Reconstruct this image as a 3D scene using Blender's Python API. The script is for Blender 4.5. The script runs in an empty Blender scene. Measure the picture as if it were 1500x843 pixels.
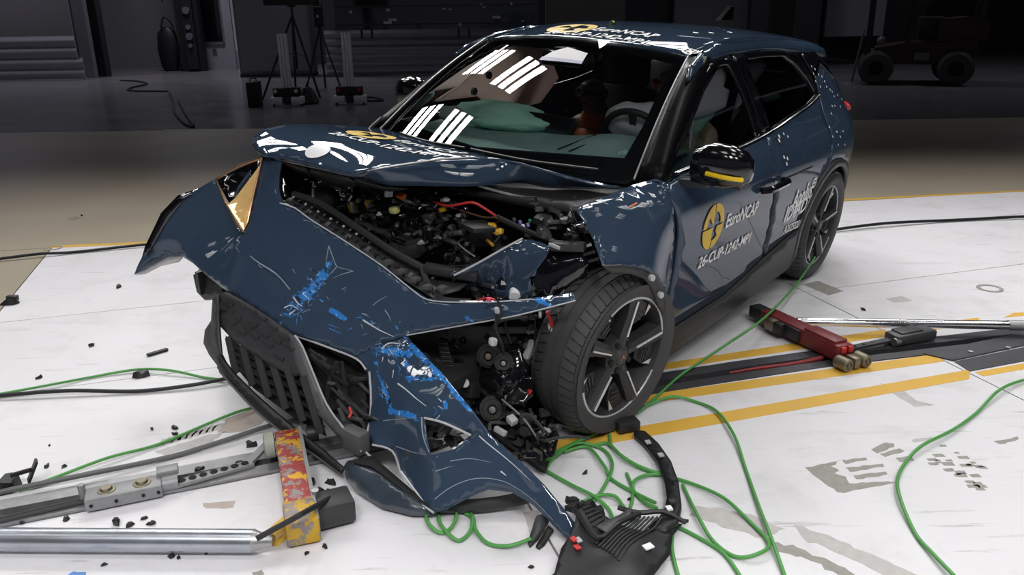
import bpy, bmesh, math, random
import numpy as np
from mathutils import Vector, Matrix, noise
from mathutils.geometry import delaunay_2d_cdt
from mathutils.bvhtree import BVHTree
R_ = math.radians
SC = bpy.context.scene
COL = SC.collection
random.seed(7)

# ---------------------------------------------------------------- camera
cd = bpy.data.cameras.new('camera'); cam = bpy.data.objects.new('camera', cd); COL.objects.link(cam)
cd.sensor_width = 36.0; cd.lens = 28.7435; cd.clip_end = 200
cm = Matrix(((0.999885,0.015159,0.000000),(-0.004870,0.321212,-0.946995),(-0.014356,0.946886,0.321249))).to_4x4(); cm.translation = (0,0,1.544)
cam.matrix_world = cm
SC.camera = cam
# ---------------------------------------------------------------- world and exposure
wd = bpy.data.worlds.new('dim_hall'); SC.world = wd; wd.use_nodes = True
wd.node_tree.nodes['Background'].inputs[0].default_value = (.78, .82, 1.0, 1)
wd.node_tree.nodes['Background'].inputs[1].default_value = .10
SC.view_settings.view_transform = 'Standard'; SC.view_settings.look = 'None'
SC.view_settings.gamma = 1.0; SC.view_settings.use_curve_mapping = False
SC.view_settings.exposure = 0.03

# ---------------------------------------------------------------- ceiling light banks of the crash hall
def strip_light(x, y, z, sx, sy, watts, spread, tilt=0.0, col=(1, .985, .97)):
    l = bpy.data.lights.new('light_strip', 'AREA'); l.shape = 'RECTANGLE'; l.size = sx; l.size_y = sy
    l.energy = watts; l.spread = R_(spread); l.color = col
    o = bpy.data.objects.new('light_strip', l); o.location = (x, y, z); o.rotation_euler = (-R_(tilt), 0, R_(12)); COL.objects.link(o)
    return o
BANK_Z = 5.2
# rows of three-strip panels; the rear rows lean towards the impact pad
for by, tilt, spread, watts, xs in ((-1.8, -28, 68, 8.0, (-5.2, -3.2, -1.2, 1.0, 3.4)), (1.4, 0, 104, 2.6, (-4.6, -2.3, 0, 2.3, 4.6)), (4.2, 6, 100, 5.0, (-5.6, 2.7, 5.0)),
                                    (7.0, 29, 92, 6.0, (-5.4, -3.4, -1.5, .5, 2.5, 4.6)), (9.7, 52, 90, 6.0, (-4.5, -2.2, 0, 2.2, 4.4))):
    for bx in xs:
        for k in (-1, 0, 1):
            a = R_(12); c_ = math.cos(R_(tilt)); s_ = math.sin(R_(tilt))
            strip_light(bx - math.sin(a) * k * .40 * c_, by + math.cos(a) * k * .40 * c_, BANK_Z - k * .40 * s_, .95, .27, watts, spread, tilt)
# weak unseen fill lamps added to brighten the back of the hall
for bx, by, bw in ((-13, 20.5, 78), (-8.5, 22.5, 105), (-3.2, 13.5, 16), (-3.5, 20, 40), (5, 19, 50), (12, 17, 40)):
    l = strip_light(bx, by, 7.2, 1.2, .4, bw, 140, 0, (.88, .88, 1.0))

# ---------------------------------------------------------------- materials (all procedural)
MATS = {}
def mat(name, col, rough=.5, metal=0.0, coat=0.0, var=.12, scale=18.0, bump=0.0, bscale=60.0, emit=None, estr=0.0, spec=.5, rvar=.08):
    if name in MATS: return MATS[name]
    m = bpy.data.materials.new(name); m.use_nodes = True; MATS[name] = m
    nt = m.node_tree; b = nt.nodes['Principled BSDF']; L = nt.links
    b.inputs['Metallic'].default_value = metal; b.inputs['Coat Weight'].default_value = coat
    b.inputs['Coat Roughness'].default_value = .03; b.inputs['Specular IOR Level'].default_value = spec
    tc = nt.nodes.new('ShaderNodeTexCoord')
    n = nt.nodes.new('ShaderNodeTexNoise'); n.inputs['Scale'].default_value = scale; n.inputs['Detail'].default_value = 4
    L.new(tc.outputs['Object'], n.inputs['Vector'])
    r = nt.nodes.new('ShaderNodeMix'); r.data_type = 'RGBA'
    r.inputs[6].default_value = tuple(c * (1 - var) for c in col) + (1,); r.inputs[7].default_value = tuple(min(1, c * (1 + var)) for c in col) + (1,)
    L.new(n.outputs['Fac'], r.inputs[0]); L.new(r.outputs[2], b.inputs['Base Color'])
    mr = nt.nodes.new('ShaderNodeMapRange'); mr.inputs[3].default_value = max(0, rough - rvar); mr.inputs[4].default_value = min(1, rough + rvar)
    L.new(n.outputs['Fac'], mr.inputs[0]); L.new(mr.outputs[0], b.inputs['Roughness'])
    if bump > 0:
        n2 = nt.nodes.new('ShaderNodeTexNoise'); n2.inputs['Scale'].default_value = bscale; n2.inputs['Detail'].default_value = 3
        L.new(tc.outputs['Object'], n2.inputs['Vector'])
        bp = nt.nodes.new('ShaderNodeBump'); bp.inputs['Strength'].default_value = bump; bp.inputs['Distance'].default_value = .01
        L.new(n2.outputs['Fac'], bp.inputs['Height']); L.new(bp.outputs[0], b.inputs['Normal'])
    if emit:
        b.inputs['Emission Color'].default_value = emit + (1,); b.inputs['Emission Strength'].default_value = estr
    return m
def glass_mat(name, tint, refl_ior=1.5):
    if name in MATS: return MATS[name]
    m = bpy.data.materials.new(name); m.use_nodes = True; MATS[name] = m; nt = m.node_tree; nt.nodes.clear()
    o = nt.nodes.new('ShaderNodeOutputMaterial'); t = nt.nodes.new('ShaderNodeBsdfTransparent'); g = nt.nodes.new('ShaderNodeBsdfGlossy')
    f = nt.nodes.new('ShaderNodeFresnel'); x = nt.nodes.new('ShaderNodeMixShader')
    t.inputs[0].default_value = tint + (1,); g.inputs['Roughness'].default_value = .01; f.inputs[0].default_value = refl_ior
    nt.links.new(f.outputs[0], x.inputs[0]); nt.links.new(t.outputs[0], x.inputs[1]); nt.links.new(g.outputs[0], x.inputs[2]); nt.links.new(x.outputs[0], o.inputs[0])
    return m
M_navy = mat('navy_paint', (.037, .061, .100), .4, 0, 1.0, .04, rvar=.03, spec=0.0)
M_gloss = mat('gloss_black', (.006, .006, .008), .12, 0, .6, .1, rvar=.03)
M_pill = mat('satin_black', (.006, .006, .007), .3, spec=.07)
M_black = mat('black_plastic', (.016, .016, .018), .5, bump=.06)
M_dark = mat('dark_grey_plastic', (.035, .036, .038), .5, bump=.05)
M_grey = mat('grey_plastic', (.09, .09, .095), .5, bump=.05)
M_clad = mat('cladding_plastic', (.032, .033, .036), .5)
M_rubber = mat('tyre_rubber', (.05, .05, .053), .62, bump=.08, bscale=90)
M_steel = mat('bare_steel', (.55, .55, .56), .32, 1.0, var=.15)
M_alu = mat('dull_aluminium', (.5, .5, .5), .45, 1.0, var=.2)
M_chrome = mat('bright_chrome', (.75, .75, .77), .14, 1.0)
M_mach = mat('machined_alloy', (.72, .72, .73), .4, .35)
M_white = mat('white_plastic', (.88, .88, .9), .45)
M_paper = mat('white_sticker', (.93, .93, .93), .5, var=.02)
M_yel = mat('yellow_sticker', (.78, .52, .03), .45)
M_yellow = mat('yellow_plastic', (.75, .42, .03), .45)
M_orange = mat('orange_plastic', (.8, .16, .03), .5)
M_red = mat('red_plastic', (.55, .03, .03), .45)
M_under = mat('underbody_black', (.01, .01, .011), .8)
M_fabric = mat('dark_seat_fabric', (.02, .021, .023), .85, bump=.2, bscale=200)
M_bag = mat('white_airbag_cloth', (.82, .8, .85), .9, bump=.15, bscale=25)
M_bagp = mat('beige_airbag_cloth', (.85, .72, .68), .9, bump=.15, bscale=25)
M_bagg = mat('mint_airbag_cloth', (.5, .8, .70), .9, bump=.15, bscale=25)
def translucent(m, f, col):
    nt = m.node_tree; b = nt.nodes['Principled BSDF']; o = nt.nodes['Material Output']
    t = nt.nodes.new('ShaderNodeBsdfTranslucent'); t.inputs[0].default_value = col + (1,); x = nt.nodes.new('ShaderNodeMixShader'); x.inputs[0].default_value = f
    nt.links.new(b.outputs[0], x.inputs[1]); nt.links.new(t.outputs[0], x.inputs[2]); nt.links.new(x.outputs[0], o.inputs[0]); return m
translucent(M_bag, .45, (.85, .83, .88)); translucent(M_bagp, .5, (.9, .76, .72)); translucent(M_bagg, .4, (.55, .85, .75))
M_rust = mat('worn_bronze', (.25, .22, .16), .5, .8, var=.3)

# ---------------------------------------------------------------- mesh helpers
def tag(o, label=None, cat=None, group=None, kind=None):
    if label: o['label'] = label
    if cat: o['category'] = cat
    if group: o['group'] = group
    if kind: o['kind'] = kind
    return o
def empty(name, loc=(0, 0, 0), rz=0.0):
    o = bpy.data.objects.new(name, None); o.location = loc; o.rotation_euler = (0, 0, rz); o.empty_display_size = .1
    COL.objects.link(o); return o
def mk(name, verts, faces, m=None, parent=None, angle=35, label=None, merge=False):
    me = bpy.data.meshes.new(name)
    me.from_pydata([tuple(v) for v in verts], [], [tuple(f) for f in faces]); me.validate()
    bm = bmesh.new(); bm.from_mesh(me)
    if merge: bmesh.ops.remove_doubles(bm, verts=bm.verts, dist=1e-5)
    bmesh.ops.recalc_face_normals(bm, faces=bm.faces); bm.to_mesh(me); bm.free()
    me.shade_smooth()
    if angle is not None: me.set_sharp_from_angle(angle=R_(angle))
    if m: me.materials.append(m)
    o = bpy.data.objects.new(name, me); COL.objects.link(o)
    if parent: o.parent = parent
    if label: o['label'] = label
    return o
def copy_tree(o, parent=None):
    c = o.copy(); COL.objects.link(c)
    if parent: c.parent = parent
    for ch in list(o.children): copy_tree(ch, c)
    return c
class MB:
    """collects primitives into one mesh"""
    def __init__(s): s.v = []; s.f = []
    def add(s, vs, fs):
        n = len(s.v); s.v += [tuple(v) for v in vs]; s.f += [tuple(i + n for i in f) for f in fs]; return s
    def box(s, c, size, rot=None, bev=0.0):
        x, y, z = size[0] / 2, size[1] / 2, size[2] / 2
        if bev > 0:
            bm = bmesh.new(); bmesh.ops.create_cube(bm, size=1); bmesh.ops.scale(bm, vec=size, verts=bm.verts)
            bmesh.ops.bevel(bm, geom=bm.edges[:], offset=bev, segments=2, affect='EDGES', profile=.5)
            vs = [v.co.copy() for v in bm.verts]; fs = [[v.index for v in f.verts] for f in bm.faces]; bm.free()
        else:
            vs = [Vector((sx * x, sy * y, sz * z)) for sx in (-1, 1) for sy in (-1, 1) for sz in (-1, 1)]
            fs = [(0, 1, 3, 2), (4, 6, 7, 5), (0, 4, 5, 1), (2, 3, 7, 6), (0, 2, 6, 4), (1, 5, 7, 3)]
        if rot is not None: vs = [rot @ v for v in vs]
        return s.add([v + Vector(c) for v in vs], fs)
    def beam(s, a, b, w, h=None, up=(0, 0, 1), bev=0.0):
        """box from a to b, w wide, h tall"""
        a, b = Vector(a), Vector(b); d = b - a; L = d.length; x = d.normalized(); y = Vector(up).cross(x)
        if y.length < 1e-4: y = Vector((0, 1, 0)).cross(x)
        y.normalize(); z = x.cross(y); rot = Matrix((x, y, z)).transposed()
        return s.box((a + b) / 2, (L, w, h or w), rot, bev)
    def tube(s, pts, r, n=8, caps=True, smooth=0):
        pts = [Vector(q) for q in pts]
        if smooth: pts = spline(pts, smooth)
        rr = r if isinstance(r, (list, tuple)) else None
        N = len(pts); rings = []; up = None
        for i, q in enumerate(pts):
            d = (pts[min(i + 1, N - 1)] - pts[max(i - 1, 0)])
            if d.length < 1e-9: d = Vector((0, 0, 1))
            d.normalize()
            if up is None:
                up = d.orthogonal().normalized()
            up = (up - d * up.dot(d))
            if up.length < 1e-6: up = d.orthogonal()
            up.normalize(); w = d.cross(up)
            if rr:
                tt = i / max(1, N - 1) * (len(rr) - 1); k0 = min(int(tt), len(rr) - 2); ri = rr[k0] + (rr[k0 + 1] - rr[k0]) * (tt - k0)
            else: ri = r
            rings.append([q + (up * math.cos(2 * math.pi * k / n) + w * math.sin(2 * math.pi * k / n)) * ri for k in range(n)])
        vs = [v for g in rings for v in g]; fs = []
        for i in range(N - 1):
            for k in range(n):
                fs.append((i * n + k, i * n + (k + 1) % n, (i + 1) * n + (k + 1) % n, (i + 1) * n + k))
        if caps: fs += [tuple(range(n - 1, -1, -1)), tuple((N - 1) * n + k for k in range(n))]
        return s.add(vs, fs)
    def cyl(s, a, b, r, n=16): return s.tube([a, b], r, n)
    def lathe(s, prof, n=24, M=None, a0=0.0, a1=2 * math.pi):
        """prof = list of (r, h); axis = local Z"""
        full = abs(a1 - a0 - 2 * math.pi) < 1e-6; N = n if full else n + 1
        vs = []
        for i in range(N):
            a = a0 + (a1 - a0) * i / n
            for r, h in prof: vs.append(Vector((r * math.cos(a), r * math.sin(a), h)))
        P = len(prof); fs = []
        for i in range(n):
            j = (i + 1) % N
            for k in range(P - 1): fs.append((i * P + k, j * P + k, j * P + k + 1, i * P + k + 1))
        if M is not None: vs = [M @ v for v in vs]
        return s.add(vs, fs)
    def sphere(s, c, r, M=None, n=16, m=10):
        vs = []; fs = []
        for i in range(m + 1):
            t = math.pi * i / m
            for k in range(n):
                a = 2 * math.pi * k / n; q = Vector((math.sin(t) * math.cos(a), math.sin(t) * math.sin(a), math.cos(t)))
                q = Vector((q.x * r[0], q.y * r[1], q.z * r[2])) if isinstance(r, (tuple, list)) else q * r
                if M is not None: q = M @ q
                vs.append(q + Vector(c))
        for i in range(m):
            for k in range(n): fs.append((i * n + k, (i + 1) * n + k, (i + 1) * n + (k + 1) % n, i * n + (k + 1) % n))
        return s.add(vs, fs)
    def prism(s, poly, axis, lo, hi):
        """closed polygon extruded; poly holds the other two coordinates"""
        def P(a, b, c): return {'x': (c, a, b), 'y': (a, c, b), 'z': (a, b, c)}[axis]
        n = len(poly); vs = [P(a, b, lo) for a, b in poly] + [P(a, b, hi) for a, b in poly]
        return s.add(vs, [tuple(range(n)), tuple(range(2 * n - 1, n - 1, -1))] + [(i, (i + 1) % n, n + (i + 1) % n, n + i) for i in range(n)])
    def rock(s, c, r, seed, sq=.6):
        rnd = random.Random(seed); M = Matrix.Rotation(rnd.random() * 6, 3, 'Z')
        vs = []; k = 7
        for h in (0, 1):
            for i in range(k):
                a = 2 * math.pi * i / k; q = r * rnd.uniform(.45, 1.1) * (1 if h == 0 else rnd.uniform(.5, .9))
                vs.append(Vector(c) + M @ Vector((q * math.cos(a), q * sq * math.sin(a), h * r * rnd.uniform(.3, .7))))
        return s.add(vs, [tuple(range(k - 1, -1, -1)), tuple(range(k, 2 * k))] + [(i, (i + 1) % k, k + (i + 1) % k, k + i) for i in range(k)])
    def build(s, name, m=None, parent=None, angle=35, label=None, merge=True):
        return mk(name, s.v, s.f, m, parent, angle, label, merge)
def spline(pts, sub=6, closed=False):
    pts = [Vector(q) for q in pts]; n = len(pts); out = []
    if n < 3: return pts
    for i in range(n if closed else n - 1):
        if closed: p0, p1, p2, p3 = pts[i - 1], pts[i], pts[(i + 1) % n], pts[(i + 2) % n]
        else: p0, p1, p2, p3 = pts[max(i - 1, 0)], pts[i], pts[i + 1], pts[min(i + 2, n - 1)]
        for k in range(sub):
            t = k / sub
            out.append(.5 * ((2 * p1) + (p2 - p0) * t + (2 * p0 - 5 * p1 + 4 * p2 - p3) * t * t + (3 * p1 - p0 - 3 * p2 + p3) * t ** 3))
    if not closed: out.append(pts[-1])
    return out
def resample(pts, d, closed=True):
    pts = [Vector(q) for q in pts]; out = []; n = len(pts)
    for i in range(n if closed else n - 1):
        a, b = pts[i], pts[(i + 1) % n]; k = max(1, int(math.ceil((b - a).length / d)))
        for j in range(k): out.append(a + (b - a) * (j / k))
    if not closed: out.append(pts[-1])
    return out
def inpoly(x, y, poly):
    c = False; n = len(poly); j = n - 1
    for i in range(n):
        xi, yi = poly[i]; xj, yj = poly[j]
        if (yi > y) != (yj > y) and x < (xj - xi) * (y - yi) / (yj - yi) + xi: c = not c
        j = i
    return c
def tri2d(loop, holes, d):
    """triangulate a 2D polygon with holes and an even interior grid"""
    loops = [loop] + holes; vs = []; es = []
    for lp in loops:
        n0 = len(vs); vs += [Vector((q[0], q[1])) for q in lp]; n = len(lp)
        es += [(n0 + i, n0 + (i + 1) % n) for i in range(n)]
    xs = [q[0] for q in loop]; ys = [q[1] for q in loop]
    allb = np.array([[q[0], q[1]] for lp in loops for q in lp])
    row = 0; y = min(ys) + d * .5
    while y < max(ys):
        x = min(xs) + (d * .5 if row % 2 else 0)
        while x < max(xs):
            if inpoly(x, y, loop) and not any(inpoly(x, y, h) for h in holes):
                if ((allb - (x, y)) ** 2).sum(1).min() > (d * .55) ** 2: vs.append(Vector((x, y)))
            x += d
        y += d * .87; row += 1
    r = delaunay_2d_cdt(vs, es, [], 2 if holes else 1, 1e-6)
    ov, of = r[0], r[2]
    if holes:
        of = [f for f in of if not any(inpoly(sum(ov[i][0] for i in f) / 3, sum(ov[i][1] for i in f) / 3, h) for h in holes)]
    return ov, of
def solid(o, t, off=-1):
    md = o.modifiers.new('thickness', 'SOLIDIFY'); md.thickness = t; md.offset = off; md.use_even_offset = False
    return o
def orient(o, n):
    """make the sheet's faces point along n"""
    me = o.data; s = Vector((0, 0, 0))
    for f in me.polygons: s += f.normal * f.area
    if s.dot(Vector(n)) < 0: me.flip_normals()
def patch(name, outline, ctrl=(), m=None, parent=None, thick=.004, d=.03, axis=None, holes=(), sm=0, amp=0.0, freq=6.0, seed=0, angle=50, label=None, facing=None, relax=5):
    """sheet through a 3D outline and inner points: thin-plate height over a plane"""
    ol = [Vector(q) for q in outline]
    if sm: ol = spline(ol, sm, True)
    ol = resample(ol, d)
    hl = [resample([Vector(q) for q in h], d) for h in holes]
    P = np.array([q[:] for q in ol] + [q[:] for h in hl for q in h] + [tuple(q) for q in ctrl], float)
    c = P.mean(0)
    if axis is None:
        u, s_, vt = np.linalg.svd(P - c); nrm = vt[2]
    else: nrm = np.array(axis, float); nrm /= np.linalg.norm(nrm)
    e1 = np.cross(nrm, (0, 0, 1.0)) if abs(nrm[2]) < .9 else np.cross(nrm, (0, 1.0, 0)); e1 /= np.linalg.norm(e1); e2 = np.cross(nrm, e1)
    E = np.stack([e1, e2, nrm]); Q = (P - c) @ E.T
    nb = len(ol); keep = list(range(0, nb)) 
    step = max(1, len(keep) // 170); ci = keep[::step] + list(range(nb, len(P)))
    C = Q[ci, :2]; h = Q[ci, 2]; n = len(C)
    def U(r2): return np.where(r2 > 1e-12, r2 * np.log(np.maximum(r2, 1e-12)), 0)
    K = U(((C[:, None] - C[None]) ** 2).sum(-1)) + np.eye(n) * 1e-7
    A = np.zeros((n + 3, n + 3)); A[:n, :n] = K; A[:n, n] = 1; A[:n, n + 1:] = C; A[n, :n] = 1; A[n + 1:, :n] = C.T
    w = np.linalg.lstsq(A, np.concatenate([h, np.zeros(3)]), rcond=None)[0]
    l2 = [tuple(q) for q in Q[:nb, :2]]; h2 = []; k = nb
    for hh in hl: h2.append([tuple(q) for q in Q[k:k + len(hh), :2]]); k += len(hh)
    ov, of = tri2d(l2, h2, d)
    X = np.array([[v[0], v[1]] for v in ov])
    H = U(((X[:, None] - C[None]) ** 2).sum(-1)) @ w[:n] + w[n] + X @ w[n + 1:]
    bq = Q[:nb + sum(len(q) for q in hl)]
    dd = ((X[:, None] - bq[None, :, :2]) ** 2).sum(-1); ni = dd.argmin(1); nd = np.sqrt(dd.min(1))
    H = np.where(nd < 1e-5, bq[ni, 2], H)
    if amp:
        for i, x in enumerate(X):
            H[i] += min(1.0, nd[i] / .06) * (amp * noise.noise(Vector((x[0] * freq, x[1] * freq, seed))) + amp * .5 * abs(noise.noise(Vector((x[0] * freq * 2.2, x[1] * freq * 2.2, seed + 5)))))
    nb_ = [set() for _ in X]
    for f in of:
        for i in range(len(f)): nb_[f[i]].add(f[i - 1]); nb_[f[i - 1]].add(f[i])
    free = [i for i in range(len(X)) if nd[i] > 1e-5 and nb_[i]]
    for it in range(relax):
        H2 = H.copy()
        for i in free: H2[i] = .4 * H[i] + .6 * sum(H[j] for j in nb_[i]) / len(nb_[i])
        H = H2
    V = np.concatenate([X, H[:, None]], 1) @ E + c
    o = mk(name, V, of, m, parent, angle, label)
    orient(o, facing or (1, 1, 1.2))
    if thick: solid(o, thick)
    return o
def loft(name, A, B_, m=None, parent=None, thick=.004, n=5, cnt=40, bulge=0.0, out=(0, 0, 1), angle=50, facing=(1, 1, 1), sm=4):
    """strip between two 3D lines"""
    def even(P):
        P = spline([Vector(q) for q in P], sm); L = [0]
        for a, b_ in zip(P, P[1:]): L.append(L[-1] + (b_ - a).length)
        res = []
        for k in range(cnt + 1):
            t = L[-1] * k / cnt; i = max(j for j in range(len(P)) if L[j] <= t + 1e-9); i = min(i, len(P) - 2); s = (t - L[i]) / max(1e-9, L[i + 1] - L[i]); res.append(P[i].lerp(P[i + 1], s))
        return res
    a, b_ = even(A), even(B_); vs = []; fs = []
    for k in range(cnt + 1):
        for j in range(n + 1): t = j / n; vs.append(a[k].lerp(b_[k], t) + Vector(out) * bulge * math.sin(math.pi * t))
    for k in range(cnt):
        for j in range(n): fs.append((k * (n + 1) + j, k * (n + 1) + j + 1, (k + 1) * (n + 1) + j + 1, (k + 1) * (n + 1) + j))
    o = mk(name, vs, fs, m, parent, angle); orient(o, facing)
    if thick: solid(o, thick)
    return o
def dpatch(name, loop, fn, m=None, parent=None, thick=.004, d=.04, holes=(), facing=(0, 1, 0), angle=40, label=None, sm=0):
    """sheet on a given surface: 2D outline mapped by fn(a, b) -> point"""
    lp = [Vector((q[0], q[1], 0)) for q in loop]
    if sm: lp = spline(lp, sm, True)
    lp = [(q.x, q.y) for q in resample(lp, d)]
    hs = [[(q.x, q.y) for q in resample([Vector((a[0], a[1], 0)) for a in h], d)] for h in holes]
    ov, of = tri2d(lp, hs, d)
    o = mk(name, [fn(v[0], v[1]) for v in ov], of, m, parent, angle, label)
    orient(o, facing)
    if thick: solid(o, thick)
    return o
def interp(x, xs, ys):
    n = len(xs)
    if x <= xs[0]: return ys[0] + (x - xs[0]) * (ys[1] - ys[0]) / (xs[1] - xs[0])
    if x >= xs[-1]: return ys[-1] + (x - xs[-1]) * (ys[-1] - ys[-2]) / (xs[-1] - xs[-2])
    i = max(k for k in range(n - 1) if xs[k] <= x); h = xs[i + 1] - xs[i]; t = (x - xs[i]) / h
    def sl(j):
        if j == 0: return (ys[1] - ys[0]) / (xs[1] - xs[0])
        if j == n - 1: return (ys[-1] - ys[-2]) / (xs[-1] - xs[-2])
        return (ys[j + 1] - ys[j - 1]) / (xs[j + 1] - xs[j - 1])
    a, b = sl(i) * h, sl(i + 1) * h
    return (2 * t ** 3 - 3 * t * t + 1) * ys[i] + (t ** 3 - 2 * t * t + t) * a + (-2 * t ** 3 + 3 * t * t) * ys[i + 1] + (t ** 3 - t * t) * b
def text2d(body, size=1.0, shear=0.0, font_w=1.0):
    """flat letters as 2D triangles, origin at the left baseline"""
    cu = bpy.data.curves.new('lettering', 'FONT'); cu.body = body; cu.size = size; cu.shear = shear; cu.offset = .02
    cu.resolution_u = 2
    o = bpy.data.objects.new('lettering', cu); me = o.to_mesh()
    vs = [(v.co.x * font_w, v.co.y) for v in me.vertices]; fs = [tuple(q.vertices) for q in me.polygons]
    o.to_mesh_clear(); bpy.data.objects.remove(o); bpy.data.curves.remove(cu)
    return vs, fs
def disc2d(r, n=32, rx=None):
    return [((rx or r) * math.cos(2 * math.pi * i / n), r * math.sin(2 * math.pi * i / n)) for i in range(n)], [tuple(range(n))]

# ================================================================ setting: floor
TH = R_(17.0)
def g2(s, t, z=0.0): return Vector((s * math.cos(TH) - t * math.sin(TH), s * math.sin(TH) + t * math.cos(TH), z))
def w2g(w): return (w[0] * math.cos(TH) + w[1] * math.sin(TH), -w[0] * math.sin(TH) + w[1] * math.cos(TH))
def floor_white():
    m = mat('white_floor_paint', (.765, .755, .785), .5, var=.04, scale=2.2)
    nt = m.node_tree; b = nt.nodes['Principled BSDF']; L = nt.links
    tc = nt.nodes.new('ShaderNodeTexCoord')
    src = b.inputs['Base Color'].links[0].from_socket
    def streak(sc, rot, lo, hi, col, amt):
        nonlocal src
        mp = nt.nodes.new('ShaderNodeMapping'); mp.inputs['Scale'].default_value = sc; mp.inputs['Rotation'].default_value = (0, 0, R_(rot))
        n = nt.nodes.new('ShaderNodeTexNoise'); n.inputs['Scale'].default_value = 1; n.inputs['Detail'].default_value = 7; n.inputs['Roughness'].default_value = .65
        L.new(tc.outputs['Object'], mp.inputs[0]); L.new(mp.outputs[0], n.inputs['Vector'])
        r = nt.nodes.new('ShaderNodeMapRange'); r.inputs[1].default_value = lo; r.inputs[2].default_value = hi; r.inputs[4].default_value = amt
        L.new(n.outputs['Fac'], r.inputs[0])
        x = nt.nodes.new('ShaderNodeMix'); x.data_type = 'RGBA'; L.new(r.outputs[0], x.inputs[0]); L.new(src, x.inputs[6]); x.inputs[7].default_value = col + (1,)
        src = x.outputs[2]
    streak((3, 3, 1), 0, .52, .75, (.50, .49, .50), .45)
    streak((1.1, 5, 1), 30, .58, .72, (.52, .51, .52), .5)
    streak((2.5, 26, 1), -60, .62, .70, (.38, .37, .37), .6)
    streak((2.2, 30, 1), 22, .64, .70, (.34, .33, .33), .6)
    streak((70, 70, 1), 0, .70, .76, (.22, .21, .2), .55)
    L.new(src, b.inputs['Base Color'])
    return m
M_floor = floor_white()
M_hall = mat('dark_grey_epoxy', (.19, .18, .185), .22, var=.08, scale=1.2, bump=.02, bscale=30)
M_beige = mat('beige_floor_coating', (.425, .37, .285), .36, var=.08, scale=1.2, bump=.02, bscale=30)
M_seam = mat('floor_joint', (.25, .24, .24), .8)
M_line = mat('yellow_floor_paint', (.74, .44, .06), .5, var=.12, scale=9)
M_bare = mat('bare_floor_patch', (.33, .32, .29), .7, var=.25, scale=30)
M_scuff = mat('light_scuff', (.52, .5, .49), .6, var=.2, scale=30)
M_tan = mat('tan_worn_patch', (.5, .43, .38), .7, var=.2, scale=30)
floor = empty('floor'); tag(floor, kind='structure')
b = MB().box((0, 9, -.08), (60, 60, .08)); b.build('floor_base', M_seam, floor)
def slab(name, poly, m, parent=floor, lo=-.035, hi=0.0, label=None):
    return MB().prism([(q[0], q[1]) for q in poly], 'z', lo, hi).build(name, m, parent, label=label)
# the rail trench follows this line in floor-grid metres
TR = [(-4.5, 2.45), (-2.6, 2.60), (-1.6, 2.67), (-.95, 2.705), (-.075, 2.765), (.8, 2.85), (1.6, 2.905), (2.3, 2.90), (3.5, 2.81), (4.6, 2.72), (7, 2.5)]
def trt(s):
    for (a, ta), (b_, tb) in zip(TR, TR[1:]):
        if a <= s <= b_: return ta + (tb - ta) * (s - a) / (b_ - a)
    return TR[0][1] if s < TR[0][0] else TR[-1][1]
# far edge of the white pad (yellow line), near edge of the beige floor
PE0, PE1 = Vector((-3.271,5.569,0)), Vector((4.441,6.944,0))
def pe(s):   # grid t of the pad edge at grid s
    a, b_ = w2g(PE0), w2g(PE1); return a[1] + (b_[1] - a[1]) * (s - a[0]) / (b_[0] - a[0])
HW = .092; JG = .004
cuts = [-1.475, .72, 2.88, 7.0]
for a, c in zip(cuts, cuts[1:]):
    a += JG; c -= JG
    ss = sorted([a, c] + [q[0] for q in TR if a < q[0] < c])
    lower = [g2(s, trt(s) - HW) for s in ss]; upper = [g2(s, trt(s) + HW) for s in ss]
    rows = [[g2(a, -3), g2(c, -3)] + lower[::-1]]
    t1 = 3.715; t2 = 4.72
    rows.append(upper + [g2(c, t1 - JG), g2(a, t1 - JG)])
    if pe(c) > t2 + .3:
        rows.append([g2(a, t1 + JG), g2(c, t1 + JG), g2(c, t2 - JG), g2(a, t2 - JG)])
        rows.append([g2(a, t2 + JG), g2(c, t2 + JG), g2(c, pe(c)), g2(a, pe(a))])
    else:
        rows.append([g2(a, t1 + JG), g2(c, t1 + JG), g2(c, pe(c)), g2(a, pe(a))])
    for r in rows: slab('floor_panel', r, M_floor)
# left of the long cross joint: white near the rail, beige beyond
a, c = -7.0, -1.475 - JG
ss = [a, -4.5, -2.6, -1.6, c]
slab('floor_panel', [g2(a, -3), g2(c, -3)] + [g2(s, trt(s) - HW) for s in ss[::-1]], M_floor)
slab('floor_panel', [g2(s, trt(s) + HW) for s in ss] + [g2(c, 3.72), g2(a, 3.72)], M_floor)
slab('floor_panel', [g2(a, 3.728), g2(c, 3.728), g2(c, 4.6), g2(a, 4.6)], M_floor)
slab('floor_panel', [g2(a, 4.608), g2(c, 4.608), g2(c, pe(c)), g2(a, pe(a))], M_beige)
# the big beige hall floor behind
HB0 = (-4.132,11.731,0)[1]
slab('floor_panel', [g2(-7, pe(-7) + .01), g2(7, pe(7) + .01), g2(30, pe(30)), (30, HB0), (-32, HB0), (-32, 6)], M_beige)
slab('floor_panel', [(30, HB0 + .012), (30, 38), (-32, 38), (-32, HB0 + .012)], M_hall)
slab('floor_panel', [g2(7.01, -6), g2(30, -6), g2(30, pe(30) - .01), g2(7.01, pe(7))], M_floor)
slab('floor_panel', [(-32, 5.9), g2(-7.01, pe(-7)), g2(-7.01, -6), (-32, -6)], M_beige)
slab('floor_panel', [g2(-7, -12), g2(7, -12), g2(7, -3.01), g2(-7, -3.01)], M_floor)
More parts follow.
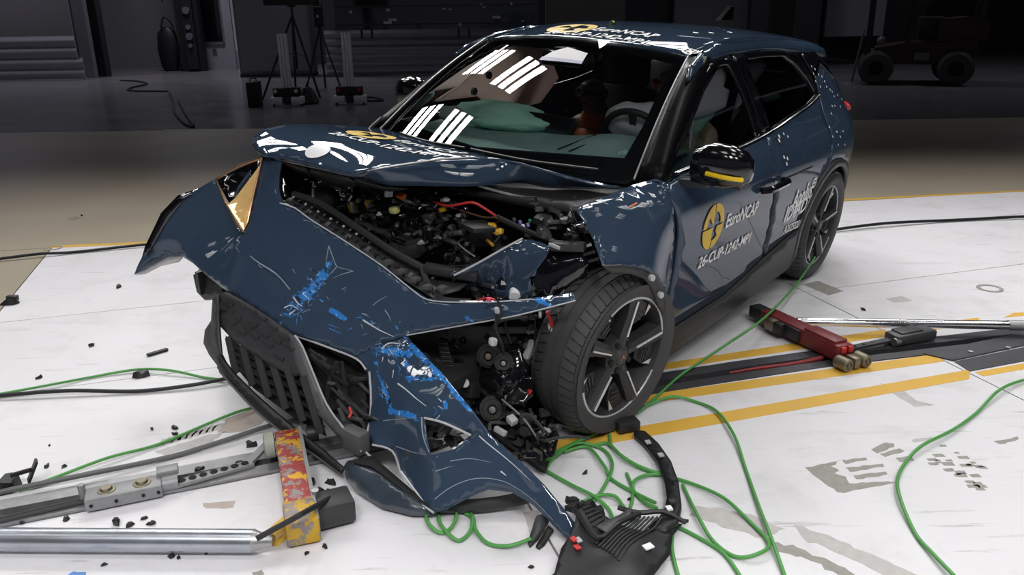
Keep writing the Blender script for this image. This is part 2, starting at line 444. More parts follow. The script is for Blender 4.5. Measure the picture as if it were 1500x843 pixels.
# flush steel rails either side of the slot
M_raill = mat('scratched_grey_rail', (.30, .30, .31), .42, .6, var=.3, scale=25)
M_raild = mat('dark_rail', (.07, .07, .078), .45, .3, var=.3, scale=25)
track = empty('floor_track'); tag(track, kind='structure')
def rail(s0, s1, o0, o1, m, hi=.004, name='guide_rail'):
    n = 14; ss = [s0 + (s1 - s0) * i / n for i in range(n + 1)]
    slab(name, [g2(s, trt(s) + o0) for s in ss] + [g2(s, trt(s) + o1) for s in ss[::-1]], m, track, -.03, hi)
rail(-4.5, .6, .022, .088, M_raill); rail(-4.5, .6, -.088, -.034, M_raill, .012)
rail(.62, 6.9, .02, .088, M_raild); rail(.62, 6.9, -.088, -.03, M_raild)
rail(-4.5, 6.9, -.03, .02, M_under, -.028, 'slot_floor')
for q, z in (([(1.905,3.489,0), (2.517,3.727,0), (2.421,3.567,0), (2.003,3.408,0)], .008), ([(2.005,3.4,0), (2.412,3.551,0), (2.297,3.359,0), (2.018,3.296,0)], .004)):
    q = [Vector(v) for v in q]; e = (q[1] - q[0]).normalized() * .8
    slab('steel_cover_plate', [q[0], q[1] + e, q[2] + e, q[3]], M_raild, track, .0005, z)
for u in ((2.127,3.493,0.012), (2.326,3.534,0.012)): MB().cyl((u[0], u[1], .008), (u[0], u[1], .013), .012, 12).build('plate_bolt', M_alu, track)
# yellow lines
def line(a, b_, c, d_, z=.0012): slab('yellow_line', [a, b_, c, d_], M_line, floor, .0002, z)
line((-0.132,2.559,0), (1.977,3.22,0), (2.032,3.317,0), (-0.135,2.649,0))
line((2.053,3.245,0), (2.496,3.382,0), (2.54,3.449,0), (2.038,3.288,0))
line((0.411,3.001,0), (1.963,3.409,0), (1.963,3.491,0), (0.42,3.078,0))
line((0.638,3.353,0), (1.844,3.718,0), (1.867,3.808,0), (0.649,3.42,0))
line((1.902,3.734,0), (2.395,3.871,0), (2.409,3.949,0), (1.936,3.81,0))
line((-3.271,5.569,0), (-2.534,5.653,0), (-2.557,5.708,0), (-3.26,5.639,0), .001)
line((2.775,6.67,0), (4.425,6.917,0), (4.457,6.971,0), (2.8,6.734,0), .001)
line((2.54,3.943,0), (2.661,3.968,0), (2.691,4.017,0), (2.632,4.01,0), .001)
# worn patches in the white paint
def blot(name, pts, m, seed, rag=.004, z=.0008):
    rnd = random.Random(seed); q = resample([Vector(v) for v in pts], .025)
    slab(name, [(v.x + rnd.uniform(-rag, rag), v.y + rnd.uniform(-rag, rag)) for v in q], m, floor, .0002, z)
blot('bare_patch', [(1.028,2.521,0),(1.171,2.572,0),(1.119,2.528,0),(1.138,2.5,0),(1.112,2.483,0),(1.146,2.46,0),(1.136,2.417,0),(1.273,2.426,0),(1.297,2.417,0),(1.099,2.364,0),(1.081,2.365,0),(1.052,2.428,0),(1.034,2.476,0)], M_bare, 1)
for k, (u, v) in enumerate(((684, 690), (692, 697), (699, 703))):
    pass
blot('bare_patch', [(1.171,2.568,0),(1.263,2.584,0),(1.262,2.57,0),(1.179,2.544,0)], M_bare, 2); blot('bare_patch', [(1.168,2.517,0),(1.304,2.541,0),(1.301,2.522,0),(1.167,2.49,0)], M_bare, 3)
blot('bare_patch', [(1.173,2.468,0),(1.296,2.491,0),(1.296,2.469,0),(1.172,2.442,0)], M_bare, 4)
blot('bare_patch', [(1.305,2.636,0),(1.378,2.688,0),(1.408,2.682,0),(1.402,2.657,0),(1.316,2.616,0)], M_bare, 5); blot('bare_patch', [(1.322,2.606,0),(1.413,2.642,0),(1.424,2.622,0),(1.333,2.587,0)], M_bare, 6)
blot('bare_patch', [(1.37,2.581,0),(1.435,2.593,0),(1.429,2.56,0),(1.37,2.548,0)], M_bare, 7)
rnd = random.Random(5)
for k in range(26):
    t = rnd.random(); u = 1365 + t * 75 + rnd.uniform(-14, 14); v = 660 + t * 42 + rnd.uniform(-7, 7)
    p0 = Vector((1.524,2.629,0)); p1 = Vector((1.599,2.426,0)); sd = Vector((.05, .09, 0))
    q = p0 + (p1 - p0) * t + sd * rnd.uniform(-.9, .9); w = rnd.uniform(.008, .02)
    blot('scuff_mark', [q + Vector((-w, -w * .5, 0)), q + Vector((w, -w * .6, 0)), q + Vector((w, w * .6, 0)), q + Vector((-w, w * .4, 0))], M_bare, 100 + k, .0025)
blot('bare_patch', [(1.783,2.681,0),(1.889,2.719,0),(1.887,2.698,0),(1.794,2.661,0)], M_bare, 8); blot('bare_patch', [(1.487,2.705,0),(1.575,2.729,0),(1.573,2.713,0),(1.483,2.685,0)], M_scuff, 9)
blot('bare_patch', [(1.698,4.528,0),(1.811,4.586,0),(1.89,4.396,0),(1.78,4.331,0)], M_bare, 10); blot('bare_patch', [(2.072,4.26,0),(2.181,4.301,0),(2.197,4.221,0),(2.087,4.193,0)], M_scuff, 11)
blot('bare_patch', [(1.58,3.192,0),(1.643,3.123,0),(1.66,3.021,0),(1.712,2.983,0),(1.624,2.973,0),(1.597,3.061,0)], M_scuff, 12)
blot('worn_track', [(0.878,2.186,0),(0.957,2.138,0),(1.084,1.997,0),(1.166,1.92,0),(1.07,1.922,0),(0.978,2.031,0),(0.875,2.116,0)], M_scuff, 13, .007)
blot('worn_track', [(0.775,2.095,0),(0.833,2.084,0),(0.92,2.01,0),(0.994,1.924,0),(0.936,1.925,0),(0.87,2.012,0),(0.786,2.065,0)], M_bare, 14, .01)
blot('worn_track', [(0.582,2.306,0),(0.736,2.256,0),(0.84,2.169,0),(0.761,2.119,0),(0.652,2.185,0),(0.559,2.249,0)], M_scuff, 15, .007)
blot('worn_patch', [(-1.162,2.952,0),(-1.078,3.038,0),(-1.003,2.993,0),(-0.998,2.906,0),(-1.073,2.842,0),(-1.154,2.845,0)], M_tan, 16, .007); blot('worn_patch', [(-1.349,2.705,0),(-1.196,2.814,0),(-1.13,2.855,0),(-1.151,2.76,0),(-1.299,2.673,0)], M_scuff, 17, .006)
for k in range(9):
    u0 = Vector((-1.356,2.74,0)).lerp(Vector((-1.184,2.857,0)), k / 8)
    blot('scuff_mark', [u0, u0 + Vector((.03, .005, 0)), u0 + Vector((.03, .06, 0)), u0 + Vector((.0, .06, 0))], M_scuff, 40 + k)
blot('worn_patch', [(-1.04,2.357,0),(-0.938,2.37,0),(-0.935,2.326,0),(-1.025,2.325,0)], M_tan, 18); blot('worn_patch', [(0.022,2.275,0),(0.078,2.288,0),(0.096,2.188,0),(0.048,2.15,0)], M_scuff, 19)
blot('blue_mark', [(-1.313,1.998,0),(-1.303,2.01,0),(-1.265,2.006,0),(-1.245,1.981,0),(-1.298,1.976,0)], mat('blue_floor_mark', (.1, .25, .6), .5), 20)
blot('grey_mark', [(-0.769,1.994,0),(-0.745,2.006,0),(-0.735,1.987,0),(-0.746,1.97,0)], M_bare, 21)
# manhole-like drain rings and small floor sockets
for i, (u, v, r) in enumerate((((-3.539,6.466,0), 0, .05), ((-3.232,5.567,0), 0, .06), ((2.728,4.405,0), 0, .07))):
    MB().lathe([(r * .7, .0005), (r * .7, .003), (r, .003), (r, .0005)], 20, Matrix.Translation(u)).build('floor_socket', M_bare, floor)

# ================================================================ setting: back of the hall
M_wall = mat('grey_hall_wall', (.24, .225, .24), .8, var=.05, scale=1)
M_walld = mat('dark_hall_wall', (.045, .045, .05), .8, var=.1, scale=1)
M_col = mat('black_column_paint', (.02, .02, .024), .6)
M_cab = mat('grey_cabinet_paint', (.17, .165, .185), .55, var=.05)
M_galv = mat('galvanised_rail', (.36, .35, .39), .45, .25, var=.12, scale=6)
def wallblock(name, x0, x1, y, h=6.0, d=.3, m=None, kind='structure', z0=0.0):
    o = MB().box(((x0 + x1) / 2, y + d / 2, z0 + h / 2), (x1 - x0, d, h)).build(name, m); tag(o, kind=kind); return o
# far wall in steps as seen between the columns
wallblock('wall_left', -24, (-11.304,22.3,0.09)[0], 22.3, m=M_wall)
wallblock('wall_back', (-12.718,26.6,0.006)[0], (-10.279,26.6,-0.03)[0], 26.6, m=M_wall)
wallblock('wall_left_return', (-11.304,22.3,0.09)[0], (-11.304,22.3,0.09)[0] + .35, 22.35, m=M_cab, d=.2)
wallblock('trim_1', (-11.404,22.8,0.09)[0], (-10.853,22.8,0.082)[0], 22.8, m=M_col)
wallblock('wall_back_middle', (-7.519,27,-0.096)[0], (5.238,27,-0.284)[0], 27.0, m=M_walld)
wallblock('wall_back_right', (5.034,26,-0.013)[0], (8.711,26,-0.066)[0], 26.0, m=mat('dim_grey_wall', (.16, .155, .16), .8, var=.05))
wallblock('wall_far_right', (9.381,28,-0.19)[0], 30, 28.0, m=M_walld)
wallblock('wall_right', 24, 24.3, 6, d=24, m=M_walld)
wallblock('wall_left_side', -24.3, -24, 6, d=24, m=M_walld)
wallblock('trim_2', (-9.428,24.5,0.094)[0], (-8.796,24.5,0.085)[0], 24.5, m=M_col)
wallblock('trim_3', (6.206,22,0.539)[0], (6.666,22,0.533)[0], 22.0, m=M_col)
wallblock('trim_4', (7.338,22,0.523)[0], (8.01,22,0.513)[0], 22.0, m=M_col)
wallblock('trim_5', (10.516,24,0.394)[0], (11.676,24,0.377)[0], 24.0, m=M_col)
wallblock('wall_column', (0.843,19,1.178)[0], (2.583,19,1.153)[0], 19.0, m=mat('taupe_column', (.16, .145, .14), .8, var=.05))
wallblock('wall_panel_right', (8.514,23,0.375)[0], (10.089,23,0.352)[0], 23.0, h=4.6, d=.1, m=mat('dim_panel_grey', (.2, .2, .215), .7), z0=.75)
ceil = MB().box((0, 12, 7.6), (60, 50, .2)).build('ceiling', M_walld); tag(ceil, kind='structure')
# ---- service door with a dark window panel
D0, D1 = (-9.21,25.2,0.045), (-8.114,25.2,0.029)
dr = empty('door_1', (0, 0, 0)); tag(dr, kind='structure')
MB().box(((D0[0] + D1[0]) / 2, 25.3, 1.6), (D1[0] - D0[0], .08, 3.2)).build('door_leaf', mat('pale_door_paint', (.36, .35, .39), .6), dr)
q0, q1 = (-9.015,25.2,0.434), (-8.389,25.2,0.425)
MB().box(((q0[0] + q1[0]) / 2, 25.25, 1.95), (q1[0] - q0[0], .04, 2.4)).build('door_window', M_gloss, dr)
mb = MB()
for x in (q0[0], q1[0]): mb.box((x, 25.24, 1.95), (.04, .05, 2.4))
mb.box(((q0[0] + q1[0]) / 2, 25.24, .75), (q1[0] - q0[0], .05, .08)); mb.build('window_frame', M_alu, dr)
MB().box(((q0[0] + q1[0]) / 2, 25.2, .62), (.12, .06, .06)).build('door_lock', M_alu, dr)
# ---- grey cabinet
C0, C1 = (-6.924,21.8,0.147), (-5.06,21.8,0.12)
cb = empty('storage_cabinet', ((C0[0] + C1[0]) / 2, 22.1, 0)); tag(cb, 'plain grey storage cabinet standing behind the left tripod', 'cabinet')
w = C1[0] - C0[0]
MB().box((0, 0, 1.35), (w, .6, 2.7)).build('body', M_cab, cb); MB().box((0, -.31, 1.4), (w - .1, .02, 2.5)).build('door', M_cab, cb)
MB().box((w * .1, -.34, .55), (.03, .03, .25)).build('handle', M_black, cb); MB().box((0, 0, .04), (w + .02, .62, .08)).build('plinth', M_col, cb)
# ---- stacks of corrugated guard rail
def wbeam(x0, x1, y, z, h):
    pr = []
    n = 12
    for i in range(n + 1):
        t = i / n; pr.append((y - .05 * (1 + math.cos(t * math.pi * 4 + math.pi)) * .5 - .02, z + h * t))
    back = [(y + .012 - .05 * (1 + math.cos(i / n * math.pi * 4 + math.pi)) * .5, z + h * i / n) for i in range(n, -1, -1)]
    return MB().prism(pr + back, 'x', x0, x1)
GL1 = (-11.036,21.6,0.136)[0]
for k in range(2):
    o = wbeam(-19, GL1 + .12 * (1 - k), 21.8, .03 + k * .54, .52).build('guard_rail', M_galv)
    tag(o, ['lower galvanised corrugated guard rail lying along the left wall', 'upper galvanised corrugated guard rail stacked along the left wall'][k], 'guard rail', 'guard rails along the left wall')
GR0, GR1 = (-4.629,21.4,0.057)[0], (0.949,21.4,-0.025)[0]
for k in range(3):
    o = wbeam(GR0, GR1, 21.6, .03 + k * .37, .36).build('guard_rail', M_galv)
    tag(o, ['lowest galvanised guard rail in the stack below the black screen', 'middle galvanised guard rail in the stack below the black screen', 'topmost galvanised guard rail in the stack below the black screen'][k], 'guard rail', 'guard rails below the black screen')
# ---- black screen wall with small indicator lights
S0, S1 = (-4.23,21,1.373), (0.766,21,1.301)
sc = empty('control_rack', ((S0[0] + S1[0]) / 2, 21.2, 1.14)); tag(sc, 'wide black control rack with small pale lights above the guard rails', 'control rack')
w = S1[0] - S0[0]
MB().box((0, 0, 1.2), (w, .35, 2.4)).build('housing', M_gloss, sc)
for k in range(4): MB().box((0, -.19, .12 + k * .42), (w - .1, .02, .03)).build('shelf_edge', M_black, sc)
rnd = random.Random(3)
for k in range(14):
    MB().box((rnd.uniform(-w / 2, w / 2) * .9, -.2, rnd.uniform(.05, .8)), (rnd.choice((.05, .08, .2)), .02, rnd.choice((.03, .06)))).build('indicator', mat('pale_indicator', (.35, .35, .36), .5), sc)
for k in (-.9, -.78, .25, .37):
    MB().box((k * w / 2.4, -.1, -.1), (.05, .05, .2)).build('bracket', M_black, sc)

# ================================================================ things at the back
def leg_tube(a, b_, r=.014): return MB().cyl(a, b_, r, 8)
def tripod(apex, feet, label, head):
    root = empty('tripod_stand', (apex[0], apex[1], 0)); tag(root, label, 'tripod')
    A = Vector((0, 0, apex[2]))
    for f in feet:
        d = Vector((f[0] - apex[0], f[1] - apex[1], 0)); leg_tube(A, d, .022).build('leg', M_black, root)
        leg_tube((0, 0, apex[2] * .55), A.lerp(d, .5), .01).build('brace', M_black, root)
    MB().cyl((0, 0, apex[2] * .35), (0, 0, apex[2] + .25), .02, 10).build('centre_column', M_black, root)
    if head == 'light':
        MB().box((0, 0, apex[2] + .55), (1.0, .2, .75), None, .02).build('light_panel', M_black, root)
        MB().box((0, 0, apex[2] + .2), (.12, .12, .12)).build('head_clamp', M_black, root)
    else:
        MB().box((0, 0, apex[2] + .25), (.16, .2, .5), None, .01).build('camera_body', M_black, root)
        fr = MB(); 
        for sx in (-1, 1): fr.box((sx * .08, -.12, apex[2] + .5), (.02, .03, .2)).box((0, -.12, apex[2] + .5 + sx * .09), (.18, .03, .02))
        fr.build('lens_frame', M_alu, root)
        MB().cyl((0, -.2, apex[2] + .5), (0, -.08, apex[2] + .5), .06, 14).build('lens', M_gloss, root)
        MB().box((0, -.1, apex[2] + .22), (.05, .02, .05)).build('indicator', M_alu, root)
ax = (-4.074,16.3,1.521); tripod(ax, ((-4.715,16,0.223), (-4.376,17.2,0.196), (-3.613,16,1.03)[:2] + (0,)), 'black tripod carrying a dark light panel behind the left white post', 'light')
ax = (-3.952,18,1.266); tripod(ax, ((-3.465,17.4,0.193), (-3.976,18.2,0.165), (-4.45,18.5,0.265)), 'black tripod with a camera between the two white posts', 'camera')
def post(u, label, red):
    root = empty('sensor_post', u); tag(root, label, 'sensor post', 'sensor posts by the tripods')
    mb = MB()
    for sx in (-.055, 0, .055): mb.box((sx, 0, .72), (.045, .1, 1.0))
    mb.box((0, .02, .72), (.15, .06, 1.0)); mb.build('upright', M_white, root)
    for sx in (-1, 1): MB().box((sx * .18, -.03, .10), (.2, .2, .12), None, .008).build('foot', M_white, root)
    MB().box((0, -.02, .24), (.46, .16, .15), None, .01).build('control_box', M_black, root)
    MB().box((0, 0, .12), (.12, .14, .2), None, .01).build('clamp', M_dark, root)
    for sx in (-1, 1): MB().cyl((sx * .18, -.13, .26), (sx * .18, -.09, .26), .03, 10).build('lamp', M_red if red else M_white, root)
    for sx in (-1, 1): MB().cyl((sx * .24, -.05, 0), (sx * .24, -.05, .06), .02, 8).build('caster', M_black, root)
post((-3.905,14.769,0), 'left white sensor post with white lamps, nearest the grey cabinet', False)
post((-2.817,14.84,0), 'right white sensor post with two red lamps, beside the windscreen', True)
def simple(name, u, label, cat): r = empty(name, u); tag(r, label, cat); return r
r = simple('speaker_case', (-4.444,14.626,0), 'small black upright case on the floor at the foot of the left tripod', 'case')
MB().box((0, 0, .22), (.22, .2, .44), None, .02).build('body', M_black, r); MB().tube([(-.06, 0, .43), (-.05, 0, .49), (.05, 0, .49), (.06, 0, .43)], .012).build('handle', M_dark, r)
r = simple('sand_bag', (-3.623,15.065,0), 'black slumped sandbag lying between the two white posts', 'bag')
MB().lathe([(0, .3), (.08, .28), (.15, .15), (.2, .03), (.16, 0), (0, 0)], 12).build('body', M_black, r); MB().tube([(-.03, 0, .28), (0, 0, .36), (.03, 0, .28)], .012).build('carry_loop', M_dark, r)
r = simple('equipment_bag', (-9.895,24.854,0), 'tall dark hose pack leaning against the black column at far left', 'bag')
MB().lathe([(0, 1.25), (.12, 1.22), (.28, 1.05), (.33, .6), (.28, .12), (.2, 0), (0, 0)], 14, Matrix.Diagonal((1, .6, 1, 1))).build('body', M_black, r)
MB().tube([(-.1, -.1, 1.2), (.02, -.12, 1.5), (.2, -.1, 1.35), (.3, -.1, 1.0)], .025, 8, True, 5).build('hose', M_black, r)
MB().tube([(.05, -.1, 1.9), (.0, -.12, 2.3), (.2, -.1, 2.45), (.3, -.1, 2.2)], .02, 8, True, 5).build('hose', M_black, r)
MB().box((.5, -.1, .12), (.35, .3, .24), None, .02).build('base_box', M_black, r)
r = simple('valve_board', (-9.058,24.4,0.774), 'dark valve board with round gauges on the black column', 'valve board')
MB().box((0, 0, .4), (.3, .1, 2.2)).build('board', M_col, r)
for z, rr in ((.9, .1), (.45, .07), (.2, .1), (-.05, .06)): MB().cyl((0, -.1, z), (0, -.04, z), rr, 12).build('gauge', M_cab, r)
for pts, lab in (([(-9.762,21.159,0),(-9.218,20.853,0),(-8.572,19.952,0),(-8.487,18.867,0),(-8.18,18.165,0),(-7.279,17.864,0)], 'thin dark cable curling on the floor before the far left wall'),
                 ([(-7.168,17.694,0),(-6.301,15.678,0),(-5.615,13.967,0),(-4.869,12.404,0),(-4.55,11.919,0)], 'dark cable running towards the thin white floor line'), ([(-6.192,15.662,0),(-5.311,13.644,0),(-4.605,12.071,0)], 'second dark cable beside the one running to the white floor line'),
                 ([(-2.761,15.654,0),(-2.605,15.882,0),(-2.35,15.472,0),(-2.366,15.235,0),(-2.634,15.273,0)], 'thin cable curled beside the right sensor post')):
    o = MB().tube([(q[0], q[1], .02) for q in pts], .02, 6, True, 5).build('floor_cable', M_black); tag(o, lab, 'cable')
slab('white_line', [(-4.925,11.776,0), (-3.353,11.645,0), (-3.373,11.718,0), (-4.955,11.85,0)], M_scuff, floor, .0002, .002)
# ---- stanchion at right
r = simple('stanchion', (7.152,17.512,0), 'thin grey stanchion pole on a round base beside the dark truck', 'stanchion')
MB().lathe([(0, .03), (.2, .025), (.22, 0), (0, 0)], 16).build('base', M_cab, r); MB().cyl((0, 0, .02), (.14, 0, 1.05), .025, 8).build('pole', M_cab, r)
# ---- dark red rough-terrain forklift
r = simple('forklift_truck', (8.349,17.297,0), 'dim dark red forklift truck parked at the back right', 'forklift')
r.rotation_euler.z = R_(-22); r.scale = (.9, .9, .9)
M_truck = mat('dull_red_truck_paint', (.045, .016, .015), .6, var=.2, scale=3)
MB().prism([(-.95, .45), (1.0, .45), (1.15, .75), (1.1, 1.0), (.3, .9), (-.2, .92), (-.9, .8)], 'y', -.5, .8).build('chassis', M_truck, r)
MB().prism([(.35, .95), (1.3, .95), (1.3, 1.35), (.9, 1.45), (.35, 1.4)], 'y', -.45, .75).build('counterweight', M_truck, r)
for x, y in ((-.85, -.6), (.75, -.6), (-.85, .8), (.75, .8)):
    t = MB().lathe([(.16, -.12), (.3, -.13), (.37, -.08), (.37, .08), (.3, .13), (.16, .12)], 20, Matrix.Translation((x, y, .37)) @ Matrix.Rotation(R_(90), 4, 'X')).build('tyre', mat('dusty_rubber', (.07, .07, .07), .8), r)
    MB().lathe([(0, -.1), (.1, -.1), (.17, -.06)], 14, Matrix.Translation((x, y, .37)) @ Matrix.Rotation(R_(90), 4, 'X')).build('hub', M_col, t)
for x in (-.25, 1.1): MB().beam((x, -.4, .9), (x + .12, -.4, 2.4), .09).build('cab_post', M_col, r); MB().beam((x, .7, .9), (x + .12, .7, 2.4), .09).build('cab_post', M_col, r)
MB().beam((-.25, -.4, 1.5), (.6, -.4, 2.2), .07).build('brace', M_col, r)
for y in (-.3, .5): MB().box((-1.05, y, 1.5), (.12, .1, 2.9)).build('mast_post', M_col, r)
MB().sphere((-.8, -.55, .95), .1).build('head_lamp', M_cab, r); MB().box((.05, -.55, .62), (.3, .06, .16)).build('step', M_cab, r)
MB().box((.2, .1, 1.2), (.5, .6, .5), None, .04).build('seat', M_col, r)
MB().cyl((1.15, -.45, 2.0), (1.25, -.45, 2.6), .04, 8).build('exhaust', M_alu, r)

# ================================================================ the crashed car
car = empty('crashed_car'); car.matrix_world = Matrix.Translation((1.1287,5.1999,0.0005)) @ Matrix(((-0.622766,0.781313,0.041373),(-0.782393,-0.621558,-0.039063),(-0.004805,-0.056697,0.998380))).to_4x4()
tag(car, 'dark blue five-door hatchback with its front end smashed, standing on the white floor', 'car')
KZ = [.10, .18, .28, .36, .45, .60, .75, .84, .92, .98, 1.02, 1.10, 1.2, 1.3, 1.38, 1.43, 1.46]
KY = [.78, .83, .862, .87, .872, .885, .895, .893, .865, .825, .80, .765, .72, .668, .615, .565, .50]
def fside(x, z):
    y = interp(z, KZ, KY)
    if x < .1:
        q = min((.1 - x) / .98, .999); y *= (1 - q ** 3.5) ** (1 / 2.2)
    if x > 1.9: y *= 1 - .04 * ((x - 1.9) / .5) ** 2
    if z > 1.0: y -= .05 * max(0, (1.3 - x) / 1.8) ** 2 * (z - 1) / .4
    return y
def side(sgn, off=0.0): return lambda x, z: (x, sgn * (fside(x, z) + off), z)
# --- outlines on the body side, (x, z)
BELT = [(1.952,0.977),(1.778,0.981),(1.112,0.996),(0.957,1.004),(0.542,1.045),(0.261,1.077),(0.048,1.114)]
DLO_F = [(1.99, .965), (1.78, .985), (1.45, .99), (1.11, 1.0), (.99, 1.01)]
front_glass = [(1.88, .985), (1.45, .995), (1.12, 1.005), (1.0, 1.012), (1.02, 1.2), (1.06, 1.335), (1.17, 1.335), (1.40, 1.245), (1.61, 1.13), (1.79, 1.04)]
rear_glass = [(.82, 1.03), (.54, 1.06), (.26, 1.09), (.08, 1.125), (.13, 1.2), (.24, 1.29), (.34, 1.335), (.6, 1.345), (.84, 1.345), (.86, 1.3)]
DOORSEAM = [(2.0, .955), (1.955, .88), (1.92, .76), (1.905, .60), (1.91, .44), (1.915, .33)]
ARCH = [(.02 + .425 * math.cos(a), .33 + .425 * math.sin(a)) for a in [R_(x) for x in range(-5, 196, 12)]]
front_door = DOORSEAM + [(1.33, .33), (.92, .40), (.885, .46), (.90, .62), (.92, .75), (.935, 1.005), (1.11, .995), (1.45, .985), (1.78, .978)]
rear_door = [(.925, 1.005), (.91, .75), (.89, .62), (.873, .46), (.88, .41), (.62, .445), (.465, .46), (.445, .53), (.37, .63), (.28, .70), (.16, .80), (.09, .95), (.06, 1.105), (.26, 1.075), (.54, 1.045), (.80, 1.015)]
quarter = [(.05, 1.11), (.08, .95), (.15, .79), (.25, .72)] + [(.02 + .43 * math.cos(a), .33 + .43 * math.sin(a)) for a in [R_(x) for x in range(58, 181, 12)]] + [(-.50, .28), (-.62, .28), (-.70, .40), (-.74, .6), (-.76, .80), (-.80, .90), (-.78, .98), (-.66, 1.04), (-.52, 1.10), (-.40, 1.16), (-.30, 1.24), (-.14, 1.335), (.06, 1.325), (.02, 1.2)]
rail_top = [(1.52, 1.30), (1.36, 1.345), (1.20, 1.372), (.98, 1.382), (.6, 1.385), (.36, 1.372), (.12, 1.345), (-.14, 1.325), (-.36, 1.295), (-.43, 1.30), (-.40, 1.335), (-.1, 1.382), (.3, 1.417), (.7, 1.437), (1.05, 1.44), (1.28, 1.405), (1.45, 1.355)]
frame_front = [(1.99, .955), (1.78, .98), (1.45, .985), (1.11, .995), (.93, 1.007), (.955, 1.2), (.99, 1.375), (1.20, 1.367), (1.42, 1.30), (1.63, 1.19), (1.82, 1.08)]
frame_rear = [(.925, 1.01), (.54, 1.048), (.26, 1.078), (.045, 1.115), (.03, 1.2), (.11, 1.335), (.2, 1.36), (.42, 1.372), (.77, 1.378), (.985, 1.375), (.95, 1.2)]
cladding = [(1.93, .315), (1.33, .318), (.90, .39), (.62, .43), (.46, .45), (.43, .33), (.425, .22), (.9, .185), (1.38, .16), (1.93, .15)]
arch_clad_o = [(.02 + .44 * math.cos(a), .33 + .44 * math.sin(a)) for a in [R_(x) for x in range(-14, 193, 9)]]
arch_clad_i = [(.02 + .40 * math.cos(a), .33 + .40 * math.sin(a)) for a in [R_(x) for x in range(192, -15, -9)]]
M_glass = glass_mat('clear_windscreen', (.90, .97, .95)); M_glass2 = glass_mat('side_window_glass', (.85, .88, .88)); M_glass3 = glass_mat('tinted_rear_glass', (.42, .43, .45))
for sg in (1, -1):
    fc = (0, sg, 0)
    dpatch('front_door', front_door, side(sg), M_navy, car, .02, .045, facing=fc)
    dpatch('rear_door', rear_door, side(sg), M_navy, car, .02, .045, facing=fc)
    qp = dpatch('quarter_panel', quarter, side(sg), M_navy, car, .012, .04, facing=fc)
    dpatch('roof_rail', rail_top, side(sg, .004), M_navy, car, .02, .03, facing=(0, sg, .6))
    wf = dpatch('front_window_frame', frame_front, side(sg, -.008), M_gloss, car, .016, .035, [front_glass], fc)
    wr = dpatch('rear_window_frame', frame_rear, side(sg, -.008), M_gloss, car, .016, .035, [rear_glass], fc)
    dpatch('window_glass', front_glass, side(sg, -.02), M_glass2, wf, 0, .06, facing=fc)
    dpatch('window_glass', rear_glass, side(sg, -.02), M_glass3, wr, 0, .06, facing=fc)
    MB().tube([(x, sg * (fside(x, z) + .004), z) for x, z in [(1.86, .982), (1.45, .992), (1.11, 1.002), (.8, 1.023), (.54, 1.052), (.26, 1.083), (.06, 1.118)]], .0055, 6, True, 4).build('waist_trim', M_chrome, wr)
    dpatch('sill_cladding', cladding, side(sg, .012), M_clad, car, .03, .04, facing=fc)
    dpatch('rear_arch_cladding', arch_clad_o + arch_clad_i, side(sg, .014), M_clad, car, .03, .03, facing=fc)
    # A pillar in gloss black between windscreen and front window
    ap = []
    for t in np.linspace(0, 1, 9):
        a_ = Vector((2.0 + (1.36 - 2.0) * t, sg * (.715 + (.575 - .715) * t), .955 + (1.375 - .955) * t + .03 * math.sin(math.pi * t)))
        x_ = 1.975 + (1.225 - 1.975) * t; z_ = .958 + (1.372 - .958) * t + .02 * math.sin(math.pi * t)
        ap.append((a_, Vector((x_, sg * (fside(x_, z_) + .004), z_))))
    vs = []; fs = []
    for i, (a_, b_) in enumerate(ap):
        for k in range(5):
            t = k / 4; q = a_.lerp(b_, t) + Vector((.012, sg * .014, .012)) * math.sin(math.pi * t); vs.append(q)
    for i in range(8):
        for k in range(4): fs.append((i * 5 + k, i * 5 + k + 1, i * 5 + k + 6, i * 5 + k + 5))
    o = mk('a_pillar', vs, fs, M_pill, car); o.name = 'windscreen_pillar'; orient(o, (1, sg, 1)); solid(o, .03)
    MB().tube([q[0] + Vector((.006, sg * .004, .008)) for q in ap], .005, 6).build('pillar_trim', M_alu, o)
    # gloss panel between rear door and spoiler
    dpatch('rear_pillar_trim', [(.04, 1.2), (.115, 1.332), (-.12, 1.332), (-.27, 1.24), (-.30, 1.18), (-.12, 1.27)], side(sg, .006), M_gloss, qp, .004, .03, facing=fc)
    # waist crease handle
hd = MB().tube([(.87, .905, .80), (.90, .94, .803), (1.0, .945, .803), (1.1, .94, .80), (1.14, .905, .795)], .017, 8, True, 4).build('door_handle', M_gloss, car)
MB().tube([(x, fside(x, .79) + .003, .797) for x in (.44, .6, .75, .88)], .003, 5).build('door_crease', M_under, car)
ARCHF = [(2.50 + .40 * math.cos(R_(a)), .33 + .40 * math.sin(R_(a))) for a in range(178, 20, -14)]
dpatch('front_wing', [(2.0, .955), (1.955, .88), (1.92, .76), (1.905, .60), (1.91, .44), (1.915, .33), (2.09, .33)] + ARCHF + [(2.88, .62), (2.78, .80), (2.62, .93), (2.3, .96)], side(-1), M_navy, car, .012, .05, facing=(0, -1, 0))
# --- wheel-arch tubs and dark cabin floor so nothing shows through
inner = MB()
inner.prism([(2.05, .2), (.46, .2), (.46, .5), (2.05, .5)], 'y', -.74, .74)
inner.prism([(.46, .22), (-.62, .30), (-.62, .75), (.46, .62)], 'y', -.55, .55)
inner.build('cabin_floor', M_under, car)
for sg in (1, -1):
    MB().lathe([(.40, -.18), (.42, .0), (.42, .14), (.43, .145)], 24, Matrix.Translation((.02, sg * .70, .33)) @ Matrix.Rotation(R_(-90 * sg), 4, 'X'), R_(175 if sg > 0 else -5), R_(365 if sg > 0 else 185)).build('wheel_arch_liner', M_under, car)
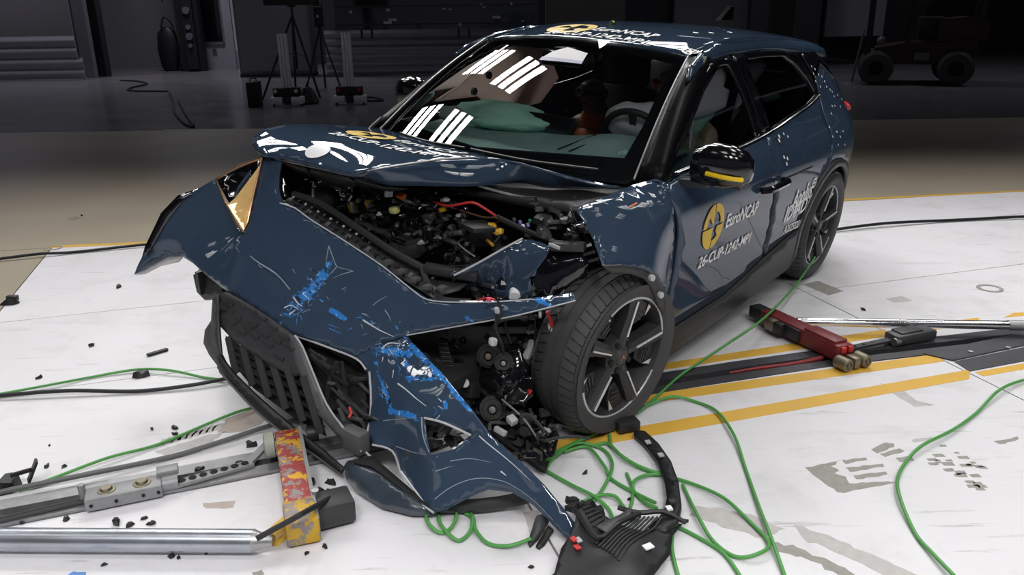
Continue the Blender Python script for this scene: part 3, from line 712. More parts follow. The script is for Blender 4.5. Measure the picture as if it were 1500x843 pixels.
# --- roof
def roof(x, v):   # v -1..1
    e = max(0, x - .75)
    zc = 1.477 - .05 * max(0, (.75 - x) / .9) ** 1.6 - .075 * (e / .65) ** 2.4
    zr = 1.438 - .055 * max(0, (.75 - x) / .9) ** 1.6 - .07 * (e / .65) ** 2.2
    w = .575 - .03 * max(0, (.3 - x) / .7) ** 2
    return (x + .09 * (1 - v * v) * max(0, (x - .6) / .8), v * w, zr + (zc - zr) * (1 - abs(v) ** 2.6))
vs = []; fs = []; NX, NV = 30, 24
for i in range(NX + 1):
    for k in range(NV + 1): vs.append(roof(-.44 + (1.345 + .44) * i / NX, -1 + 2 * k / NV))
for i in range(NX):
    for k in range(NV): fs.append((i * (NV + 1) + k, (i + 1) * (NV + 1) + k, (i + 1) * (NV + 1) + k + 1, i * (NV + 1) + k + 1))
rf = mk('roof', vs, fs, M_navy, car, 60); orient(rf, (0, 0, 1)); solid(rf, .02)
# spoiler and tailgate
sp = MB()
pr = [(-.36, 1.372), (-.46, 1.352), (-.52, 1.325), (-.51, 1.31), (-.38, 1.30)]
sp.prism(pr, 'y', -.51, .51); sp.build('spoiler', M_navy, car)
def rear(y, z):
    t = abs(y) / .8
    x = interp(z, [.28, .45, .7, .9, 1.0, 1.12, 1.38], [-.66, -.78, -.82, -.84, -.80, -.72, -.47])
    return (x + .16 * t ** 2.5, y, z)
dpatch('tailgate', [(-.62, .62), (.62, .62), (.66, .95), (.55, 1.15), (.5, 1.31), (-.5, 1.31), (-.55, 1.15), (-.66, .95)], rear, M_navy, car, .02, .07, facing=(-1, 0, 0))
dpatch('rear_window', [(-.5, 1.08), (.5, 1.08), (.46, 1.295), (-.46, 1.295)], lambda y, z: Vector(rear(y, z)) + Vector((-.004, 0, 0)), M_gloss, car, .004, .07, facing=(-1, 0, 0))
dpatch('rear_bumper', [(-.74, .28), (.74, .28), (.76, .6), (-.76, .6)], lambda y, z: Vector(rear(y, z)) + Vector((-.02, 0, 0)), M_clad, car, .02, .07, facing=(-1, 0, 0))
for sg in (1, -1):
    MB().tube([(-.80, sg * .50, .985), (-.775, sg * .60, .985), (-.70, sg * .69, .98), (-.63, sg * .725, .972)], [.022, .014], 8, True, 4).build('tail_lamp', mat('tail_lamp_red', (.55, .02, .03), .15, 0, .8), car)
MB().prism([(-.16, 1.47), (-.34, 1.47), (-.34, 1.545), (-.30, 1.55)], 'y', -.016, .016).build('roof_antenna', M_gloss, car)
# --- windscreen
def wsf(a, v):    # a 0 base .. 1 top, v -1..1
    w = .715 + (.572 - .715) * a
    x = 1.985 + (1.352 - 1.985) * a + (1 - v * v) * (.17 - .08 * a); z = .955 + (1.378 - .955) * a + (1 - v * v) * (.02 + .035 * a) + .03 * math.sin(math.pi * a)
    return (x, v * w, z)
vs = []; fs = []; NA, NV = 18, 28
for i in range(NA + 1):
    for k in range(NV + 1): vs.append(wsf(i / NA, -1 + 2 * k / NV))
for i in range(NA):
    for k in range(NV): fs.append((i * (NV + 1) + k, (i + 1) * (NV + 1) + k, (i + 1) * (NV + 1) + k + 1, i * (NV + 1) + k + 1))
ws = mk('windscreen', vs, fs, M_glass, car, 80); orient(ws, (1, 0, 1))
def wsoff(a, v, off=-.004):
    P = Vector(wsf(a, v)); e = .01; n = (Vector(wsf(a + e, v)) - P).cross(Vector(wsf(a, v + e)) - P).normalized()
    if n.z < 0: n = -n
    return P + n * off
dpatch('windscreen_border', [(0, -1), (0, 1), (1, 1), (1, -1)], lambda a, v: wsoff(a, v), M_gloss, ws, 0, .05, [[(.13, -.93), (.06, 0), (.13, .90), (.35, .925), (.9, .93), (.94, 0), (.9, -.93), (.35, -.95)]], (1, 0, 1))
dpatch('sticker', [(0.742,-0.057),(0.826,-0.01),(0.881,0.084),(0.845,0.289),(0.744,0.309),(0.749,0.167)], lambda a, v: wsoff(a, v, .003), M_paper, ws, 0, .03, (), (1, 0, 1), label='white paper sticker')
dpatch('sticker_band', [(0.729,-0.051),(0.738,0.313),(0.764,0.306),(0.764,-0.051)], lambda a, v: wsoff(a, v, .0045), mat('lilac_sticker_band', (.5, .5, .68), .4), ws, 0, .03, (), (1, 0, 1))
for v0, v1 in ((.80, .0), (-.05, -.72)):
    MB().tube([wsoff(.015 + .02 * abs(t - .5), v0 + (v1 - v0) * t, .012) for t in np.linspace(0, 1, 8)], .006, 6).build('wiper_blade', M_black, ws)
MB().tube([(2.02, -.76, .955), (2.08, -.7, .985), (1.97, -.735, 1.02)], .008, 6, True, 3).build('cowl_strip', M_black, car)
# cowl
dpatch('cowl_panel', [(2.30, -.70), (2.36, 0), (2.30, .66), (2.0, .72), (2.05, .4), (2.14, 0), (2.05, -.4), (2.0, -.70)], lambda x, y: (x, y, .93 - (x - 2.0) * .12), M_black, car, .03, .06, (), (0, 0, 1))
# --- mirrors
def mirror(sg):
    c = Vector((1.815,0.985,1.034)) if sg > 0 else Vector((1.576,-0.9,1.095))
    pr = [(0, 0)]
    mb = MB()
    rings = []
    for i, (y, sx, sz, dx, dz) in enumerate(((-.105, .035, .055, .015, -.015), (-.09, .06, .072, .01, -.008), (-.03, .078, .086, 0, 0), (.04, .078, .082, -.005, .0), (.09, .066, .066, -.015, -.004), (.115, .04, .04, -.03, -.01), (.12, .005, .005, -.03, -.01))):
        ring = []
        for k in range(20):
            a = 2 * math.pi * k / 20; ca, sa = math.cos(a), math.sin(a)
            px = sx * (abs(ca) ** .7) * (1 if ca > 0 else -.55); pz = sz * (abs(sa) ** .8) * (1 if sa > 0 else -1)
            ring.append(c + Vector((px + dx, sg * y, pz + dz)))
        rings.append(ring)
    vs = [q for r in rings for q in r]; fs = [tuple(range(19, -1, -1))]
    for i in range(len(rings) - 1):
        for k in range(20): fs.append((i * 20 + k, i * 20 + (k + 1) % 20, (i + 1) * 20 + (k + 1) % 20, (i + 1) * 20 + k))
    o = mk('door_mirror', vs, fs, M_gloss, car, 50)
    if sg < 0: return
    MB().beam(c + Vector((.02, -sg * .19, -.09)), c + Vector((.01, -sg * .03, -.075)), .075, .035, bev=.01).build('mirror_arm', M_clad, o)
    lo = MB()
    low = [(1.80, -.02), (1.83, -.055), (1.80, -.088), (1.72, -.09), (1.70, -.05), (1.72, -.02)]
    lo.prism([(x, c.z + z) for x, z in low], 'y', c.y - .085, c.y + .085); lo.build('mirror_base', M_clad, o)
    MB().tube([c + Vector((.083, sg * -.02, -.022)), c + Vector((.082, sg * .04, -.026)), c + Vector((.066, sg * .085, -.03)), c + Vector((.04, sg * .11, -.034))], .009, 8, True, 4).build('indicator_strip', mat('yellow_indicator', (.95, .62, .02), .25), o)
mirror(1); mirror(-1)
# --- wheels
def wheel(name, c, yaw, sg, Rt=.333, Rr=.243, wd=.21):
    """axis = local +Y pointing outwards"""
    M0 = Matrix.Rotation(R_(-90), 4, 'X') if True else None
    prof = [(Rr - .012, -.085), (Rr + .01, -.10), (Rr + .05, -.108), (Rt - .03, -.098), (Rt - .008, -.075), (Rt, -.04), (Rt, .04), (Rt - .008, .075), (Rt - .03, .098), (Rr + .05, .108), (Rr + .012, .10), (Rr - .004, .088), (Rr - .012, .07)]
    t = MB().lathe(prof, 64, M0).build(name, M_rubber, car, 60)
    if sg < 0: yaw += 180
    t.matrix_local = Matrix.Translation(c) @ Matrix.Rotation(R_(-3.2), 4, 'X') @ Matrix.Rotation(R_(yaw), 4, 'Z')
    # tread blocks: raised bars across the shoulders and ribs
    tb = MB()
    for i in range(56):
        a = 2 * math.pi * i / 56
        for y0, y1, sk in ((-.092, -.045, .05), (.045, .092, -.05)):
            pts = []
            for k in range(4):
                y = y0 + (y1 - y0) * k / 3; r = Rt + .002 - max(0, abs(y) - .04) ** 1.6 * 2.2
                pts.append((r, a + sk * k / 3, y))
            w_ = 2 * math.pi / 56 * .40
            vs = []
            for r, aa, y in pts:
                for dr in (-.006, .0035):
                    for da in (-w_, w_): vs.append(((r + dr) * math.cos(aa + da), y, (r + dr) * math.sin(aa + da)))
            fs = []
            for k in range(3):
                o = k * 4; fs += [(o + 2, o + 3, o + 7, o + 6), (o, o + 2, o + 6, o + 4), (o + 1, o + 5, o + 7, o + 3)]
            fs += [(0, 1, 3, 2), (12, 14, 15, 13)]
            tb.add(vs, fs)
    for y in (-.022, .022): tb.lathe([(Rt - .004, y - .014), (Rt + .0035, y - .013), (Rt + .0035, y + .013), (Rt - .004, y + .014)], 64, M0)
    tag(tb.build('tread_blocks', M_rubber, t, 30), kind='stuff')
    # alloy rim: barrel, lip, five twin spokes with machined edges, dark aero panels
    MB().lathe([(Rr, .085), (Rr - .012, .09), (Rr - .02, .06), (Rr - .03, -.08), (Rr - .05, -.09)], 56, M0).build('rim_barrel', M_dark, t, 50)
    MB().lathe([(Rr - .002, .0865), (Rr - .004, .091), (Rr - .010, .092), (Rr - .013, .088)], 56, M0, R_(15), R_(150)).build('machined_lip', M_mach, t, 60)
    MB().lathe([(Rr - .002, .0865), (Rr - .004, .091), (Rr - .010, .092), (Rr - .013, .088)], 56, M0, R_(190), R_(300)).build('machined_lip', M_mach, t, 60)
    MB().lathe([(0, -.02), (Rr - .03, -.02), (Rr - .03, -.03), (0, -.03)], 40, M0).build('brake_disc', mat('dark_brake_disc', (.03, .03, .03), .5, .5), t)
    def P(r, a, y): return (r * math.cos(a), y, r * math.sin(a))
    for i in range(5):
        a = R_(72 * i + 100); sp_ = MB(); ed = MB()
        for s_, w0, w1 in ((1, .0, .30),):
            # one wide spoke, split by a groove
            L = [(.045, -.52, .062), (.10, -.24, .066), (.17, -.16, .076), (Rr - .012, -.17, .082)]; Rg = [(.045, .52, .062), (.10, .24, .066), (.17, .16, .076), (Rr - .012, .13, .082)]
            vs = []; 
            for (r, da, y), (r2, da2, y2) in zip(L, Rg):
                vs += [P(r, a + da, y), P(r, a + da * .3, y + .012), P(r2, a + da2 * .3, y2 + .012), P(r2, a + da2, y2), P(r2, a + da2, y2 - .05), P(r, a + da, y - .05)]
            fs = []
            for k in range(3):
                o = k * 6
                for j in range(6): fs.append((o + j, o + (j + 1) % 6, o + 6 + (j + 1) % 6, o + 6 + j))
            sp_.add(vs, fs)
        sp_.build('spoke', M_dark, t, 25)
        ed.beam(P(.085, a - .06, .083), P(Rr - .018, a - .05, .097), .006, .006); ed.build('machined_edge', M_mach, t)
        # aero blade filling part of the window beside the spoke
        bl = MB(); A0, A1 = a + .22, a + .62
        vs = [P(.125, A0 + .10, .05), P(.135, A1 - .05, .05), P(.19, A1 + .02, .06), P(Rr - .016, A1 - .02, .068), P(Rr - .016, A0 - .06, .068), P(.19, A0 - .03, .062)]
        vs += [(x, y - .03, z) for x, y, z in vs]
        bl.add(vs, [tuple(range(6)), tuple(range(11, 5, -1))] + [(j, (j + 1) % 6, 6 + (j + 1) % 6, 6 + j) for j in range(6)])
        o = bl.build('aero_blade', M_black, t, 20)
        sl = MB()
        for k in range(4):
            rr = .16 + k * .018; sl.beam(P(rr, A0 + .06, .064), P(rr, A1 - .06, .063), .005, .006)
        sl.build('cooling_fin', M_dark, t)
        e2 = MB()
        e2.add([P(Rr - .02, A1 - .03, .0725), P(Rr - .02, A1 - .14, .0725), P(.185, A1 - .0, .066)], [(0, 1, 2)]); e2.build('machined_wedge', M_mach, t)
        MB().cyl(P(.056, a + .63, .03), P(.056, a + .63, .078), .012, 10).build('lug_nut', M_under, t)
    MB().lathe([(.0, .083), (.030, .082), (.036, .074), (.05, .07), (.075, .06), (.078, .02)], 30, M0).build('hub_cap', M_dark, t)
    em = MB()
    em.add([(-.012, .085, -.012), (-.003, .085, -.002), (-.001, .085, .014), (.0, .0855, .001), (.003, .085, -.002), (.012, .085, -.012), (.001, .085, .014)], [(0, 1, 2), (4, 5, 6), (1, 3, 2), (3, 4, 6)])
    em.build('hub_emblem', mat('copper_emblem', (.5, .26, .16), .35, .8), t)
    return t
wheel('front_wheel', Vector((2.31,0.827,0.376)), -6, 1, .318, .246, .17)
wheel('rear_wheel', Vector((0,0.777,0.377)), 0, 1)
wheel('rear_wheel', Vector((0,-0.781,0.289)), 0, -1)
wheel('front_wheel', Vector((2.5,-0.781,0.303)), 0, -1)

# ================================================================ crash-damaged front end
RX = [-1.1, -.9, -.7, -.4, -.1, .15, .4, .7, 1.0, 1.2]; RV = [2.95, 3.0, 3.0, 3.02, 2.98, 2.88, 2.76, 2.68, 2.68, 2.75]
def scraped_paint():
    """navy paint with light-blue scrape marks left by the barrier, at fixed places on the bumper"""
    m = mat('navy_paint_scraped', (.037, .061, .100), .4, 0, 1.0, .04, rvar=.03, spec=0.0)
    nt = m.node_tree; b = nt.nodes['Principled BSDF']; L = nt.links
    tc = nt.nodes.new('ShaderNodeTexCoord'); pos = tc.outputs['Object']
    def math_(op, a, b_=None, clamp=False):
        n = nt.nodes.new('ShaderNodeMath'); n.operation = op; n.use_clamp = clamp
        for i, v in enumerate((a, b_)):
            if v is None: continue
            if isinstance(v, (int, float)): n.inputs[i].default_value = v
            else: L.new(v, n.inputs[i])
        return n.outputs[0]
    def vec(op, a, b_):
        n = nt.nodes.new('ShaderNodeVectorMath'); n.operation = op
        for i, v in enumerate((a, b_)):
            if isinstance(v, tuple): n.inputs[i].default_value = v
            else: L.new(v, n.inputs[i])
        return n
    tot = None
    segs = SCRAPES
    for a, c, r, s in segs:
        a, c = Vector(a), Vector(c); d = c - a; ll = max(d.length_squared, 1e-6)
        pa = vec('SUBTRACT', pos, tuple(a)); dt = vec('DOT_PRODUCT', pa.outputs[0], tuple(d / ll))
        t = math_('MULTIPLY', dt.outputs['Value'], 1.0, True)
        sc = nt.nodes.new('ShaderNodeVectorMath'); sc.operation = 'SCALE'; sc.inputs[0].default_value = tuple(d); L.new(t, sc.inputs['Scale'])
        dist = nt.nodes.new('ShaderNodeVectorMath'); dist.operation = 'LENGTH'; L.new(vec('SUBTRACT', pa.outputs[0], sc.outputs[0]).outputs[0], dist.inputs[0])
        k = math_('MULTIPLY', math_('SUBTRACT', 1.0, math_('DIVIDE', dist.outputs['Value'], r), True), s)
        tot = k if tot is None else math_('MAXIMUM', tot, k)
    def noise_(scale, det, mp=None, rough=.6):
        n = nt.nodes.new('ShaderNodeTexNoise'); n.inputs['Scale'].default_value = scale; n.inputs['Detail'].default_value = det; n.inputs['Roughness'].default_value = rough
        if mp:
            q = nt.nodes.new('ShaderNodeMapping'); q.inputs['Scale'].default_value = mp[0]; q.inputs['Rotation'].default_value = mp[1]; L.new(pos, q.inputs[0]); L.new(q.outputs[0], n.inputs['Vector'])
        else: L.new(pos, n.inputs['Vector'])
        return n.outputs['Fac']
    n1 = noise_(1, 5, ((40, 14, 60), (.5, .3, .4)), .7); n2 = noise_(70, 4)
    base = src = b.inputs['Base Color'].links[0].from_socket
    def ramp(v, lo, hi):
        r = nt.nodes.new('ShaderNodeMapRange'); r.inputs[1].default_value = lo; r.inputs[2].default_value = hi; L.new(v, r.inputs[0]); return r.outputs[0]
    mask = ramp(math_('ADD', math_('MULTIPLY', tot, .75), math_('ADD', math_('MULTIPLY', n1, .9), math_('MULTIPLY', n2, .25))), .98, 1.06)
    mask = math_('MULTIPLY', mask, ramp(tot, .05, .15))
    def mix(f, c):
        nonlocal src
        x = nt.nodes.new('ShaderNodeMix'); x.data_type = 'RGBA'; L.new(f, x.inputs[0]); L.new(src, x.inputs[6]); x.inputs[7].default_value = c + (1,); src = x.outputs[2]
    # fine pale scratches over the whole panel
    fine = math_('MULTIPLY', ramp(noise_(1, 3, ((7, 55, 90), (.9, .5, 1.1))), .70, .73), ramp(noise_(5, 2), .5, .62))
    mix(math_('MULTIPLY', fine, .4), (.18, .24, .30))
    mix(mask, (.035, .20, .56))
    mix(math_('MULTIPLY', mask, ramp(n2, .58, .66)), (.30, .52, .85))
    mix(math_('MULTIPLY', mask, math_('SUBTRACT', 1.0, ramp(noise_(24, 3), .36, .44))), (.02, .03, .04))
    L.new(src, b.inputs['Base Color'])
    rr = nt.nodes.new('ShaderNodeMapRange'); rr.inputs[3].default_value = 1.0; rr.inputs[4].default_value = .15; L.new(mask, rr.inputs[0]); L.new(rr.outputs[0], b.inputs['Coat Weight'])
    return m
SCRAPES = [((3.035,-0.144,0.45), (2.976,-0.064,0.578), .07, .85), ((2.976,-0.064,0.578), (2.916,-0.024,0.672), .06, .8), ((2.969,-0.017,0.547), (2.918,-0.037,0.677), .03, .55), ((2.921,-0.034,0.671), (2.891,0.06,0.653), .022, .6), ((3.05,-0.229,0.452), (3.038,-0.141,0.44), .03, .95), ((3.037,-0.142,0.445), (3.013,-0.088,0.481), .03, 1.0), ((3.006,-0.177,0.571), (3,-0.099,0.534), .03, .8),
           ((2.959,0.03,0.514), (2.919,0.147,0.474), .022, 1.25), ((2.919,0.147,0.474), (2.877,0.253,0.439), .024, 1.25), ((2.877,0.253,0.439), (2.84,0.315,0.457), .03, 1.0), ((2.854,0.269,0.488), (2.82,0.346,0.475), .025, 1.0), ((2.98,0.009,0.476), (2.968,0.051,0.456), .02, .5),
           ((2.738,0.508,0.552), (2.732,0.534,0.547), .026, 1.6), ((2.732,0.515,0.563), (2.737,0.519,0.544), .018, 1.4), ((2.645,0.742,0.655), (2.643,0.793,0.651), .026, .9), ((2.944,0.1,0.463), (2.937,0.128,0.441), .018, .7),
           ((2.919,0.197,0.395), (2.888,0.361,0.415), .05, .9), ((2.961,0.253,0.379), (3.057,0.428,0.289), .028, 1.1), ((3.051,0.421,0.279), (3.068,0.576,0.317), .024, 1.05), ((2.846,0.319,0.427), (2.956,0.589,0.423), .03, 1.0), ((2.956,0.589,0.423), (3.03,0.775,0.394), .022, .9), ((3.193,0.721,0.291), (3.167,0.741,0.297), .025, 1.3), ((2.974,0.621,0.39), (3.081,0.705,0.365), .016, 1.0), ((3.022,0.769,0.338), (3.019,0.796,0.33), .022, 1.1), ((2.99,0.326,0.373), (2.966,0.568,0.407), .03, .75), ((2.99,0.035,0.404), (2.969,0.087,0.398), .03, .5), ((2.859,0.297,0.411), (3.007,0.479,0.392), .04, .7)]
M_scr = scraped_paint()
M_edge = mat('bare_plastic_edge', (.45, .46, .48), .5)

# --- bonnet, buckled up in the middle
RIDGE = [(2.741,-0.06,0.975),(2.708,-0.001,1),(2.643,0.041,1.012),(2.556,0.082,1.018),(2.444,0.119,1.02),(2.349,0.177,1.02),(2.252,0.255,1.012),(2.23,0.392,1),(2.199,0.533,0.975),(2.13,0.646,0.945),(2.092,0.7,0.942)]
hood = patch('bonnet', [(2.798,-0.548,0.985),(2.775,-0.629,0.995),(2.747,-0.691,1.005),(2.686,-0.76,1.019),(2.639,-0.76,1.043),(2.505,-0.77,1.048),(2.319,-0.765,1.028),(2.132,-0.745,0.999),(1.979,-0.72,0.974),(2.09,-0.334,0.985),(2.14,-0.042,0.985),(2.154,0.194,0.985),(2.158,0.406,0.98),(2.144,0.56,0.965),(2.093,0.7,0.948)] + RIDGE[::-1] + [(2.76,-0.193,0.98),(2.772,-0.343,0.985),(2.774,-0.469,0.985)],
  [(2.687,-0.402,1.035),(2.522,-0.221,1.03),(2.749,-0.411,1.015),(2.398,-0.036,1.02),(2.588,-0.072,1.015),(2.253,0.131,1.01)], M_navy, car, .006, .03, (.3, .2, 1), angle=40)
face = loft('bonnet_front_face', RIDGE, [(2.73,-0.073,0.967),(2.694,-0.037,0.955),(2.648,0.032,0.935),(2.503,0.137,0.925),(2.376,0.237,0.92),(2.218,0.318,0.92),(2.188,0.431,0.915),(2.121,0.548,0.918),(2.086,0.7,0.937)], M_navy, hood, .006, 5, 44, .012, (.5, .4, .7), facing=(.6, .3, .8))
inn = patch('bonnet_inner_frame', [(2.686,-0.646,0.945),(2.714,-0.42,0.95),(2.674,-0.138,0.94),(2.635,-0.026,0.92),(2.543,0.029,0.905),(2.58,-0.047,0.89),(2.62,-0.141,0.9),(2.661,-0.237,0.885),(2.651,-0.395,0.89),(2.653,-0.547,0.9)], [(2.649,-0.333,0.9)], M_dark, hood, .006, .03, (.6, .3, .6), angle=30)
MB().tube([(2.751,-0.615,0.968),(2.761,-0.357,0.973),(2.729,-0.074,0.968),(2.721,0.013,1.003),(2.665,0.065,1.018),(2.593,0.118,1.028),(2.493,0.164,1.033),(2.392,0.214,1.032)], .004, 6, True, 4).build('bonnet_crease', M_alu, hood)
MB().tube([(2.352,0.217,0.915),(2.325,0.3,0.9),(2.296,0.396,0.89),(2.23,0.463,0.89)], .006, 6, True, 4).build('bonnet_seal', M_alu, hood)

# --- front bumper skin, torn at the image-right corner
up = patch('front_bumper', [(2.764,-0.606,0.969),(2.755,-0.549,0.978),(2.757,-0.481,0.967),(2.81,-0.432,0.927),(2.864,-0.37,0.881),(2.88,-0.328,0.848),(2.876,-0.257,0.842),(2.877,-0.166,0.814),(2.86,-0.014,0.767),(2.823,0.163,0.693),(2.8,0.278,0.63),(2.783,0.347,0.598),(2.749,0.432,0.6),(2.692,0.575,0.622),(2.646,0.719,0.657),(2.613,0.864,0.704),(2.632,0.886,0.688),(2.664,0.792,0.64),(2.697,0.701,0.605),(2.744,0.558,0.55),(2.793,0.44,0.508),(2.864,0.321,0.469),(2.913,0.248,0.428),(2.973,0.164,0.371),(3.006,0.053,0.392),(3.067,-0.065,0.427),(3.078,-0.168,0.456),(3.084,-0.306,0.484),(3.079,-0.468,0.502)]
  + [(3.045,-0.66,0.512),(3.033,-0.76,0.532),(3.019,-0.86,0.533),(3.052,-0.93,0.522),(3.118,-0.99,0.475),(3.169,-1,0.458),(3.148,-0.995,0.5),(3.107,-0.985,0.572),(3.031,-0.95,0.705),(2.983,-0.9,0.779),(2.937,-0.85,0.809),(2.898,-0.76,0.867),(2.88,-0.72,0.775),(2.859,-0.64,0.647)] + [(2.937,-0.486,0.748),(2.856,-0.544,0.849)],
  [(2.98,-0.516,0.681),(3.007,-0.362,0.643),(3.009,-0.221,0.616),(3.001,-0.093,0.578),(2.927,-0.335,0.763),(2.93,-0.168,0.718),(2.905,-0.044,0.686),(2.875,0.142,0.616),(2.825,0.302,0.564),(2.969,-0.017,0.547),(3.038,-0.295,0.55),(3.037,-0.175,0.511),(2.944,0.137,0.474),(2.909,0.244,0.467),(2.736,0.55,0.584),(2.67,0.738,0.647),(3.003,0.016,0.457),(3.024,-0.11,0.511),(2.912,0.035,0.599),(2.96,-0.082,0.61),(2.841,-0.479,0.886),(2.898,-0.431,0.822)]
  + [(3.054,-0.93,0.623),(2.996,-0.86,0.67),(2.976,-0.8,0.618),(2.926,-0.76,0.706),(2.923,-0.8,0.786),(3.017,-0.87,0.582)], M_scr, car, .005, .022, (.85, .35, .45), amp=.003, freq=5, seed=3, angle=45)
lo = patch('front_bumper_corner', [(3.006,0.053,0.392),(2.973,0.164,0.371),(2.968,0.212,0.341)] + [(3.015,0.283,0.301),(3.035,0.298,0.231),(3.089,0.343,0.189),(3.126,0.411,0.173),(3.098,0.482,0.162),(3.144,0.577,0.123),(3.178,0.689,0.099),(3.188,0.759,0.093),(3.168,0.79,0.105),(3.12,0.857,0.163),(3.082,0.894,0.185),(3.049,0.963,0.189),(3.022,1.025,0.157),(3.032,1.125,0.123),(3.031,1.183,0.096),(2.998,1.176,0.141),(2.995,1.054,0.219),(3.01,0.956,0.284),(3.037,0.853,0.353),(3.019,0.766,0.398),(2.951,0.585,0.433),(2.846,0.337,0.438)] + [(2.862,0.326,0.467),(2.913,0.248,0.428)],
  [(2.96,0.347,0.369),(3.047,0.518,0.344),(3.054,0.423,0.259),(3.028,0.625,0.375),(3.062,0.847,0.288),(3.021,0.981,0.2),(3.147,0.736,0.182),(3.105,0.556,0.201),(2.923,0.396,0.412)], M_scr, up, .005, .02, (.8, .4, .45), [[(3.064,0.604,0.324),(3.064,0.689,0.339),(3.039,0.784,0.319),(3.098,0.749,0.277),(3.137,0.697,0.255),(3.1,0.644,0.286)]], amp=.006, freq=7, seed=9, angle=30)
for pts in ([(2.988,0.256,0.349),(3.02,0.296,0.293),(3.043,0.316,0.227),(3.089,0.351,0.193),(3.187,0.42,0.179)], [(3.128,0.414,0.175),(3.1,0.485,0.164),(3.146,0.579,0.125),(3.18,0.691,0.101),(3.19,0.761,0.095)], [(3.071,0.61,0.329),(3.071,0.696,0.344),(3.046,0.79,0.324)], [(3.061,-0.073,0.42),(3.01,0.058,0.392),(2.975,0.173,0.369),(2.971,0.219,0.338)]):
    MB().tube(pts, .004, 6, True, 4).build('torn_edge', M_edge, lo)
MB().tube([(2.889,-0.333,0.844),(2.883,-0.249,0.839),(2.883,-0.158,0.812),(2.865,-0.008,0.764),(2.828,0.168,0.69),(2.805,0.283,0.627),(2.787,0.351,0.595),(2.754,0.437,0.598),(2.698,0.58,0.62),(2.652,0.724,0.656)], .0026, 6, True, 3).build('panel_edge', M_edge, up)
MB().tube([(2.866,0.323,0.471),(2.797,0.444,0.51),(2.749,0.561,0.552),(2.702,0.705,0.607),(2.635,0.888,0.69)], .0026, 6, True, 3).build('panel_edge', M_edge, up)
MB().tube([(2.985,-0.499,0.68),(3.012,-0.355,0.64),(3.014,-0.215,0.613),(3.015,-0.136,0.571)], .003, 5, True, 4).build('crease_glint', mat('crease_highlight', (.2, .26, .32), .3), up)  # pale tube, the highlight along the fold is put into its colour
# white inner flange of the flared end and its black edge trim
patch('bumper_flange', [(3.168,-0.985,0.464),(3.125,-0.975,0.483),(3.06,-0.915,0.53),(3.025,-0.85,0.54),(3.048,-0.845,0.525),(3.108,-0.89,0.511),(3.149,-0.95,0.471)], (), mat('pale_inner_flange', (.5, .5, .52), .5), up, .004, .03, (.3, .5, .8))
patch('bumper_edge_trim', [(3.135,-1,0.508),(3.113,-0.99,0.572),(3.04,-0.955,0.714),(2.979,-0.91,0.788),(2.917,-0.855,0.816),(2.935,-0.84,0.802),(2.984,-0.88,0.765),(3.034,-0.925,0.68),(3.108,-0.965,0.558)], (), M_gloss, up, .006, .03, (.8, .3, .4))
# fine scratches and creases drawn over the bumper skin
BUP = BVHTree.FromPolygons([v.co.copy() for v in up.data.vertices], [tuple(q.vertices) for q in up.data.polygons])
BLO = BVHTree.FromPolygons([v.co.copy() for v in lo.data.vertices], [tuple(q.vertices) for q in lo.data.polygons])
CD = Vector((.80, .40, .45)).normalized()
def onskin(q, off=.0015):
    q = Vector(q); best = None
    for bv in (BUP, BLO):
        h = bv.ray_cast(q + CD * .5, -CD)
        if h[0] and (best is None or h[3] < best[1]): best = (h[0] + h[1] * (off if h[1].dot(CD) > 0 else -off), h[3])
    return best[0] if best else None
M_scrt = mat('pale_scratch', (.30, .36, .42), .5); M_scrw = mat('white_scratch', (.62, .66, .7), .5); M_bluep = mat('light_blue_transfer_paint', (.07, .28, .68), .5, var=.4, scale=60)
def scratch(pts, r, m, sub=4):
    q = [onskin(a, r * .3) for a in resample(spline([Vector(a) for a in pts], sub), .012, False)]
    q = [a for a in q if a is not None]
    if len(q) > 1: MB().tube(q, [r, r * .3], 4, True).build('scratch', m, up)
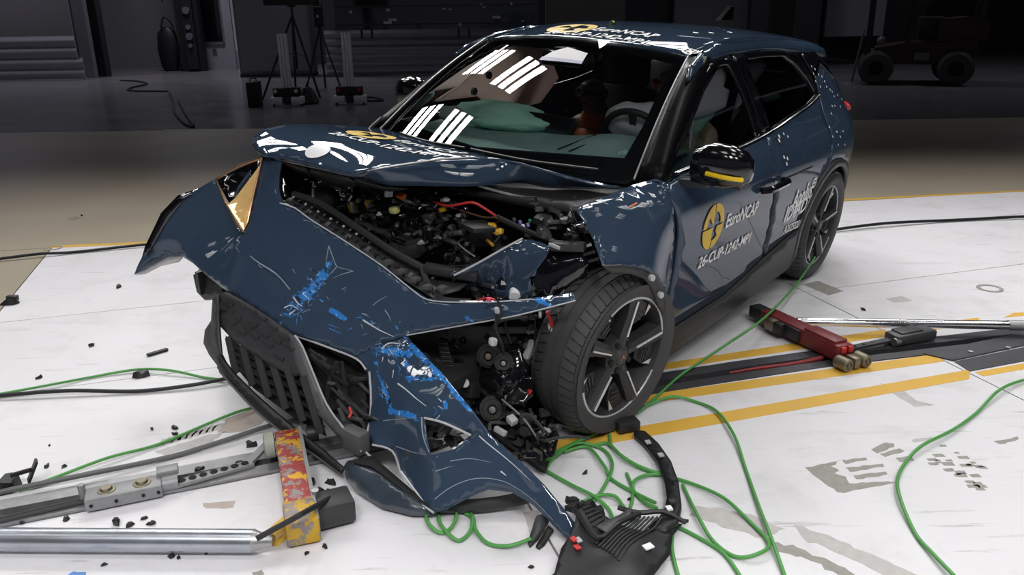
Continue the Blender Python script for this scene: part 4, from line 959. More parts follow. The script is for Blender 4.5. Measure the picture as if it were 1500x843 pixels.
for pts, r, m in (([(2.892,-0.052,0.734),(2.901,-0.02,0.696),(2.906,0.003,0.67),(2.894,0.038,0.665),(2.883,0.069,0.661)], .0022, M_scrt), ([(2.883,0.069,0.661),(2.904,0.036,0.649),(2.93,0,0.63)], .0022, M_scrt), ([(2.892,-0.052,0.734),(2.909,-0.046,0.7),(2.923,-0.039,0.67)], .002, M_scrt), ([(2.906,0.003,0.67),(2.922,-0.008,0.65),(2.931,-0.017,0.64)], .0025, M_scrt), ([(2.882,0.177,0.552),(2.869,0.192,0.571),(2.851,0.217,0.591)], .0018, M_scrt), ([(2.864,0.221,0.54),(2.86,0.241,0.518),(2.861,0.249,0.501)], .002, M_scrt),
                  ([(2.965,-0.537,0.69),(2.975,-0.506,0.676),(2.98,-0.471,0.671),(2.989,-0.484,0.653),(2.999,-0.445,0.639)], .0016, M_scrt), ([(3.005,-0.332,0.621),(3.008,-0.312,0.613),(3.004,-0.304,0.619)], .002, M_scrt), ([(2.927,0.048,0.596),(2.918,0.06,0.605),(2.924,0.06,0.587)], .0015, M_scrt), ([(2.973,0.034,0.464),(2.957,0.076,0.455)], .0015, M_bluep), ([(2.975,0.039,0.45),(2.958,0.087,0.436)], .0018, M_bluep), ([(2.907,0.144,0.518),(2.895,0.177,0.508)], .0018, M_scrt), ([(2.975,-0.161,0.635),(2.978,-0.142,0.622)], .0016, M_scrt),
                  ([(2.909,0.155,0.495),(2.886,0.22,0.466),(2.866,0.27,0.449)], .0035, M_scrw), ([(3.024,-0.153,0.494),(3.013,-0.125,0.509),(3.008,-0.092,0.498)], .003, M_scrw), ([(3.004,-0.125,0.54),(3.003,-0.096,0.52),(3,-0.077,0.513)], .003, M_scrw), ([(2.989,-0.09,0.561),(2.985,-0.057,0.541)], .0025, M_scrw), ([(3.024,-0.123,0.474),(3.012,-0.103,0.496)], .004, M_scrw),
                  ([(3.017,0.422,0.369),(3.034,0.48,0.372),(3.064,0.551,0.376),(3.069,0.603,0.369)], .003, M_scrw), ([(2.92,0.254,0.414),(2.87,0.255,0.418),(2.858,0.303,0.426)], .004, M_scrw), ([(3.102,0.424,0.259),(3.078,0.516,0.294),(3.066,0.593,0.323)], .0018, M_scrt), ([(3.066,0.593,0.323),(3.107,0.635,0.286),(3.184,0.719,0.286)], .003, M_scrt), ([(3.132,0.721,0.206),(3.098,0.765,0.228)], .0018, M_scrt), ([(3.032,0.907,0.236),(3.039,0.932,0.232)], .003, M_scrw), ([(3.126,0.513,0.204),(3.141,0.608,0.229),(3.163,0.692,0.264)], .002, M_scrt),
                  ([(3.137,0.554,0.136),(3.162,0.642,0.121),(3.183,0.715,0.105)], .006, M_scrw), ([(3.147,0.735,0.116),(3.118,0.782,0.169),(3.071,0.842,0.202),(3.016,0.91,0.196),(3.002,0.995,0.171),(3.019,1.102,0.137)], .0018, M_scrt), ([(3.111,0.761,0.248),(3.072,0.813,0.261),(3.052,0.881,0.265)], .0016, M_scrt), ([(3.175,0.513,0.164),(3.18,0.567,0.137)], .003, M_scrt), ([(3.06,0.83,0.342),(3.055,0.938,0.298),(3.031,1.014,0.242)], .0022, M_scrw)):
    scratch(pts, r, m)
rnd = random.Random(9)
for c_, n_, sp_, ln in (((3.006,-0.094,0.51), 26, .05, .03), ((2.959,-0.043,0.606), 22, .045, .03), ((2.909,0.173,0.467), 14, .05, .03), ((2.851,0.291,0.461), 10, .04, .02), ((2.909,0.295,0.401), 26, .05, .035), ((3.029,0.367,0.335), 14, .03, .03), ((2.949,0.488,0.412), 12, .04, .03), ((3.057,0.652,0.372), 8, .04, .03)):
    for k in range(n_):
        q = Vector(c_) + Vector((0, rnd.gauss(0, sp_ * .6), rnd.gauss(0, sp_ * .6))); e = Vector((0, rnd.uniform(-1, 1), rnd.uniform(-1, .6))).normalized() * rnd.uniform(.3, 1) * ln
        scratch([q, q + e * .5 + Vector((0, .002, 0)), q + e], rnd.uniform(.0008, .0026), rnd.choice((M_bluep, M_bluep, M_scrw, M_under, M_scrt)), 2)
# --- left headlamp pocket with a lit orange reflector
hl = patch('headlamp_housing', [(2.748,-0.985,0.807),(2.663,-0.753,0.922),(2.909,-0.55,0.68)], [(2.712,-0.87,0.765)], M_gloss, car, .004, .03, (.85, .35, .45))
M_amber = mat('lit_amber_lamp', (.9, .55, .22), .2, .6, 0, .25, 30, emit=(1.0, .62, .25), estr=.35)
M_lamp = mat('lit_lamp_bulb', (1, .85, .6), .3, emit=(1.0, .8, .45), estr=1.6)
patch('reflector', [(2.775,-0.609,0.93),(2.768,-0.696,0.859),(2.806,-0.757,0.772),(2.863,-0.733,0.757),(2.938,-0.513,0.706),(2.915,-0.512,0.747),(2.84,-0.557,0.858)], [(2.841,-0.658,0.767)], M_amber, hl, .003, .02, (.85, .35, .45), amp=.02, freq=25, seed=4, angle=15)
patch('reflector_bowl', [(2.868,-0.721,0.758),(2.835,-0.679,0.774),(2.901,-0.532,0.752),(2.937,-0.52,0.707)], [(2.867,-0.649,0.739)], M_lamp, hl, .003, .015, (.85, .35, .45), amp=.01, freq=40, seed=6, angle=15)
MB().tube([(2.862,-0.802,0.854),(2.9,-0.688,0.782),(2.963,-0.481,0.707),(2.94,-0.481,0.75),(2.864,-0.528,0.856),(2.778,-0.582,0.966),(2.805,-0.711,0.918),(2.862,-0.802,0.854)], .0045, 6).build('lamp_bezel', mat('copper_bezel', (.42, .25, .15), .3, .8), hl)
MB().tube([(2.968,-0.473,0.71),(2.993,-0.44,0.672)], [.006, .001], 6).build('lamp_bezel', M_chrome, hl)
patch('lamp_lens', [(2.863,-0.796,0.852),(2.962,-0.482,0.71),(2.94,-0.481,0.75),(2.78,-0.585,0.963)], (), glass_mat('lamp_lens_glass', (.93, .95, .95)), hl, 0, .03, (.85, .35, .45))

# --- lower grille, dark plastic
gp = patch('lower_grille', [(3.109,-0.513,0.456),(3.102,-0.49,0.486),(3.098,-0.437,0.507),(3.095,-0.289,0.492),(3.088,-0.154,0.464),(3.077,-0.051,0.429),(3.087,-0.005,0.37),(3.094,0.045,0.31),(3.119,-0.02,0.284),(3.139,-0.105,0.308),(3.149,-0.257,0.334),(3.15,-0.361,0.36),(3.142,-0.43,0.378),(3.124,-0.489,0.414)], (), M_clad, car, .012, .025, (.85, .35, .3), angle=30)
tick = MB(); 
for u, v in ((330,450), (352,455), (372,470), (335,472), (392,486), (362,490), (384,505), (408,500), (410,520), (430,520), (345,440), (425,540), (378,458), (400,478)):
    pass
ticks = [(3.117,-0.38,0.468),(3.109,-0.31,0.479),(3.106,-0.247,0.468),(3.101,-0.192,0.454),(3.098,-0.132,0.431),(3.123,-0.369,0.444),(3.127,-0.252,0.405),(3.119,-0.231,0.423),(3.117,-0.165,0.397),(3.13,-0.208,0.383),(3.123,-0.136,0.366),(3.108,-0.1,0.388),(3.121,-0.073,0.332),(3.096,-0.041,0.372),(3.137,-0.347,0.401),(3.137,-0.279,0.381),(3.095,-0.07,0.407),(3.125,-0.32,0.427)]
for q in ticks:
    q = Vector(q); MB().beam(q, q + Vector((-.002, .012, .018)), .003, .004).beam(q, q + Vector((.01, -.035, .022)), .003, .003).build('grille_notch', M_black, gp)
MB().cyl(Vector((3.11,-0.438,0.45)), Vector((3.126,-0.413,0.462)), .017, 16).build('grille_hole', M_under, gp)
# slatted lattice below it
gl = patch('grille_backing', [(3.105,-0.459,0.315),(3.094,-0.17,0.27),(3.062,0.002,0.278),(3.069,0.053,0.184),(3.102,0.135,0.084),(3.144,0.004,0.134),(3.165,-0.203,0.19),(3.146,-0.373,0.243)], (), M_under, car, .004, .03, (.85, .35, .3))
gl.name = 'grille_backing'
def rl(a, c, t): a, c = Vector(a), Vector(c); return a.lerp(c, t)
TL, TR_, BL, BR = Vector((3.148,-0.37,0.351)), Vector((3.108,0.031,0.3)), Vector((3.196,-0.263,0.246)), Vector((3.141,0.155,0.122))
def gq(a, t): return TL.lerp(TR_, a).lerp(BL.lerp(BR, a), t)
for k in range(6):
    a = k / 5; MB().beam(gq(a, 0), gq(a, 1), .03, .008, (1, .3, .2)).build('grille_slat', M_dark, gl)
for r in range(5):
    for k in range(5):
        a0, a1 = k / 5 + .01, (k + 1) / 5 - .01; t = (r + .15 + .1 * (k % 2)) / 5
        P0, P1, P2, P3 = gq(a0, t), gq(a1, t + .02), gq(a1, t + .16), gq(a0, t + .06)
        bk = Vector((-.03, -.01, .004))
        vs = [P0, P1, P2 + bk, P3 + bk]; vs += [v + Vector((-.008, 0, -.004)) for v in vs]
        MB().add(vs, [(0, 1, 2, 3), (7, 6, 5, 4), (0, 4, 5, 1), (1, 5, 6, 2), (2, 6, 7, 3), (3, 7, 4, 0)]).build('grille_vane', M_clad if (r + k) % 2 else M_dark, gl, 20)
for q in [(3.189,-0.244,0.295),(3.188,-0.191,0.29),(3.132,0.044,0.25)]:
    pass
# outer left frame and the splitter running down to the floor
patch('grille_side_frame', [(3.115,-0.505,0.471),(3.116,-0.467,0.493),(3.149,-0.433,0.403),(3.192,-0.37,0.291),(3.212,-0.268,0.227),(3.21,-0.305,0.213),(3.182,-0.464,0.257),(3.161,-0.532,0.279),(3.136,-0.553,0.322),(3.134,-0.503,0.377)], (), M_dark, gl, .012, .025, (.85, .35, .3), angle=30)
sp = patch('splitter', [(3.208,-0.361,0.3),(3.213,-0.271,0.258),(3.211,-0.103,0.198),(3.19,0.063,0.131)] + [(3.186,0.244,0.089),(3.191,0.332,0.084),(3.209,0.334,0.069),(3.192,0.212,0.067)] + [(3.208,0.043,0.102),(3.227,-0.12,0.158),(3.227,-0.271,0.211),(3.215,-0.36,0.244)], (), M_black, car, .014, .025, (.7, .3, .6), angle=30)
MB().tube([(3.224,-0.33,0.243),(3.233,-0.11,0.164),(3.213,0.05,0.105)] + [(3.194,0.214,0.063),(3.208,0.337,0.064)], .004, 6, True, 3).build('splitter_edge', M_grey, sp)
# thin trim band sweeping from the grille to the torn corner
tb_ = patch('grille_trim_band', [(3.082,-0.044,0.436),(3.082,-0.004,0.401),(3.093,0.061,0.324),(3.105,0.143,0.226)] + [(3.146,0.278,0.201),(3.155,0.391,0.157),(3.155,0.54,0.12),(3.159,0.701,0.1),(3.167,0.699,0.09),(3.168,0.553,0.106),(3.172,0.374,0.136),(3.155,0.25,0.169)] + [(3.128,0.115,0.192),(3.116,0.045,0.271),(3.105,-0.017,0.344),(3.092,-0.055,0.397)], (), M_grey, car, .01, .022, (.85, .35, .3), angle=40)
MB().tube([(3.086,-0.03,0.439),(3.086,0.009,0.406),(3.096,0.073,0.329),(3.108,0.155,0.232)] + [(3.153,0.294,0.21),(3.161,0.405,0.166),(3.161,0.553,0.129),(3.163,0.708,0.105)], .004, 6, True, 3).build('band_edge', M_edge, tb_)
# lower wing of the bumper, scuffed blue-grey
wing = patch('bumper_lower_wing', [(3.236,0.387,0.127),(3.227,0.395,0.148),(3.215,0.431,0.16),(3.19,0.48,0.152),(3.192,0.579,0.133),(3.195,0.659,0.112),(3.181,0.731,0.096),(3.182,0.743,0.069),(3.216,0.694,0.064),(3.246,0.584,0.058),(3.238,0.45,0.056),(3.237,0.403,0.078)], [(3.223,0.497,0.128),(3.218,0.589,0.109),(3.234,0.478,0.152)], mat('scuffed_navy', (.045, .06, .08), .3, 0, .8, .5, 14), car, .006, .022, (.8, .3, .5), amp=.012, freq=9, seed=12, angle=25)
# folded shut flap above the wing
patch('bumper_fold', [(3.238,0.413,0.164),(3.17,0.459,0.171),(3.168,0.633,0.121),(3.186,0.736,0.107),(3.198,0.585,0.138),(3.202,0.493,0.158)], (), M_under, car, .005, .022, (.8, .3, .5))
# black cavity between trim band and torn corner: cooler pack
cp = patch('cooler_pack', [(2.998,-0.135,0.368),(2.951,-0.017,0.34),(2.895,0.116,0.267)] + [(3.041,0.29,0.231),(3.139,0.373,0.156)] + [(3.02,0.129,0.162),(3.03,-0.025,0.285)], (), M_under, car, .01, .03, (.85, .35, .3))
rnd = random.Random(21)
for k in range(26):
    u_, v_ = rnd.random(), rnd.random()
    a = Vector((3.016,-0.055,0.37)).lerp(Vector((2.923,0.142,0.3)), u_); c = Vector((3.155,0.308,0.233)).lerp(Vector((3.122,0.366,0.186)), u_); q = a.lerp(c, v_)
    d = Vector((rnd.uniform(-.02, .02), rnd.uniform(.03, .09), rnd.uniform(-.05, .02)))
    MB().beam(q, q + d, rnd.uniform(.005, .014), rnd.uniform(.004, .01)).build('cooler_bracket', rnd.choice((M_dark, M_black, M_grey, M_dark)), cp)
for pts in ([(3.085,0.124,0.188),(3.048,0.102,0.278),(3.005,0.106,0.348)], [(3.069,0.203,0.154),(3.021,0.155,0.258),(2.983,0.098,0.336)], [(3.042,-0.004,0.353),(3.027,0.107,0.272),(3.029,0.216,0.198)]):
    MB().tube(pts, .010, 6, True, 4).build('coolant_hose', M_black, cp)
MB().box(Vector((3.166,0.375,0.196)), (.05, .09, .08), None, .006).build('sensor_box', M_grey, cp)
MB().tube([(3.12,0.295,0.272),(3.13,0.317,0.263),(3.144,0.318,0.253)], .005, 5).build('copper_wire', M_red, cp)
# white floor shows through the triangular gap at the left of the trim band: nothing is built there
# right-hand fog bracket
patch('fog_lamp_bracket', [(3.017,-0.8,0.463),(2.982,-0.8,0.488),(2.982,-0.74,0.481),(2.985,-0.62,0.435),(3.012,-0.64,0.417),(3.012,-0.74,0.365),(3.01,-0.8,0.387)], [(2.979,-0.78,0.424)], M_dark, car, .03, .025, (.85, .35, .3), angle=25)
MB().beam(Vector((3.01,-0.76,0.49)), Vector((3.006,-0.76,0.389)), .02, .03).build('bracket_post', M_black, car)
# tube-shaped underfloor edge behind the torn corner (arch extension lying low)
MB().tube([(3.149,0.736,0.087),(3.082,0.824,0.091),(3.004,0.902,0.1),(2.947,0.956,0.118)], .022, 8, True, 5).build('lower_arch_strip', M_clad, car)

# --- dark bulkhead and inner structure behind the broken front
MB().box((2.02, 0, .60), (.03, 1.36, .64)).build('bulkhead', M_under, car)
bay = MB(); bay.box((2.45, -.1, .30), (.9, 1.2, .04)); bay.build('engine_undertray', M_under, car)
patch('bay_backing', [(2.35,-1.064,0.814),(2.15,-0.548,0.753),(2.05,0.19,0.848),(2.03,0.65,0.898),(2.03,0.609,0.617),(2.1,0.472,0.294),(2.15,0.056,0.189),(2.2,-0.516,0.255),(2.35,-1.028,0.566)], (), M_under, car, .01, .08, (.85, .4, .4))
patch('wheel_well_backing', [(2.35,-0.226,0.154),(2.1,0.566,0.446),(2.05,0.586,0.184),(2.12,0.543,-0.068)] + [(2.776,0.901,0.104),(2.718,0.641,0.109),(2.602,0.224,0.145)], (), M_under, car, .01, .08, (.85, .4, .4))
# radiator top panel: slotted strip along the bumper's upper edge
A0, A1 = Vector((2.872,-0.334,0.846)), Vector((2.748,0.365,0.585))
B0, B1 = Vector((2.676,-0.519,0.8)), Vector((2.618,0.243,0.62))
strip = MB(); vs = []
N = 22
for i in range(N + 1):
    t = i / N; a = A0.lerp(A1, t) + Vector((0, 0, .02 * math.sin(t * math.pi))) * 0; b_ = B0.lerp(B1, t); vs += [a, b_]
strip.add(vs, [(2 * i, 2 * i + 1, 2 * i + 3, 2 * i + 2) for i in range(N)])
st = strip.build('radiator_top_panel', M_dark, car); orient(st, (.5, .3, 1)); solid(st, .006)
for i in range(N):
    t = (i + .5) / N; a = A0.lerp(A1, t); b_ = B0.lerp(B1, t); w = (A1 - A0) / N * .30; up_ = Vector((.004, .002, .006))
    q = a.lerp(b_, .28) + up_; MB().beam(q - w, q + w * (1 if i % 2 else .5), .024, .006, (.5, .3, 1)).build('slot', M_under if i % 3 else M_grey, st)
    q = a.lerp(b_, .68) + up_ * 1.5; MB().beam(q - w * .5, q + w * .35, .010, .006, (.5, .3, 1)).build('clip', M_grey if i % 2 else M_edge, st)
    q = a.lerp(b_, .5) + up_
    if i % 2: MB().beam(a.lerp(b_, .1) + up_, a.lerp(b_, .9) + up_, .006, .008, (.5, .3, 1)).build('rib', M_black, st)
for u in [(2.827,0.166,0.684),(2.813,0.222,0.659),(2.797,0.276,0.637),(2.784,0.324,0.616),(2.754,0.37,0.614)]:
    MB().box(Vector(u) + Vector((-.03, 0, .012)), (.03, .028, .012)).build('clip', M_grey, st)
MB().tube([(2.725,-0.463,0.825),(2.692,-0.331,0.8),(2.694,-0.127,0.75),(2.701,0.072,0.7),(2.671,0.205,0.655),(2.638,0.262,0.63)], .016, 8, True, 4).build('bonnet_lock_carrier', M_clad, car)
MB().tube([(2.676,0.221,0.66),(2.69,0.254,0.62),(2.709,0.307,0.59),(2.723,0.375,0.58),(2.69,0.478,0.59)], .013, 8, True, 4).build('lock_carrier_stay', M_clad, car)
MB().beam(Vector((2.675,0.233,0.66)), Vector((2.577,0.413,0.64)), .04, .035, bev=.005).build('cross_beam', M_dark, car)
MB().beam(Vector((2.655,0.278,0.63)), Vector((2.472,0.21,0.63)), .012, .012).build('stay_rod', M_black, car)
patch('carrier_plate', [(2.578,0.162,0.64),(2.53,0.374,0.62),(2.648,0.381,0.6),(2.715,0.334,0.58)], (), M_clad, car, .006, .03, (.5, .3, 1))
# left inner lamp bowl seen through the opening beside the bonnet corner
patch('lamp_carrier', [(2.7,-0.568,0.939),(2.6,-0.623,0.921),(2.5,-0.562,0.836),(2.5,-0.525,0.725),(2.68,-0.481,0.769),(2.75,-0.514,0.8)], [(2.5,-0.708,0.786)], M_gloss, car, .004, .025, (.85, .35, .45), amp=.02, freq=14, seed=2, angle=20)
MB().tube([(2.74,-0.504,0.958),(2.76,-0.501,0.908),(2.77,-0.5,0.841),(2.78,-0.465,0.803)], .006, 6, True, 4).build('lamp_carrier_edge', M_grey, car)
MB().tube([(2.879,-0.374,0.817),(2.864,-0.324,0.84),(2.845,-0.313,0.855)], .008, 6).build('chrome_bracket', M_chrome, car)
def rot(seed): 
    r = random.Random(seed); return Matrix.Rotation(r.uniform(-.6, .6), 3, 'Z') @ Matrix.Rotation(r.uniform(-.4, .4), 3, 'X') @ Matrix.Rotation(r.uniform(-.4, .4), 3, 'Y')
def bx(name, u, size, m, seed=0, bev=.005, parent=None):
    return MB().box(Vector(u), size, rot(seed), bev).build(name, m, parent or car)
# larger units in the bay
inv = bx('inverter_cover', (2.287,-0.148,0.7), (.30, .30, .10), M_black, 1, .015)
for k in range(5):
    q = Vector((2.402,-0.132,0.745)).lerp(Vector((2.399,0.077,0.745)), k / 4); MB().beam(q, q + Vector((.09, .03, -.012)), .012, .012).build('cooling_rib', M_dark, inv)
bx('warning_label', (2.461,-0.403,0.735), (.04, .09, .014), M_yel, 31, .001, inv); bx('warning_label', (2.408,-0.348,0.735), (.04, .09, .014), M_yellow, 32, .001, inv)
bx('warning_label', (2.5,-0.359,0.742), (.014, .07, .012), M_edge, 31, .001, inv); bx('warning_label', (2.448,-0.304,0.742), (.014, .07, .012), M_edge, 32, .001, inv)
bx('motor_controller', (2.4,0.271,0.74), (.12, .14, .08), M_dark, 3, .012); bx('controller_cap', (2.497,0.336,0.8), (.10, .12, .02), M_black, 3)
bx('compressor', (2.37,0.2,0.66), (.12, .14, .10), M_black, 4, .02); bx('coolant_pump', (2.526,0.006,0.66), (.13, .16, .06), M_dark, 5, .015)
bx('fuse_box', (2.407,-0.519,0.74), (.10, .13, .09), M_black, 6, .012); bx('horn_bracket', (2.52,-0.097,0.68), (.05, .30, .03), M_dark, 7)
bx('air_guide', (2.397,0.075,0.68), (.04, .34, .02), M_grey, 8, .004); bx('air_guide', (2.548,-0.129,0.7), (.05, .30, .02), M_dark, 9, .004)
MB().sphere(Vector((2.559,-0.459,0.78)), (.05, .07, .05)).build('washer_motor', M_clad, car); MB().tube([(2.582,-0.488,0.8),(2.563,-0.485,0.83),(2.549,-0.448,0.84),(2.545,-0.375,0.84)], .018, 8, True, 3).build('motor_bracket', M_grey, car)
MB().beam(Vector((2.57,-0.058,0.9)), Vector((2.562,-0.072,0.86)), .03, .02).build('bonnet_catch', M_edge, car)
for pts in ([(2.615,-0.3,0.86),(2.636,-0.273,0.84),(2.639,-0.245,0.84)], [(2.554,-0.303,0.86),(2.574,-0.273,0.84),(2.611,-0.264,0.84)]): MB().tube(pts, .004, 6, True, 3).build('catch_loop', M_edge, car)
MB().tube([(2.49,-0.092,0.84),(2.465,-0.051,0.82),(2.414,-0.043,0.8),(2.385,-0.013,0.8)], .011, 8, True, 3).build('bright_pipe', M_alu, car)
bx('orange_connector', (2.507,-0.055,0.85), (.03, .035, .02), M_orange, 11); bx('yellow_cap', (2.544,-0.058,0.8), (.035, .04, .03), mat('pale_yellow_cap', (.7, .68, .25), .5), 12, .01)
bx('yellow_cap', (2.404,0.074,0.8), (.03, .02, .02), M_yellow, 13)
MB().tube([(2.407,0.001,0.83),(2.459,0.151,0.84),(2.439,0.258,0.87),(2.415,0.306,0.85),(2.389,0.347,0.82)], .005, 6, True, 5).build('red_cable', M_red, car)
MB().tube([(2.419,0.058,0.82),(2.356,0.094,0.8),(2.378,0.259,0.8),(2.397,0.353,0.82),(2.364,0.334,0.79),(2.378,0.298,0.78)], .004, 6, True, 4).build('brown_cable', mat('brown_cable', (.2, .09, .06), .5), car)
MB().tube([(2.389,0.347,0.82),(2.377,0.479,0.79),(2.37,0.618,0.77)], .011, 8, True, 4).build('black_hose', M_black, car)
yc = MB().tube([(2.394,0.308,0.78),(2.385,0.331,0.78),(2.411,0.349,0.77),(2.419,0.379,0.77),(2.389,0.372,0.77)], .010, 8, True, 3).build('yellow_connector', M_yellow, car); bx('connector_plug', (2.41,0.376,0.77), (.03, .03, .025), M_yellow, 2, .006, yc)
MB().tube([(2.449,0.348,0.74),(2.45,0.362,0.735),(2.462,0.389,0.73)], .006, 6).build('yellow_clip', M_yellow, car)
MB().tube([(2.417,0.385,0.76),(2.422,0.376,0.74),(2.428,0.355,0.72)], .004, 6).build('grey_cable', M_grey, car)
for q, m in (((2.332,0.417,0.8), mat('violet_plug', (.3, .25, .6), .4)), ((2.368,0.459,0.8), M_white), ((2.341,0.461,0.8), mat('violet_plug', (.3, .25, .6), .4)), ((2.291,0.433,0.8), mat('green_plug', (.05, .35, .2), .4)), ((2.319,0.377,0.8), M_grey)): bx('fuse_plug', q, (.012, .012, .016), m, 1, .002)
# white bottles
MB().tube([(2.507,0.536,0.57),(2.457,0.499,0.59),(2.399,0.46,0.62),(2.381,0.449,0.635)], [.022, .024, .026, .014], 12).build('white_bottle', M_white, car)
MB().tube([(2.387,0.399,0.65),(2.343,0.356,0.66),(2.346,0.34,0.68)], [.018, .022, .014], 10, True, 3).build('white_bottle', M_white, car)
# inner wing and strut dome
patch('inner_wing', [(2.67,0.36,0.66),(2.585,0.419,0.7),(2.506,0.468,0.745),(2.418,0.494,0.77),(2.4,0.562,0.77),(2.438,0.639,0.775),(2.452,0.632,0.74),(2.475,0.608,0.69),(2.478,0.597,0.575),(2.499,0.549,0.56),(2.529,0.374,0.55),(2.595,0.31,0.58)], [(2.473,0.54,0.7),(2.491,0.442,0.64)], M_navy, car, .005, .025, (.6, .4, .8), amp=.01, freq=9, seed=5, angle=30)
patch('strut_dome', [(2.449,0.615,0.73),(2.403,0.747,0.77),(2.409,0.787,0.75),(2.402,0.78,0.62),(2.487,0.68,0.6),(2.491,0.605,0.6),(2.477,0.579,0.67)], [(2.47,0.708,0.7)], M_gloss, car, .005, .025, (.6, .4, .8), angle=30)
MB().beam(Vector((2.435,0.642,0.78)), Vector((2.389,0.759,0.79)), .05, .03, bev=.006).build('wing_rail', M_dark, car); bx('label_plate', (2.485,0.689,0.8), (.008, .06, .012), M_edge, 3, .001)
MB().tube([(2.677,0.383,0.665),(2.602,0.433,0.705),(2.524,0.482,0.75),(2.43,0.504,0.775)], .004, 6, True, 3).build('wing_flange', M_edge, car)
# crumpled dark pieces at the broken wing root
for i, (u, s, m) in enumerate((((2.256,0.5,0.85), (.10, .10, .12), M_black), ((2.255,0.565,0.83), (.08, .09, .14), M_dark), ((2.232,0.612,0.84), (.07, .06, .10), M_black), ((2.292,0.513,0.8), (.10, .12, .05), M_dark), ((2.317,0.71,0.82), (.05, .08, .10), M_black), ((2.356,0.544,0.78), (.08, .06, .05), M_clad), ((2.208,0.593,0.88), (.05, .05, .08), M_dark), ((2.355,0.677,0.79), (.08, .09, .05), M_dark), ((2.298,0.726,0.84), (.03, .05, .03), M_black))):
    MB().rock(Vector(u), max(s) * .62, i + 3, .7).build('crumpled_bracket', m, car, 20)
MB().tube([(2.166,0.416,0.9),(2.193,0.463,0.88),(2.174,0.464,0.86)], .008, 6).build('bonnet_hinge_arm', M_black, car); bx('hinge_plate', (2.287,0.626,0.87), (.03, .03, .03), M_edge, 4)
patch('wing_bracket', [(2.35,0.66,0.908),(2.285,0.7,0.837),(2.283,0.76,0.738),(2.29,0.78,0.691),(2.305,0.76,0.69),(2.308,0.72,0.762),(2.326,0.68,0.816)], (), M_gloss, car, .01, .02, (.4, .8, .4), amp=.015, freq=12, seed=8, angle=20)
for k in range(3):
    a = Vector((2.354,0.76,0.792)).lerp(Vector((2.345,0.8,0.731)), k / 2.5); MB().beam(a, a + Vector((.06, -.05, -.02)), .008, .01).build('bracket_rib', M_alu if k == 0 else M_dark, car)
# --- left front wing, torn away at its front
fw = patch('front_wing', [(2.051,0.735,0.952),(2.167,0.745,0.951),(2.293,0.75,0.949),(2.425,0.75,0.943),(2.446,0.75,0.934),(2.446,0.79,0.896),(2.434,0.82,0.84),(2.489,0.88,0.809),(2.507,0.91,0.782),(2.413,0.93,0.765),(2.301,0.945,0.729),(2.199,0.955,0.669),(2.11,0.95,0.586),(2.076,0.945,0.541),(1.95,0.892,0.606),(1.957,0.895,0.722),(1.966,0.895,0.794),(1.984,0.885,0.891),(1.979,0.845,0.969),(1.985,0.8,0.978)], [(2.274,0.86,0.868),(2.363,0.86,0.837),(2.19,0.9,0.832),(2.115,0.85,0.91),(2.254,0.8,0.928)], M_navy, car, .004, .022, (.2, 1, .3), amp=0, seed=13, angle=40)
patch('wing_arch_lip', [(2.524,0.92,0.789),(2.431,0.94,0.772),(2.32,0.955,0.736),(2.23,0.965,0.686),(2.153,0.965,0.61),(2.109,0.96,0.54),(2.106,0.955,0.49),(2.17,0.96,0.551),(2.236,0.965,0.634),(2.297,0.96,0.692),(2.373,0.945,0.727),(2.48,0.925,0.754)], (), M_clad, fw, .012, .018, (.3, 1, .3), angle=30)
for q in [(2.285,0.975,0.698),(2.203,0.975,0.608)]: MB().cyl(Vector(q), Vector(q) + Vector((.004, .012, .002)), .012, 12).build('liner_bolt', M_edge, fw)
MB().beam(Vector((2.301,0.875,0.942)), Vector((2.25,0.875,0.947)), .003, .006).build('orange_chip', M_orange, fw)
# shiny black liner folded against the tyre
patch('wheel_liner', [(2.351,0.72,0.658),(2.267,0.74,0.667),(2.22,0.74,0.641),(2.237,0.72,0.556),(2.337,0.72,0.516),(2.431,0.74,0.482),(2.599,0.8,0.423),(2.601,0.78,0.445),(2.433,0.7,0.499),(2.339,0.68,0.575)], [(2.354,0.74,0.609)], M_gloss, car, .004, .02, (.6, .6, .3), amp=.02, freq=12, seed=15, angle=25)
for q in [(2.348,0.76,0.572)]: MB().cyl(Vector(q), Vector(q) + Vector((.01, .02, .004)), .012, 10).build('liner_bolt', M_edge, car)
patch('wheel_liner', [(2.35,0.574,0.436),(2.3,0.696,0.506),(2.35,0.7,0.386),(2.42,0.684,0.232),(2.55,0.763,0.08),(2.7,0.758,0.004),(2.55,0.642,0.032),(2.4,0.589,0.191)], [(2.3,0.582,0.242)], M_black, car, .006, .025, (.85, .4, .4), amp=.02, freq=8, seed=16, angle=25)
